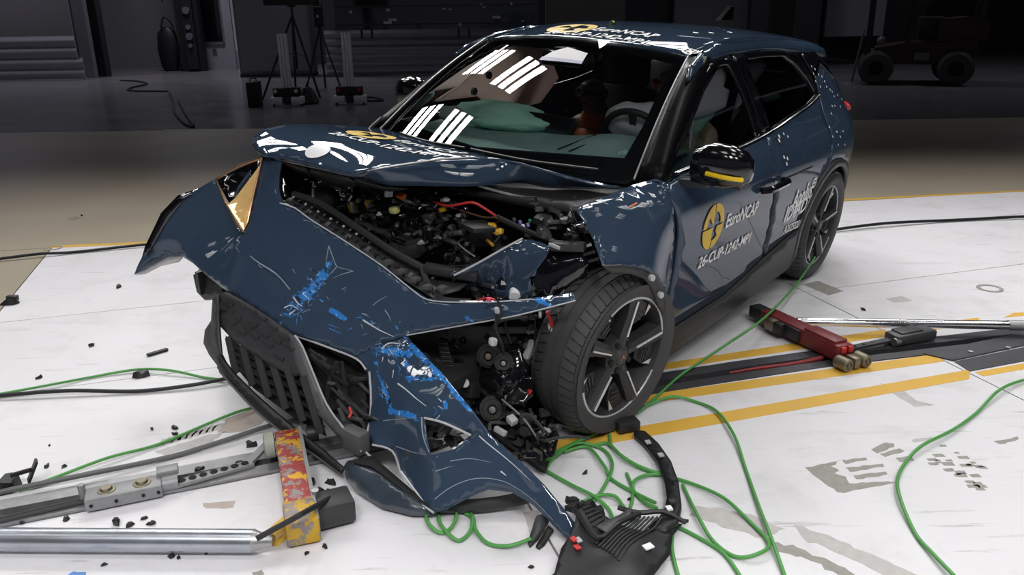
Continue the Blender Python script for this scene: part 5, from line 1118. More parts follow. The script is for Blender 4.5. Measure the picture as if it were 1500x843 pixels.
# --- cluttered drive unit behind the torn corner
patch('crumpled_film', [(2.62,0.488,0.358),(2.6,0.633,0.425),(2.6,0.683,0.358),(2.62,0.689,0.199),(2.66,0.625,0.158),(2.66,0.492,0.143),(2.66,0.456,0.248),(2.64,0.455,0.312)], [(2.7,0.636,0.326)], M_gloss, car, .003, .014, (.85, .4, .4), amp=.045, freq=16, seed=18, angle=18)
patch('crumpled_film', [(2.66,0.605,0.299),(2.62,0.708,0.346),(2.64,0.738,0.282),(2.68,0.717,0.257),(2.72,0.655,0.24)], (), M_gloss, car, .003, .014, (.85, .4, .4), amp=.035, freq=18, seed=19, angle=18)
for i, (u, r, m) in enumerate((((2.66,0.541,0.384), .045, M_black), ((2.66,0.612,0.379), .035, M_dark), ((2.7,0.598,0.2), .05, M_dark))):
    u = Vector(u); ax_ = Vector((.8, .5, .3)).normalized(); M = Matrix.Translation(u) @ ax_.to_track_quat('Z', 'Y').to_matrix().to_4x4()
    MB().lathe([(0, .0), (r * .35, .0), (r * .4, .012), (r * .75, .012), (r * .8, 0), (r, 0), (r, -.04)], 20, M).build('pulley', m, car)
    MB().lathe([(0, .022), (r * .25, .02), (r * .28, .0)], 12, M).build('pulley_cap', M_rust if i == 0 else M_alu, car)
bx('control_module', (2.68,0.45,0.248), (.06, .11, .11), M_black, 40, .01); MB().cyl(Vector((2.73,0.487,0.28)), Vector((2.745,0.5,0.291)), .016, 14).build('module_cap', M_edge, car)
MB().tube([(2.72,0.42,0.302),(2.72,0.427,0.261),(2.72,0.424,0.208)], .006, 6).build('copper_strap', mat('copper_strap', (.5, .2, .12), .4), car)
bx('coolant_tank', (2.52,0.692,0.367), (.04, .085, .13), M_white, 41, .015); bx('tank_strap', (2.55,0.635,0.374), (.02, .03, .13), M_edge, 41, .004)
for k in range(12):
    q = Vector((2.72,0.337,0.403)).lerp(Vector((2.72,0.371,0.314)), k / 11); MB().beam(q, q + Vector((0, .05, .012)), .004, .004).build('radiator_fin', M_grey if k % 2 else M_dark, car)
MB().tube([(2.72,0.265,0.323),(2.72,0.371,0.242),(2.72,0.406,0.196),(2.7,0.492,0.189)], .02, 8, True, 4).build('cooling_duct', M_black, car)
MB().beam(Vector((2.45,0.422,0.383)), Vector((2.4,0.562,0.408)), .02, .02).build('bright_strut', M_alu, car); MB().beam(Vector((2.5,0.206,0.324)), Vector((2.35,0.578,0.364)), .05, .05).build('crash_beam', M_dark, car)
for pts, r, m in (([(2.72,0.637,0.642),(2.74,0.635,0.553),(2.72,0.648,0.485),(2.7,0.643,0.436)], .006, M_black), ([(2.74,0.641,0.657),(2.745,0.658,0.613),(2.74,0.64,0.568),(2.72,0.607,0.528)], .005, M_black), ([(2.6,0.701,0.574),(2.58,0.688,0.462),(2.58,0.682,0.378),(2.6,0.637,0.329)], .0035, M_black), ([(2.45,0.648,0.405),(2.5,0.664,0.314),(2.5,0.676,0.261),(2.5,0.693,0.243)], .003, M_grey), ([(2.6,0.75,0.601),(2.58,0.759,0.55),(2.57,0.745,0.508)], .007, M_red), ([(2.58,0.782,0.606),(2.56,0.78,0.55),(2.56,0.776,0.522)], .005, M_grey), ([(2.72,0.536,0.622),(2.72,0.582,0.643),(2.72,0.613,0.643)], .004, M_red)):
    MB().tube(pts, r, 6, True, 4).build('loose_wire', m, car)
bx('wire_plug', (2.58,0.754,0.535), (.012, .014, .03), M_edge, 2, .002); bx('wire_plug', (2.56,0.776,0.517), (.02, .03, .03), M_black, 3, .003); bx('wire_plug', (2.735,0.598,0.646), (.014, .014, .012), mat('pink_plug', (.8, .1, .2), .4), 3, .002); bx('wire_plug', (2.755,0.651,0.626), (.014, .016, .022), M_edge, 5, .003)
bx('white_cap', (2.7,0.591,0.471), (.025, .03, .03), M_white, 3, .008); bx('red_plug', (2.64,0.719,0.289), (.015, .015, .02), M_red, 3, .003)
rnd = random.Random(77)
# scattered fittings: bay (upper) and drive unit (lower)
def clutter(quad, n, smin, smax, seed, names=('hose', 'bracket', 'fitting')):
    rnd = random.Random(seed); a, b_, c, d_ = [Vector(q) for q in quad]
    for k in range(n):
        u_, v_ = rnd.random(), rnd.random(); q = a.lerp(b_, u_).lerp(d_.lerp(c, u_), v_) + Vector((rnd.uniform(-.03, .04),) * 3)
        s = rnd.uniform(smin, smax); kind = rnd.choice(names); m = rnd.choice((M_black, M_black, M_dark, M_gloss, M_gloss, M_clad, M_dark))
        if rnd.random() < .10: m = rnd.choice((M_alu, M_edge, M_grey))
        if kind == 'hose':
            p1 = q + Vector((rnd.uniform(-1, 1), rnd.uniform(-1, 1), rnd.uniform(-.5, .5))) * s * 1.6; p2 = p1 + Vector((rnd.uniform(-1, 1), rnd.uniform(-1, 1), rnd.uniform(-.8, .4))) * s * 1.4
            MB().tube([q, p1, p2], rnd.uniform(.003, .009), 6, True, 4).build('hose', m, car)
        elif kind == 'bracket': MB().box(q, (s * rnd.uniform(.3, 1), s * rnd.uniform(.4, 1.2), s * rnd.uniform(.2, .5)), rot(rnd.random()), s * .05).build('bracket', m, car, 25)
        else: MB().rock(q, s * .6, rnd.random(), .8).build('fitting', m, car, 20)
clutter([(2.49,-0.581,0.76),(2.233,0.117,0.78),(2.574,0.377,0.66),(2.581,-0.094,0.68)], 90, .02, .075, 101)
clutter([(2.579,-0.425,0.79),(2.307,0.144,0.8),(2.557,0.362,0.72),(2.631,0.037,0.72)], 50, .012, .04, 111)
clutter([(2.539,-0.382,0.82),(2.373,0.091,0.84),(2.402,0.261,0.8),(2.619,-0.21,0.78)], 40, .015, .05, 112)
clutter([(2.392,0.108,0.68),(2.241,0.479,0.74),(2.479,0.468,0.56),(2.609,0.27,0.56)], 60, .015, .055, 102)
clutter([(2.268,0.426,0.86),(2.178,0.59,0.86),(2.367,0.778,0.82),(2.451,0.597,0.8)], 34, .02, .06, 113)
clutter([(2.539,0.348,0.56),(2.404,0.573,0.58),(2.43,0.625,0.56),(2.626,0.423,0.55)], 26, .015, .045, 103)
clutter([(2.6,0.297,0.349),(2.5,0.652,0.423),(2.6,0.773,0.107),(2.66,0.492,0.143)], 56, .02, .07, 104)
clutter([(2.68,0.475,0.145),(2.6,0.736,0.208),(2.66,0.817,0.096),(2.72,0.77,0.077)], 34, .02, .06, 105)
clutter([(2.55,0.619,0.594),(2.4,0.729,0.552),(2.4,0.68,0.34),(2.5,0.591,0.348)], 22, .02, .05, 106)
clutter([(2.66,0.188,0.337),(2.62,0.386,0.383),(2.66,0.422,0.207),(2.7,0.353,0.228)], 20, .02, .05, 107)
clutter([(2.789,0.837,0.111),(2.689,0.879,0.163),(2.68,0.883,0.243),(2.757,0.852,0.211)], 22, .02, .06, 108)
clutter([(3.006,0.552,0.165),(2.942,0.655,0.191),(2.962,0.688,0.253),(2.981,0.542,0.245)], 12, .04, .07, 109)
clutter([(2.62,-0.645,0.909),(2.55,-0.5,0.846),(2.55,-0.508,0.754),(2.65,-0.589,0.767)], 22, .015, .05, 110)
bx('bright_bracket', (2.76,0.734,0.232), (.03, .035, .025), M_edge, 7, .004); bx('bright_bracket', (2.8,0.715,0.198), (.02, .05, .02), M_edge, 9, .004)
MB().tube([(2.74,0.67,0.282),(2.74,0.764,0.245),(2.74,0.826,0.193),(2.74,0.842,0.172)], .004, 6, True, 3).build('bright_wire', M_alu, car)

# ================================================================ cabin
M_dash = mat('glass_tinted_dash', (.17, .25, .25), .6, bump=.05)  # green windscreen reflection is put into the dash and its top band colour
M_dash2 = mat('glass_tinted_dash_top', (.48, .66, .62), .65, bump=.05)
def dash(s, v):   # s 0 windscreen edge .. 1 lower front edge
    y = v * .66
    x = interp(s, [0, .3, .6, .8, 1], [2.06, 1.86, 1.62, 1.50, 1.50]) - .10 * v * v
    z = interp(s, [0, .3, .6, .8, 1], [.945, .975, .985, .95, .62]) + .05 * math.exp(-((y - .37) / .2) ** 2) * math.exp(-((s - .6) / .25) ** 2)
    return (x, y, z)
vs = [dash(i / 16, -1 + 2 * k / 28) for i in range(17) for k in range(29)]; fs = [(i * 29 + k, i * 29 + k + 1, (i + 1) * 29 + k + 1, (i + 1) * 29 + k) for i in range(16) for k in range(28)]
db = mk('dashboard', vs, fs, M_dash, car); solid(db, .02)
dpatch('dash_top_band', [(.04, -.95), (.04, .95), (.30, .92), (.24, .3), (.30, -.2), (.22, -.92)], lambda s, v: Vector(dash(s, v)) + Vector((.002, 0, .006)), M_dash2, db, .004, .08, (), (0, 0, 1))
MB().box((1.535, -.03, 1.0), (.03, .27, .15), Matrix.Rotation(R_(-14), 3, 'Y'), .008).build('centre_screen', M_gloss, db)
for y in (.24, .30): MB().beam((1.86 - .1 * .13, y, .992), (1.60, y + .04, 1.03), .006, .004).build('dash_crease', M_under, db)
for k in range(5): MB().beam((1.70, .50 + k * .018, 1.0), (1.76, .50 + k * .018, .998), .008, .01).build('vent_fin', M_dash2, db)
# steering wheel with its burst airbag
swM = Matrix.Translation((1.38, .37, .965)) @ Matrix.Rotation(R_(-65), 4, 'Y')
sw = MB(); pts = [swM @ Vector((.18 * math.cos(a), .18 * math.sin(a), 0)) for a in np.linspace(0, 2 * math.pi, 41)]
swo = MB().tube(pts, .016, 10, False).build('steering_wheel', M_black, car)
MB().sphere(swM @ Vector((0, 0, 0)), (.06, .075, .05)).build('hub', M_dark, swo)
for a in (0, 90, 180): MB().beam(swM @ Vector((0, 0, 0)), swM @ Vector((.17 * math.cos(R_(a - 90)), .17 * math.sin(R_(a - 90)), 0)), .03, .02).build('spoke', M_dark, swo)
def bag(name, c, r, m, seed, M=None, amp=.18, parent=car, n=36, freq=5.0):
    mb = MB().sphere((0, 0, 0), 1.0, None, n, n // 2); vs = []
    for v in mb.v:
        v = Vector(v); k = 1 + amp * noise.noise(v * freq * .4 + Vector((seed, 0, 0))) + amp * .5 * abs(noise.noise(v * freq + Vector((0, seed, 0))))
        q = Vector((v.x * r[0], v.y * r[1], v.z * r[2])) * k
        if M: q = M @ q
        vs.append(q + Vector(c))
    return mk(name, vs, mb.f, m, parent, 80, None, True)
bag('driver_airbag', (1.33, .37, 1.055), (.10, .20, .10), M_bag, 1.3)
bag('passenger_airbag', (1.52, -.36, 1.03), (.15, .28, .055), M_bagg, 4.1, Matrix.Rotation(R_(8), 3, 'Y'), .22)
bag('airbag_flap', (1.62, -.20, 1.02), (.05, .19, .035), M_bagg, 7.7, Matrix.Rotation(R_(28), 3, 'Z'), .2)
bag('airbag_tether', (1.64, -.57, 1.025), (.05, .07, .04), M_edge, 2.2)
# curtain airbags hanging along both sides
def curtain(name, pts, ctrl, m, seed, amp=.03): return patch(name, pts, ctrl, m, car, .012, .03, (0, 1, .1), amp=amp, freq=7, seed=seed, angle=60, facing=(0, 1, 0))
curtain('curtain_airbag', [(1.62, -.70, 1.07), (1.45, -.68, 1.14), (1.30, -.62, 1.27), (1.05, -.60, 1.35), (.75, -.58, 1.36), (.62, -.60, 1.30), (.70, -.62, 1.22), (.60, -.64, 1.12), (.72, -.68, .98), (.98, -.68, .97), (1.18, -.68, .99), (1.30, -.69, 1.07)], [(1.0, -.55, 1.15), (1.2, -.60, 1.15), (.8, -.56, 1.2)], M_bagp, 3)
for x, z in ((1.30, 1.19), (1.42, 1.115)): MB().cyl((x, -.615, z), (x, -.60, z), .02, 12).build('airbag_button', M_grey, car)
curtain('curtain_airbag', [(.0, -.62, 1.33), (-.05, -.60, 1.0), (-.3, -.60, .98), (-.35, -.55, 1.30)], [(-.15, -.56, 1.15)], M_bagp, 5)
curtain('curtain_airbag', [((0.962,1.319)[0], .60, 1.33)] + [(a, .60 + (1.33 - b_) * .3, b_) for a, b_ in [(1.077,1.32),(1.249,1.294),(1.415,1.246),(1.583,1.166),(1.661,1.132),(1.573,1.114),(1.414,1.127),(1.198,1.132),(1.076,1.144),(1.008,1.212),(1.069,1.232),(1.017,1.281)]], [(1.20, .62, 1.2), (1.3, .66, 1.12)], M_bag, 8, .035)
curtain('side_airbag', [(a, .63, b_) for a, b_ in [(1.449,1.125),(1.293,1.131),(1.113,1.135),(1.154,1.098),(1.228,1.066),(1.291,1.027),(1.348,1.048),(1.403,1.092)]], [], M_bagg, 9, .03)
M_bag3 = translucent(mat('grey_airbag_cloth', (.8, .8, .82), .9), .45, (.8, .8, .82))
curtain('curtain_airbag', [(a, .58, b_) for a, b_ in [(0.663,1.32),(0.517,1.324),(0.445,1.287),(0.493,1.245),(0.622,1.18),(0.739,1.079),(0.809,1.023),(0.76,1.144)]], [], mat('grey_airbag_cloth', (.8, .8, .82), .9), 10, .03)
bag('side_cushion', (.1, .50, 1.08), (.12, .03, .02), M_bagg, 6.0)
MB().tube([(1.55, .72, 1.02), (1.42, .66, 1.13)], .004, 5).build('loose_strap', M_edge, car); MB().tube([(a, .69, b_) for a, b_ in [(1.044,1.122),(0.933,1.163)]], .006, 6).build('belt_buckle_tip', M_alu, car)
# seats
def seat(x, y, name='seat'):
    s = MB().box((x + .22, y, .47), (.52, .48, .18), None, .05).build(name, M_fabric, car)
    MB().add(*(lambda mb: (mb.v, mb.f))(MB().box((0, 0, .3), (.16, .46, .62), None, .06))).build('backrest', M_fabric, s).matrix_local = Matrix.Translation((x - .02, y, .50)) @ Matrix.Rotation(R_(-18), 4, 'Y')
    MB().box((x - .24, y, 1.17), (.11, .27, .20), None, .045).build('headrest', M_fabric, s)
    return s
seat(.80, .36); seat(.52, -.34)
MB().box((-.10, 0, .55), (.5, 1.2, .18), None, .05).build('rear_bench', M_fabric, car); MB().box((-.38, 0, .88), (.16, 1.2, .6), Matrix.Rotation(R_(-14), 3, 'Y'), .05).build('rear_backrest', M_fabric, car)
MB().box((1.50, 0, 1.335), (.03, .22, .07), None, .01).build('rear_view_mirror', M_gloss, ws); MB().box((1.45, 0, 1.36), (.12, .10, .05), None, .01).build('sensor_cover', M_black, ws)
MB().prism([(1.36, 1.39), (-.40, 1.29), (-.40, 1.27), (1.36, 1.36)], 'y', -.52, .52).build('headliner', mat('dark_headliner', (.02, .02, .022), .9), car)

# ---- two crash-test dummies sitting in the front seats
CARM = car.matrix_world.copy()
def dummy(hx, hy, hz, skin, vest, stripe, label, lean):
    root = bpy.data.objects.new('crash_test_dummy', None); COL.objects.link(root)
    root.matrix_world = CARM @ Matrix.Translation((hx - .12, hy, .57)); tag(root, label, 'crash dummy')
    d = hz - .57
    # one continuous skinned body: pelvis, spine, neck, head, arms, legs
    bm = bmesh.new(); J = {}
    def j(n, co): J[n] = bm.verts.new(co)
    j('pel', (-.10, 0, .0)); j('sp', (-.10 + lean * .3, 0, .18)); j('ch', (-.08 + lean * .6, 0, d - .27)); j('nk', (.06, 0, d - .14)); j('hd', (.11, 0, d - .03)); j('tp', (.12, 0, d + .05))
    for s, n in ((1, 'l'), (-1, 'r')):
        j('sh' + n, (-.05 + lean * .6, s * .17, d - .27)); j('el' + n, (.12, s * .22, d - .45)); j('wr' + n, (.32, s * .16, d - .40))
        j('hp' + n, (-.06, s * .09, .0)); j('kn' + n, (.36, s * .12, .06)); j('an' + n, (.58, s * .12, -.26)); j('to' + n, (.70, s * .12, -.26))
    for a, b_ in (('pel', 'sp'), ('sp', 'ch'), ('ch', 'nk'), ('nk', 'hd'), ('hd', 'tp')): bm.edges.new((J[a], J[b_]))
    for n in 'lr':
        for a, b_ in (('ch', 'sh' + n), ('sh' + n, 'el' + n), ('el' + n, 'wr' + n), ('pel', 'hp' + n), ('hp' + n, 'kn' + n), ('kn' + n, 'an' + n), ('an' + n, 'to' + n)): bm.edges.new((J[a], J[b_]))
    bm.verts.index_update(); idx = {k: v.index for k, v in J.items()}
    me = bpy.data.meshes.new('body'); bm.to_mesh(me); bm.free(); me.materials.append(skin)
    o = bpy.data.objects.new('body', me); COL.objects.link(o); o.parent = root
    sk = o.modifiers.new('skin', 'SKIN'); sk.use_smooth_shade = True; o.modifiers.new('sub', 'SUBSURF').levels = 2
    o.modifiers['sub'].render_levels = 2
    rad = dict(pel=.14, sp=.13, ch=.15, nk=.058, hd=.088, tp=.075)
    for n in 'lr': rad.update({'sh' + n: .075, 'el' + n: .048, 'wr' + n: .035, 'hp' + n: .09, 'kn' + n: .065, 'an' + n: .045, 'to' + n: .04})
    sv = me.skin_vertices[0].data
    for k, i in idx.items(): sv[i].radius = (rad[k], rad[k]); sv[i].use_root = (k == 'pel')
    MB().lathe([(.085, -.03), (.10, 0), (.095, .05), (.07, .075)], 20, Matrix.Translation((.03, 0, d - .20))).build('collar', vest, root)
    bagv = bag('vest', (-.06 + lean * .5, 0, d - .40), (.16, .21, .20), vest, 2.0, None, .04, root, 24)
    MB().lathe([(.092, -.014), (.096, 0), (.092, .014)], 20, Matrix.Translation((.11, 0, d - .02))).build('head_band', stripe, root)
    MB().lathe([(.065, -.014), (.069, 0), (.065, .014)], 20, Matrix.Translation((.055, 0, d - .125))).build('neck_ring', mat('blue_neck_ring', (.02, .04, .3), .5), root)
    f = MB().sphere((.205, 0, d - .035), (.022, .016, .024), None, 10, 8); f.build('nose', skin, root)
    for s in (1, -1):
        MB().sphere((.188, s * .034, d - .01), (.012, .018, .010), None, 8, 6).build('eye_socket', M_under, root)
        MB().sphere((.11, s * .092, d - .03), (.022, .01, .03), None, 8, 6).build('ear', skin, root)
    MB().box((.192, 0, d - .075), (.012, .05, .008)).build('mouth', M_under, root)
    # hands with separate fingers resting forward
    for s in (1, -1):
        w = Vector((.33, s * .16, d - .40)); hb = MB().box(w + Vector((.035, 0, -.005)), (.08, .07, .028), None, .01)
        for k in range(4):
            q = w + Vector((.07, s * (-.027 + k * .018), -.003)); L = (.055, .066, .062, .048)[k]
            hb.tube([q, q + Vector((L * .55, 0, -.006)), q + Vector((L * .9, 0, -.03)), q + Vector((L * .7, 0, -.05))], [.0085, .008, .0075, .006], 6, True, 3)
        q = w + Vector((.02, -s * .03, .0)); hb.tube([q, q + Vector((.03, -s * .03, -.004)), q + Vector((.055, -s * .035, -.018))], [.011, .009, .007], 6, True, 3)
        hb.build('hand', skin, root, 60)
    return root
dummy(.70, -.34, 1.10, mat('brown_dummy_skin', (.32, .21, .17), .3), M_orange, mat('dark_dummy_band', (.08, .06, .05), .5), 'brown crash-test dummy with an orange collar in the passenger seat behind the windscreen', .10)
dummy(1.08, .36, 1.24, mat('olive_dummy_skin', (.42, .37, .24), .4), mat('olive_dummy_vest', (.2, .24, .12), .8), M_red, 'olive crash-test dummy with a red head band behind the white steering-wheel airbag', .10)

# ================================================================ lettering and stickers on the car
def on_side(off=.004): return lambda x, z: Vector((x, fside(x, z) + .0015 + off, z))
def decal(name, v2, f2, place, m, parent=car): return mk(name, [place(a, b_) for a, b_ in v2], f2, m, parent, None)
def fit_text(body, P0, P1, h, surf, m, shear=.18, name='lettering', bold=False, flip=1):
    """letters from P0 to P1 on the surface's own 2D plane, h high"""
    v, f = text2d(body, 1.0, shear); mx = max(q[0] for q in v); mn = min(q[0] for q in v); cap = .72
    a = Vector((P0[0], P0[1])); e = Vector((P1[0], P1[1])) - a; n = Vector((-e.y, e.x)).normalized() * flip
    return decal(name, v, f, lambda x, y: surf(*(a + e * ((x - mn) / (mx - mn)) + n * (y / cap * h))), m)
def roundel(c, r, surf, ang=0.0, sx=1.0):
    """yellow crash-test roundel: ring with quartered centre"""
    ca, sa = math.cos(ang), math.sin(ang)
    def P(x, y): x *= sx; return surf(c[0] + (x * ca - y * sa) * r, c[1] + (x * sa + y * ca) * r)
    mb = MB(); g = .035
    def sector(a0, a1, r0, r1, dx, dy):
        n = 10; vs = []
        for i in range(n + 1):
            a = R_(a0 + (a1 - a0) * i / n); vs += [P(r0 * math.cos(a) + dx, r0 * math.sin(a) + dy), P(r1 * math.cos(a) + dx, r1 * math.sin(a) + dy)]
        mb.add(vs, [(2 * i, 2 * i + 1, 2 * i + 3, 2 * i + 2) for i in range(n)])
    for q in range(4):
        dx, dy = ((g, g), (-g, g), (-g, -g), (g, -g))[q]; sector(90 * q, 90 * q + 90, .62, .98, dx, dy)
    sector(180, 270, .02, .64, -g, -g); sector(90, 135, .02, .64, -g, g); sector(315, 360, .3, .64, g, -g)
    return mb.build('roundel', M_yel, car, None)
s1 = on_side(.003)
c0 = (1.613,0.725); roundel(c0, .098, lambda x, z: s1(2 * c0[0] - x, z))
fit_text('EuroNCAP', (1.483,0.69), (1.129,0.685), .062, s1, M_paper, flip=-1)
fit_text('26-CUP-1242-MP1', (1.699,0.554), (1.144,0.545), .052, s1, M_paper, .12, flip=-1)
fit_text('Applus', (0.648,0.596), (0.36,0.619), .105, s1, M_paper, .3, flip=-1)
c1 = (0.358,0.695); v, f = text2d('\u2295', .1); MBr = MB()
for a0 in range(0, 360, 30):
    for r0, r1 in ((.022, .030),):
        MBr.add([s1(c1[0] + r * math.cos(R_(a)), c1[1] + r * math.sin(R_(a))) for r, a in ((r0, a0), (r1, a0), (r1, a0 + 30), (r0, a0 + 30))], [(0, 1, 2, 3)])
for dx, dz in ((.022, .003), (.003, .022)): MBr.add([s1(c1[0] + sx * dx, c1[1] + sz * dz) for sx, sz in ((-1, -1), (1, -1), (1, 1), (-1, 1))], [(0, 1, 2, 3)])
MBr.build('lettering', M_paper, car, None)
fit_text('IDIADA', (0.712,0.547), (0.322,0.549), .085, s1, M_paper, .12, flip=-1)
fit_text('A26250201EX', (0.676,0.475), (0.355,0.457), .045, s1, M_paper, .1, flip=-1)
# white marker dots on the rear quarter and pillar
dots = [s for s in [(0.039,1.265),(0.001,1.249),(-0.021,1.219),(0.052,1.228),(-0.066,1.205),(0.062,1.19),(-0.083,1.179),(0.015,1.158),(-0.087,1.149),(-0.132,1.131),(-0.157,1.118),(-0.166,1.092),(-0.246,1.091),(-0.319,1.062),(-0.076,1.049),(-0.123,1.044),(-0.222,1.031),(-0.022,1.014),(0.102,0.958),(0.11,0.91),(0.025,0.925),(-0.007,0.895),(-0.076,0.916),(0.049,0.859),(-0.07,0.843),(0.726,0.995),(0.693,0.979)]]
for q in dots:
    v2, f2 = disc2d(.0065, 10); decal('marker_or_glint_dot', [(q[0] + a, q[1] + b_) for a, b_ in v2], f2, on_side(.006), M_paper)
for i, q in enumerate([(0.82,0.984),(0.808,0.974),(0.774,0.979),(0.786,0.99),(0.8,0.961),(0.831,0.903),(0.798,0.911),(0.795,0.891),(0.835,0.885),(0.816,0.869)]):  # squares suggest the ceiling-light reflection on the rear door, put in as colour
    decal('marker_or_glint_dot', [(q[0] + a, q[1] + b_) for a, b_ in ((-.008, -.008), (.008, -.008), (.008, .008), (-.008, .008))], [(0, 1, 2, 3)], on_side(.004), M_paper if i % 2 else M_under)
# on the bonnet and roof: dropped onto the sheet from above
def bvh_of(o): return BVHTree.FromPolygons([v.co.copy() for v in o.data.vertices], [tuple(q.vertices) for q in o.data.polygons])
HB = bvh_of(hood); RB = bvh_of(rf)
def drape(bv, z0, off=.003):
    def f_(x, y):
        h = bv.ray_cast(Vector((x, y, 2.5)), Vector((0, 0, -1)))
        if not h[0]: h = bv.find_nearest(Vector((x, y, z0)))
        z = h[0].z if h[0] else z0
        return Vector((x, y, z + off))
    return f_
dh = drape(HB, 1.0, .004); dr_ = drape(RB, 1.47)
def refine(v2, f2): return v2, f2
def ground(body, P0, P1, h, surf, shear=.0): return fit_text(body, P0, P1, h, surf, M_paper, shear, flip=1)
hb0, hb1 = (2.526,-0.465,1.03), (2.45,0.078,1.02)
hn = (Vector(hb1[:2]) - Vector(hb0[:2])); 
ground('26-CUP-1242-MP1', hb0, hb1, .062, dh); ground('EuroNCAP', (2.332,-0.276,1.025), (2.337,0.102,1.015), .075, dh)
def disc_on(c, r, surf, m, name='roundel', rx=1.0):
    v2, f2 = disc2d(r, 28, r * rx); rings = MB()
    cc = surf(c[0], c[1]); vs = [cc] + [surf(c[0] + a * .5, c[1] + b_ * .5) for a, b_ in v2] + [surf(c[0] + a, c[1] + b_) for a, b_ in v2]; n = 28
    fs = [(0, 1 + i, 1 + (i + 1) % n) for i in range(n)] + [(1 + i, 1 + n + i, 1 + n + (i + 1) % n, 1 + (i + 1) % n) for i in range(n)]
    return mk(name, vs, fs, m, car, None)
hc = (2.343,-0.4,1.03); roundel(hc, .105, dh, math.atan2(hn.y, hn.x))
disc_on((2.694,-0.329,1), .05, dh, mat('white_target_disc', (.75, .75, .78), .4), 'target_disc')
ang = math.atan2((Vector(hb1[:2]) - Vector(hb0[:2])).y, (Vector(hb1[:2]) - Vector(hb0[:2])).x)
rc = (1.197,-0.156,1.445); e0, e1 = (1.344,-0.221,1.414), (1.363,0.343,1.403)
roundel(rc, .125, dr_, math.atan2(e1[1] - e0[1], e1[0] - e0[0]))
ground('EuroNCAP', (1.228,-0.021,1.441), (1.242,0.329,1.43), .085, dr_); ground('26-CUP-1242-MP1', e0, e1, .075, dr_)
dc = (1.296,0.553,1.394); disc_on(dc, .04, dr_, M_paper, 'target_disc')
for a in range(0, 360, 60): disc_on((dc[0] + .022 * math.cos(R_(a)), dc[1] + .022 * math.sin(R_(a))), .006, drape(RB, 1.44, .005), M_under, 'target_spot')
MB().rock(Vector((1.003,-0.041,1.469)), .035, 4).build('green_putty', mat('green_putty', (.15, .28, .06), .7), car)
for q in [(0.965,0.408,1.455),(0.708,0.468,1.454),(0.877,0.448,1.455)]: disc_on(q, .014, dr_, M_paper, 'marker_or_glint_dot')

# ================================================================ things lying on the test pad
M_green = mat('green_cable_sheath', (.085, .33, .075), .42, var=.2)
M_blk = mat('black_cable_sheath', (.012, .012, .016), .5); M_gry = mat('grey_hose_sheath', (.12, .12, .125), .5)
def cable(pts, r, m, label, name='green_cable', group=None, sub=7):
    q = []
    for k, u in enumerate(pts): q.append(Vector((u[0], u[1], max(u[2], r + .002 + (.006 * (k % 3) if len(pts) > 4 else 0)))))
    o = MB().tube(q, r, 8, True, sub).build(name, m, None, 80); tag(o, label, 'cable', group); return o
cable([(-2.355,3.143,0),(-2.209,3.189,0),(-2.062,3.244,0),(-1.909,3.357,0),(-1.722,3.424,0),(-1.555,3.396,0),(-1.38,3.339,0),(-1.261,3.299,0)], .006, M_green, 'thin green cable curving over the white floor at far left to the grille')
cable([(-2.372,3.169,0),(-2.197,3.169,0),(-1.917,3.193,0),(-1.627,3.203,0),(-1.406,3.242,0),(-1.258,3.299,0)], .009, M_blk, 'straight black cable beside the green one, running to the grille', 'black_cable')
cable([(-1.7,2.436,0),(-1.6,2.524,0),(-1.481,2.63,0),(-1.351,2.74,0),(-1.219,2.88,0),(-1.116,2.979,0),(-1.022,3.061,0)], .006, M_green, 'green cable running beside the grey hose towards the splitter')
cable([(-1.831,2.39,0),(-1.679,2.448,0),(-1.498,2.512,0),(-1.262,2.643,0),(-1.095,2.748,0),(-0.943,2.854,0),(-0.777,2.951,0),(-0.688,2.989,0)], .010, M_gry, 'grey hose lying along the rail at lower left', 'grey_hose')
cable([(-3.671,5.213,0),(-3.428,5.262,0),(-3.199,5.346,0),(-3.003,5.418,0),(-2.571,5.565,0),(-2.179,5.615,0),(-1.617,5.692,0)], .010, M_blk, 'black cable along the edge of the white pad at left', 'black_cable')
cable([(2.084,5.59,0),(2.339,5.688,0),(2.765,5.819,0),(3.323,5.928,0),(3.864,5.979,0),(4.413,6.03,0)], .011, M_blk, 'thick black cable on the white floor behind the rear wheel', 'black_cable')
rw = Vector((1.792,4.62,0.138))
o = MB().tube([rw, (1.731,4.55,0.097), (1.555,4.29,0.05), (1.173,3.598,0.14), (0.972,3.481,0.06), (0.748,3.294,0.012), (0.588,3.064,0.012), (0.497,2.93,0.02), (0.33,2.773,0.02), (0.165,2.635,0.02), (0.099,2.533,0.02)], .006, 8, True, 7).build('green_cable', M_green, None, 80); tag(o, 'green cable hanging from the rear wheel and running forward past the red beam', 'cable')
cable([(0.468,2.917,0),(0.533,2.985,0),(0.658,3.055,0),(0.751,3.027,0),(0.811,2.929,0),(0.826,2.726,0),(0.81,2.509,0),(0.788,2.281,0),(0.772,2.085,0),(0.763,1.929,0)], .006, M_green, 'long green cable sweeping in a bow from the front tyre to the lower edge')
cable([(2.267,3.209,0),(2.148,3.159,0),(2.005,3.059,0),(1.831,2.896,0),(1.662,2.752,0),(1.487,2.63,0),(1.387,2.538,0),(1.301,2.417,0),(1.252,2.288,0),(1.224,2.125,0),(1.224,2.019,0),(1.23,1.912,0)], .006, M_green, 'lone green cable in an S curve on the bare floor at far right')
cable([(0.105,2.511,0),(0.144,2.598,0),(0.232,2.683,0),(0.319,2.665,0),(0.347,2.568,0),(0.327,2.457,0),(0.265,2.334,0),(0.216,2.285,0)], .006, M_green, 'tightly curved green cable loop nearest the torn bumper tip', group=None)
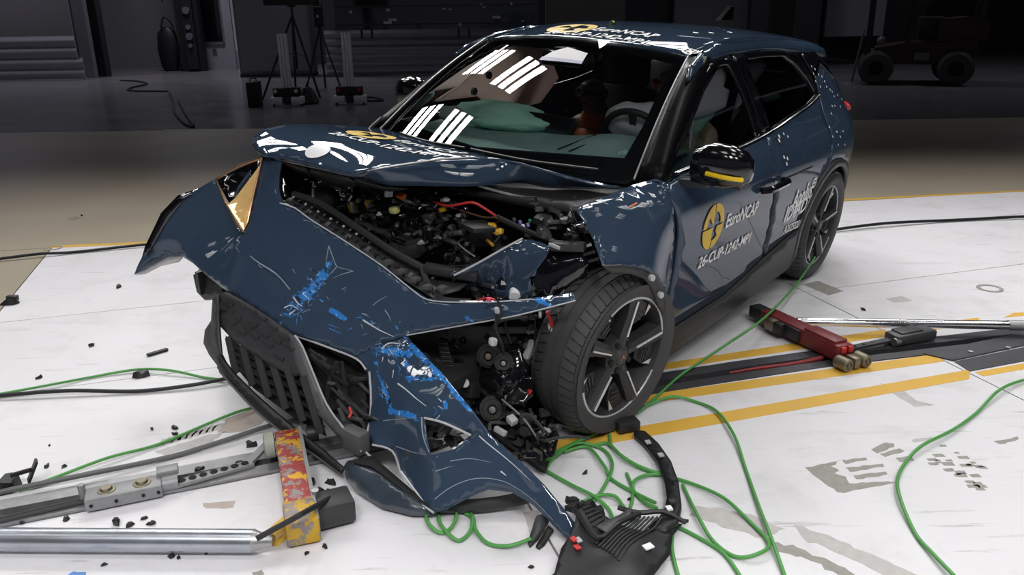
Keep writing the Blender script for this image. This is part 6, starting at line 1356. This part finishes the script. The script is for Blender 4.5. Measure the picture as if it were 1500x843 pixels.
cable([(0.295,2.681,0),(0.347,2.689,0),(0.394,2.567,0),(0.458,2.51,0),(0.517,2.478,0)], .006, M_green, 'short green cable arc inside the fallen wheel-arch moulding')
cable([(0.363,2.766,0),(0.363,2.654,0),(0.425,2.529,0),(0.523,2.473,0),(0.604,2.407,0),(0.684,2.311,0),(0.737,2.197,0),(0.762,2.085,0),(0.724,2.028,0),(0.652,2.023,0),(0.598,2.089,0),(0.577,2.212,0),(0.572,2.366,0),(0.569,2.407,0)], .006, M_green, 'green cable making a large loop to the right of the fallen moulding')
cable([(0.181,2.64,0),(0.268,2.666,0),(0.315,2.523,0),(0.332,2.457,0),(0.4,2.359,0),(0.456,2.29,0)], .006, M_green, 'green cable crossing the middle of the coil')
cable([(0.099,2.529,0),(0.187,2.418,0),(0.26,2.334,0),(0.3,2.283,0),(0.307,2.219,0)], .006, M_green, 'green cable running from the coil into the ribbed liner')
cable([(0.39,2.49,0),(0.396,2.412,0),(0.387,2.331,0),(0.353,2.221,0)], .006, M_green, 'short green cable end standing across the coil')
cable([(0.524,2.477,0),(0.463,2.47,0),(0.409,2.425,0),(0.399,2.383,0),(0.425,2.302,0),(0.455,2.259,0)], .006, M_green, 'green cable hook on the inner side of the fallen moulding')
cable([(0.226,2.323,0),(0.273,2.346,0),(0.328,2.332,0),(0.355,2.281,0),(0.387,2.199,0)], .006, M_green, 'low green cable arc just above the ribbed liner')
cable([(0.498,2.185,0),(0.562,2.117,0),(0.616,2.04,0),(0.638,1.932,0)], .006, M_green, 'green cable leaving the liner to the lower right')
cable([(0.487,2.16,0),(0.469,2.076,0),(0.463,2.002,0),(0.462,1.936,0)], .006, M_green, 'green cable beside the right edge of the ribbed liner')
cable([(-0.286,2.283,0),(-0.284,2.234,0),(-0.264,2.179,0),(-0.228,2.161,0),(-0.2,2.185,0),(-0.188,2.231,0),(-0.193,2.28,0)], .006, M_green, 'small green cable loop below the torn bumper, leftmost')
cable([(-0.248,2.282,0),(-0.241,2.214,0),(-0.213,2.15,0),(-0.175,2.122,0),(-0.143,2.155,0),(-0.135,2.212,0),(-0.144,2.267,0)], .006, M_green, 'second green cable loop below the torn bumper')
cable([(-0.161,2.264,0),(-0.135,2.23,0),(-0.124,2.158,0),(-0.085,2.106,0),(-0.022,2.084,0),(0.046,2.109,0)], .006, M_green, 'widest green cable loop below the torn bumper, third from left')
# --- right tow dolly: worn red beam, rollers and bright push tube
M_rbeam = mat('worn_red_beam_paint', (.20, .025, .03), .45, var=.45, scale=14)
R0, R1 = Vector((1.292,3.879,0)), Vector((1.501,3.396,0))
dx = (R1 - R0).normalized()
td = empty('tow_dolly', R0); tag(td, 'worn dark red tow dolly with rollers and bright tube across the right rail', 'tow dolly')
def L(v): return Vector(v) - R0
a, c = Vector((0, 0, .055)), L(R1) + Vector((0, 0, .055))
MB().beam(a, c, .085, .075, bev=.006).build('beam', M_rbeam, td)
MB().beam(a + dx * .30 + Vector((0, 0, .042)), c - dx * .03 + Vector((0, 0, .042)), .075, .016, bev=.003).build('top_plate', M_rbeam, td)
MB().beam(a - dx * .10, a + dx * .02, .07, .065, bev=.008).build('end_stop', M_black, td)
nrm = Vector((-dx.y, dx.x, 0)); 
if nrm.x > 0: nrm = -nrm
for t, w in ((.20, .07), (.30, .06)): MB().box(a.lerp(c, t) + nrm * .055, (w, .05, .06), Matrix.Rotation(math.atan2(dx.y, dx.x), 3, 'Z'), .01).build('latch', M_rust if t < .25 else M_black, td)
MB().box(a.lerp(c, .45) + nrm * .046, (.10, .02, .06), Matrix.Rotation(math.atan2(dx.y, dx.x), 3, 'Z'), .004).build('side_plate', M_black, td)
for s in (-1, 1):
    q = c + dx * .045 + nrm * s * .055 + Vector((0, 0, -.022)); M = Matrix.Translation(q) @ dx.to_track_quat('Z', 'Y').to_matrix().to_4x4()
    ro = MB().lathe([(0, -.035), (.026, -.035), (.03, -.03), (.03, .03), (.026, .036), (.02, .036), (.018, .03), (.008, .03), (.006, .038), (0, .038)], 20, M).build('roller', M_rust, td)
MB().box(c + dx * .05 + Vector((0, 0, -.02)), (.06, .035, .05), Matrix.Rotation(math.atan2(dx.y, dx.x), 3, 'Z'), .006).build('roller_block', M_rust, td)
for s in (-.5, .5): MB().box(c + dx * .008 + nrm * s * .04 + Vector((0, 0, .02)), (.014, .028, .03), Matrix.Rotation(math.atan2(dx.y, dx.x), 3, 'Z'), .004).build('end_lug', M_red, td)
t0, t1 = L((1.405,3.777,0.06)), L((2.464,3.699,0.055))
tb = MB().cyl(t0, t1, .022, 20).build('push_tube', M_chrome, td)
MB().tube([t0 - (t1 - t0).normalized() * .06, t0, t0 + (t1 - t0).normalized() * .05], [.010, .020, .026], 16).build('tube_end', M_alu, td)
MB().cyl(t1 - (t1 - t0).normalized() * .05, t1 + (t1 - t0).normalized() * .03, .026, 16).build('tube_end', M_alu, td); MB().cyl(t0 + Vector((-.04, 0, 0)), t0 + Vector((-.04, 0, .035)), .010, 10).build('pin', M_rust, td)
# red strap lying in the right slot
o = MB().tube([Vector(q) + Vector((0, 0, .0)) for q in [(0.961,3.32,0),(1.102,3.366,0),(1.235,3.398,0),(1.34,3.432,0),(1.434,3.475,0)]], [.005, .009, .010, .012], 6, True, 4).build('red_strap', mat('faded_red_strap', (.28, .035, .04), .6, var=.3)); tag(o, 'faded red strap lying in the rail slot under the red beam', 'strap')
# --- rail carriage block at right with a perforated bar
q0, q1 = Vector((1.795,3.6,0)), Vector((2.033,3.685,0)); e = (q1 - q0).normalized(); rz = Matrix.Rotation(math.atan2(e.y, e.x), 3, 'Z')
rc_ = empty('rail_carriage', (q0 + q1) / 2); tag(rc_, 'dark worn rail carriage block with a perforated bar in the right rail', 'rail carriage')
MB().box((0, 0, .035), (.24, .09, .05), rz, .01).build('block', M_raild, rc_); MB().box((-.02, .0, .063), (.13, .07, .008), rz, .002).build('top_plate', M_dark, rc_)
MB().cyl(rz @ Vector((-.13, -.03, .03)), rz @ Vector((-.10, -.03, .03)), .02, 12).build('front_nut', M_alu, rc_)
pb = MB().beam(rz @ Vector((-.42, .0, .022)), rz @ Vector((-.11, .0, .03)), .035, .012).build('perforated_bar', M_dark, rc_)
for k in range(5): 
    u = rz @ Vector((-.39 + k * .055, .0, .030)); MB().cyl(u, u + Vector((0, 0, .003)), .010, 10).build('bar_hole', M_under, pb)
# --- left rail carriage: pale cast block and perforated bar
q0, q1 = Vector((-1.419,2.339,0)), Vector((-1.2,2.426,0)); e = (q1 - q0).normalized(); rz = Matrix.Rotation(math.atan2(e.y, e.x), 3, 'Z')
M_cast = mat('pale_cast_block', (.30, .30, .31), .5, .3, var=.2, scale=40)
lc = empty('rail_carriage', (q0 + q1) / 2); tag(lc, 'pale cast rail carriage with two bolts and a perforated bar on the left rail', 'rail carriage')
l = (q1 - q0).length
MB().box((0, 0, .03), (l, .085, .045), rz, .006).build('block', M_cast, lc)
for s in (-.22, .24):
    u = rz @ Vector((s * l, .0, .052)); MB().lathe([(0, .012), (.016, .012), (.02, .004), (.028, .003), (.03, 0)], 16, Matrix.Translation(u)).build('bolt', M_rust, lc)
for s in (-.42, -.1, .25, .45): u = rz @ Vector((s * l, -.044, .03)); MB().cyl(u, u + rz @ Vector((0, -.003, 0)), .006, 8).build('side_screw', M_under, lc)
MB().cyl(rz @ Vector((l * .5, 0, .03)), rz @ Vector((l * .5 + .05, 0, .03)), .026, 14).build('end_boss', M_cast, lc); MB().box(rz @ Vector((l * .5 + .02, .04, .06)), (.07, .05, .018), rz, .003).build('lock_plate', M_cast, lc)
MB().cyl(rz @ Vector((-l * .5 - .01, .03, .02)), rz @ Vector((-l * .5 - .01, .03, .075)), .012, 10).build('eye_bolt', M_cast, lc)
for o_ in (.03, .012): MB().tube([rz @ Vector((-l * .5, o_, .02)), rz @ Vector((-l * .5 - .5, o_ - .02, .01))], .008, 8).build('pull_rod', M_dark, lc)
u0, u1 = rz @ Vector((l * .5 + .04, .0, .022)), Vector((-0.937,2.577,0)) - lc.location + Vector((0, 0, .02))
pb = MB().beam(u0, u1, .04, .014, bev=.002).build('perforated_bar', M_cast, lc)
for k in range(7):
    u = u0.lerp(u1, (k + .6) / 7.4) + Vector((0, 0, .008)); MB().cyl(u, u + Vector((0, 0, .002)), .013, 14).build('bar_hole', M_under, pb)
MB().beam(u1 - (u1 - u0) * .08, Vector((-0.897,2.701,0)) - lc.location + Vector((0, 0, .05)), .03, .012).build('fork', M_cast, lc)
# --- left tow dolly: chipped red and yellow beam with a silver tube
def chipped(name='chipped_beam_paint', layers=((22, .46, .50, (.36, .05, .05)), (17, .53, .56, (.75, .42, .03)), (30, .60, .62, (.30, .26, .24)), (9, .66, .68, (.08, .25, .55)))):
    m = mat(name, (.28, .25, .24), .5, .2, var=.3, scale=20); nt = m.node_tree; b = nt.nodes['Principled BSDF']; Lk = nt.links
    tc = nt.nodes.new('ShaderNodeTexCoord'); src = b.inputs['Base Color'].links[0].from_socket
    for sc, lo, hi, col in layers:
        n = nt.nodes.new('ShaderNodeTexNoise'); n.inputs['Scale'].default_value = sc; n.inputs['Detail'].default_value = 6; n.inputs['Roughness'].default_value = .7
        mp = nt.nodes.new('ShaderNodeMapping'); mp.inputs['Location'].default_value = (sc, col[0] * 9, 0); Lk.new(tc.outputs['Object'], mp.inputs[0]); Lk.new(mp.outputs[0], n.inputs['Vector'])
        r = nt.nodes.new('ShaderNodeMapRange'); r.inputs[1].default_value = lo; r.inputs[2].default_value = hi; Lk.new(n.outputs['Fac'], r.inputs[0])
        x = nt.nodes.new('ShaderNodeMix'); x.data_type = 'RGBA'; Lk.new(r.outputs[0], x.inputs[0]); Lk.new(src, x.inputs[6]); x.inputs[7].default_value = col + (1,); src = x.outputs[2]
    Lk.new(src, b.inputs['Base Color']); return m
M_chip = chipped(); M_yb2 = chipped('chipped_yellow_casting', ((20, .47, .50, (.62, .38, .03)), (30, .62, .64, (.2, .18, .17)))); M_yb = mat('yellow_bracket_paint', (.65, .40, .04), .5, var=.3, scale=25)
T0_, T1_ = Vector((-0.83,2.66,0)), Vector((-0.647,2.12,0))
ld = empty('tow_dolly', T0_); tag(ld, 'chipped red and yellow tow dolly with a silver push tube at lower left', 'tow dolly')
def L2(v): return Vector(v) - T0_
a, c = Vector((0, 0, .075)), L2(T1_) + Vector((0, 0, .05)); dx = (c - a).normalized(); sd = Vector((dx.y, -dx.x, 0)).normalized()
if sd.x < 0: sd = -sd
MB().beam(a, c, .085, .07, bev=.006).build('beam', M_chip, ld)
MB().beam(a + sd * .046, c + sd * .046, .012, .08).build('side_rail', M_cast, ld)
MB().beam(a.lerp(c, .8), c + dx * .01, .10, .085, bev=.008).build('end_casting', M_yb2, ld)
for s in (0, .055):
    q = a - sd * (.055 - s * .1) + Vector((0, 0, .005)) + dx * s * .3; M = Matrix.Translation(q) @ sd.to_track_quat('Z', 'Y').to_matrix().to_4x4()
MB().lathe([(0, -.02), (.03, -.02), (.048, -.016), (.048, .016), (.03, .02), (0, .02)], 22, Matrix.Translation(a - sd * .065 + dx * .03) @ sd.to_track_quat('Z', 'Y').to_matrix().to_4x4()).build('roller', mat('pale_roller', (.34, .35, .30), .5), ld)
MB().cyl(a - dx * .0 + sd * .07, a + sd * .11, .03, 16).build('roller_hub', M_black, ld)
for z in (-.02, .02): MB().beam(L2((-0.733,2.087,0.05)) + Vector((0, 0, z)), c - dx * .06 - sd * .03 + Vector((0, 0, z)), .035, .012, bev=.003).build('clevis', M_yb, ld)
t0, t1 = L2((-1.82,2.121,0.045)), L2((-0.787,2.085,0.045)); e = (t1 - t0).normalized()
MB().cyl(t0, t1, .035, 24).build('push_tube', mat('blue_stained_tube', (.46, .49, .54), .30, .9, var=.28, scale=10), ld)
MB().tube([t1 - e * .002, t1 + e * .02, t1 + e * .06], [.035, .026, .018], 16).build('tube_end', M_alu, ld)
MB().box(c - dx * .10 + sd * .10 + Vector((0, 0, -.005)), (.11, .13, .08), Matrix.Rotation(math.atan2(dx.y, dx.x) + .1, 3, 'Z'), .012).build('motor_box', M_dark, ld)
MB().cyl(c - dx * .13 + sd * .055, c - dx * .13 + sd * .055 + Vector((0, 0, .05)), .012, 10).build('pin', M_alu, ld)
o = MB().tube([(-0.753,2.018,0.1), (-0.636,2.075,0.14), (-0.572,2.316,0.06)], .009, 8).build('plastic_rod', M_black); tag(o, 'thin black plastic rod lying over the chipped red and yellow dolly', 'rod')
# --- fallen wheel-arch moulding
o = patch('arch_moulding', [(0.458,2.761,0.03),(0.495,2.75,0.03),(0.528,2.647,0.035),(0.548,2.514,0.04),(0.548,2.383,0.04),(0.532,2.255,0.04),(0.498,2.149,0.045),(0.452,2.105,0.045),(0.407,2.134,0.04),(0.438,2.168,0.04),(0.472,2.226,0.035),(0.495,2.302,0.035),(0.505,2.409,0.035),(0.503,2.541,0.03),(0.482,2.651,0.025),(0.45,2.739,0.025)], (), M_black, None, .02, .02, (0, 0, 1), angle=30, facing=(0, 0, 1)); tag(o, 'curved black wheel-arch moulding fallen beside the front tyre', 'moulding')
MB().box(Vector((0.433,2.805,0.03)), (.09, .06, .04), Matrix.Rotation(.3, 3, 'Z'), .006).build('end_bracket', M_black, o)
for q, m in (((0.518,2.548,0.045), M_edge), ((0.483,2.207,0.055), M_paper), ((0.53,2.384,0.05), M_dark), ((0.502,2.249,0.052), M_dark), ((0.489,2.649,0.04), M_edge)): MB().box(Vector(q), (.018, .022, .006), Matrix.Rotation(.2, 3, 'Z')).build('clip', m, o)
# --- torn ribbed liner
lin = patch('wheel_arch_liner', [(0.189,2.137,0.1),(0.217,2.173,0.1),(0.245,2.158,0.09),(0.289,2.114,0.08),(0.332,2.121,0.05),(0.382,2.107,0.045),(0.496,2.16,0.03),(0.521,2.174,0.02),(0.477,2.105,0.03),(0.447,2,0.04),(0.388,1.92,0.03),(0.347,1.879,0.02),(0.063,1.885,0.02),(0.108,1.936,0.03),(0.132,2.02,0.05),(0.167,2.056,0.08)], [(0.251,2.049,0.06),(0.318,1.956,0.08),(0.184,1.968,0.05)], M_black, None, .008, .02, (0, 0, 1), amp=.012, freq=9, seed=31, angle=25, facing=(0, 0, 1)); tag(lin, 'torn black ribbed wheel liner lying at the tip of the bumper', 'liner')
LB = BVHTree.FromPolygons([v.co.copy() for v in lin.data.vertices], [tuple(q.vertices) for q in lin.data.polygons])
def onl(q, dz=.004):
    h = LB.ray_cast(Vector((q[0], q[1], 1)), Vector((0, 0, -1))); return Vector((q[0], q[1], (h[0].z if h[0] else .05) + dz))
def ribs(a0, a1, b0, b1, n, m, r=.0035):
    for k in range(n):
        t = k / (n - 1); p_, q_ = Vector(a0).lerp(Vector(a1), t), Vector(b0).lerp(Vector(b1), t)
        MB().tube([onl(p_.lerp(q_, s / 6)) for s in range(7)], r, 6).build('rib', m, lin)
ribs((0.361,2.167,0), (0.451,2.161,0), (0.232,2.014,0), (0.289,1.94,0), 8, M_dark); ribs((0.195,2.175,0), (0.231,2.078,0), (0.23,2.202,0), (0.267,2.111,0), 7, M_clad)
o = patch('liner_fold', [onl(q, .02) for q in [(0.238,2.065,0),(0.323,2.157,0),(0.358,2.192,0),(0.357,2.153,0),(0.308,2.086,0),(0.268,2.042,0)]], (), M_grey, lin, .006, .02, (0, 0, 1), facing=(0, 0, 1))
MB().tube([onl(q, .012) for q in [(0.178,2.204,0),(0.195,2.099,0),(0.24,2.027,0),(0.309,2.096,0),(0.383,2.17,0)]], .009, 6, True, 4).build('liner_bead', M_black, lin)
for q, m in (((0.383,2.001,0), M_paper), ((0.178,2.006,0), M_red), ((0.17,2.031,0), M_red), ((0.183,2.028,0), M_edge)): MB().box(onl(q, .006), (.03 if m is M_paper else .016, .022, .005), Matrix.Rotation(.5, 3, 'Z')).build('clip', m, lin)
MB().tube([onl(q, .01) for q in [(0.323,2.207,0),(0.384,2.177,0),(0.459,2.182,0)]] + [Vector((0.527,2.166,0.03))], .008, 6, True, 3).build('liner_strip', M_black, lin)
for q, s in (((0.181,2.245,0.06), .04), ((0.192,2.196,0.06), .045), ((0.255,2.18,0.06), .04), ((0.219,2.192,0.07), .05)): MB().rock(Vector(q), s, q[0]).build('torn_tab', M_black, lin, 20)
# --- broken plastic pieces
for pts, lab, m in (([(0.066,2.185,0.05),(0.096,2.199,0.05),(0.103,2.17,0.04),(0.072,2.122,0.01),(0.042,2.089,0.01),(0.036,2.106,0.01)], 'broken black bracket strip below the bumper tip, the left one', M_dark), ([(0.101,2.163,0.03),(0.115,2.145,0.03),(0.087,2.095,0.01),(0.07,2.079,0.01),(0.06,2.089,0.01)], 'broken black bracket strip below the bumper tip, the right one', M_black)):
    o = patch('broken_strip', pts, (), m, None, .012, .02, (0, 0, 1), facing=(0, 0, 1), angle=25); tag(o, lab, 'debris')
def frag(u, r, label, sq=.6, m=None, extra=0):
    o = MB().rock((u[0], u[1], .002), r, u[0] * 7 + u[1], sq).build('plastic_fragment', m or M_black, None, 20); tag(o, label, 'debris')
    return o
o = frag((-2.853,4.391,0), .06, 'large black fragment on the floor at the far left edge', .6); MB().box(Vector((-2.851,4.413,0)) + Vector((0, 0, .03)), (.06, .03, .03), None, .004).build('tab', M_dark, o)
frag((-2.359,4.657,0), .03, 'small black chip on the white floor below the flared bumper end', .4)
o = frag((-1.681,3.378,0), .04, 'dark chunk lying on the thin green cable at left', .7)
frag((-2.082,3.742,0), .025, 'small dark chip in the middle of the left white panel', .4); frag((-2.141,3.373,0), .022, 'small flat chip near the left edge beyond the green cable', .5)
o = MB().beam(Vector((-1.748,3.603,0)) + Vector((0, 0, .008)), Vector((-1.678,3.675,0)) + Vector((0, 0, .008)), .022, .012, bev=.003).build('plastic_strip', M_black); tag(o, 'narrow black plastic strip on the white floor left of the grille', 'debris')
def bracket_frag():
    u = Vector((-1.756,2.467,0)); r = empty('camera_bracket', u); tag(r, 'black broken bracket standing at the left edge above the rail', 'debris')
    MB().rock((0, 0, .0), .07, 3, .7).build('base', M_black, r, 20); MB().beam((.02, 0, .05), (.08, .02, .06), .012, .012).build('arm', M_black, r); MB().beam((.07, .01, .02), (.10, .03, .09), .035, .008).build('plate', M_black, r)
bracket_frag()
FR = [((-1.425,2.875,0), .014, 'upper tiny chip of the pair left of the tan patch'), ((-1.334,2.878,0), .018, 'chip beside the tan worn patch, the upper one'), ((-1.315,2.828,0), .018, 'chip beside the tan worn patch, the lower one'), ((-1.694,2.604,0), .016, 'dark chip above the left rail, left of two'), ((-1.631,2.602,0), .014, 'dark chip above the left rail, right of two'), ((-1.768,2.758,0), .008, 'tiny speck high above the left rail'),
      ((-1.283,2.248,0), .03, 'bent black clip between rail and silver tube'), ((-1.232,2.232,0), .02, 'grey sliver beside the bent clip'), ((-1.201,2.272,0), .014, 'small chip below the cast block, upper'), ((-1.166,2.242,0), .018, 'small square chip below the cast block'), ((-1.033,2.07,0), .016, 'dark chip in front of the silver tube, left of two'), ((-1.012,2.066,0), .012, 'dark chip in front of the silver tube, right of two'), ((-1.222,2.039,0), .012, 'speck in front of the silver tube at left'), ((-0.936,2.084,0), .008, 'tiny speck in front of the silver tube'),
      ((-0.988,2.734,0), .030, 'black chunk on the floor above the left rail near the roller'), ((-1.128,2.564,0), .022, 'black clip lying on the left rail'), ((-0.995,2.593,0), .03, 'twisted black clip on the rail next to the dolly'), ((-0.698,2.464,0), .028, 'black fragment right of the chipped beam, first'), ((-0.669,2.408,0), .03, 'black fragment right of the chipped beam, second'), ((-0.638,2.471,0), .03, 'black fragment right of the chipped beam, third'), ((-0.637,2.411,0), .02, 'black fragment right of the chipped beam, fourth'),
      ((-0.582,2.108,0), .014, 'small chip right of the yellow end casting'), ((-0.631,2.076,0), .012, 'tiny chip below the yellow end casting'), ((0.246,2.503,0), .016, 'black chip on the white floor inside the cable coil'), ((0.379,2.339,0), .012, 'dark speck inside the fallen moulding'), ((0.043,1.997,0), .012, 'small speck left of the ribbed liner'), ((-1.59,2.256,0), .016, 'chip on the lower left rail edge'), ((-1.456,2.275,0), .018, 'chip next to the cast block on the left rail'), ((0.533,2.209,0), .02, 'black chip at the right tip of the liner strip'), ((-3.506,6.533,0), .02, 'flat dark speck on the beige floor'), ((1.871,4.084,0), .02, 'dark chip in front of the bright tube')]
for u, r, lab in FR: frag(u, r, lab)
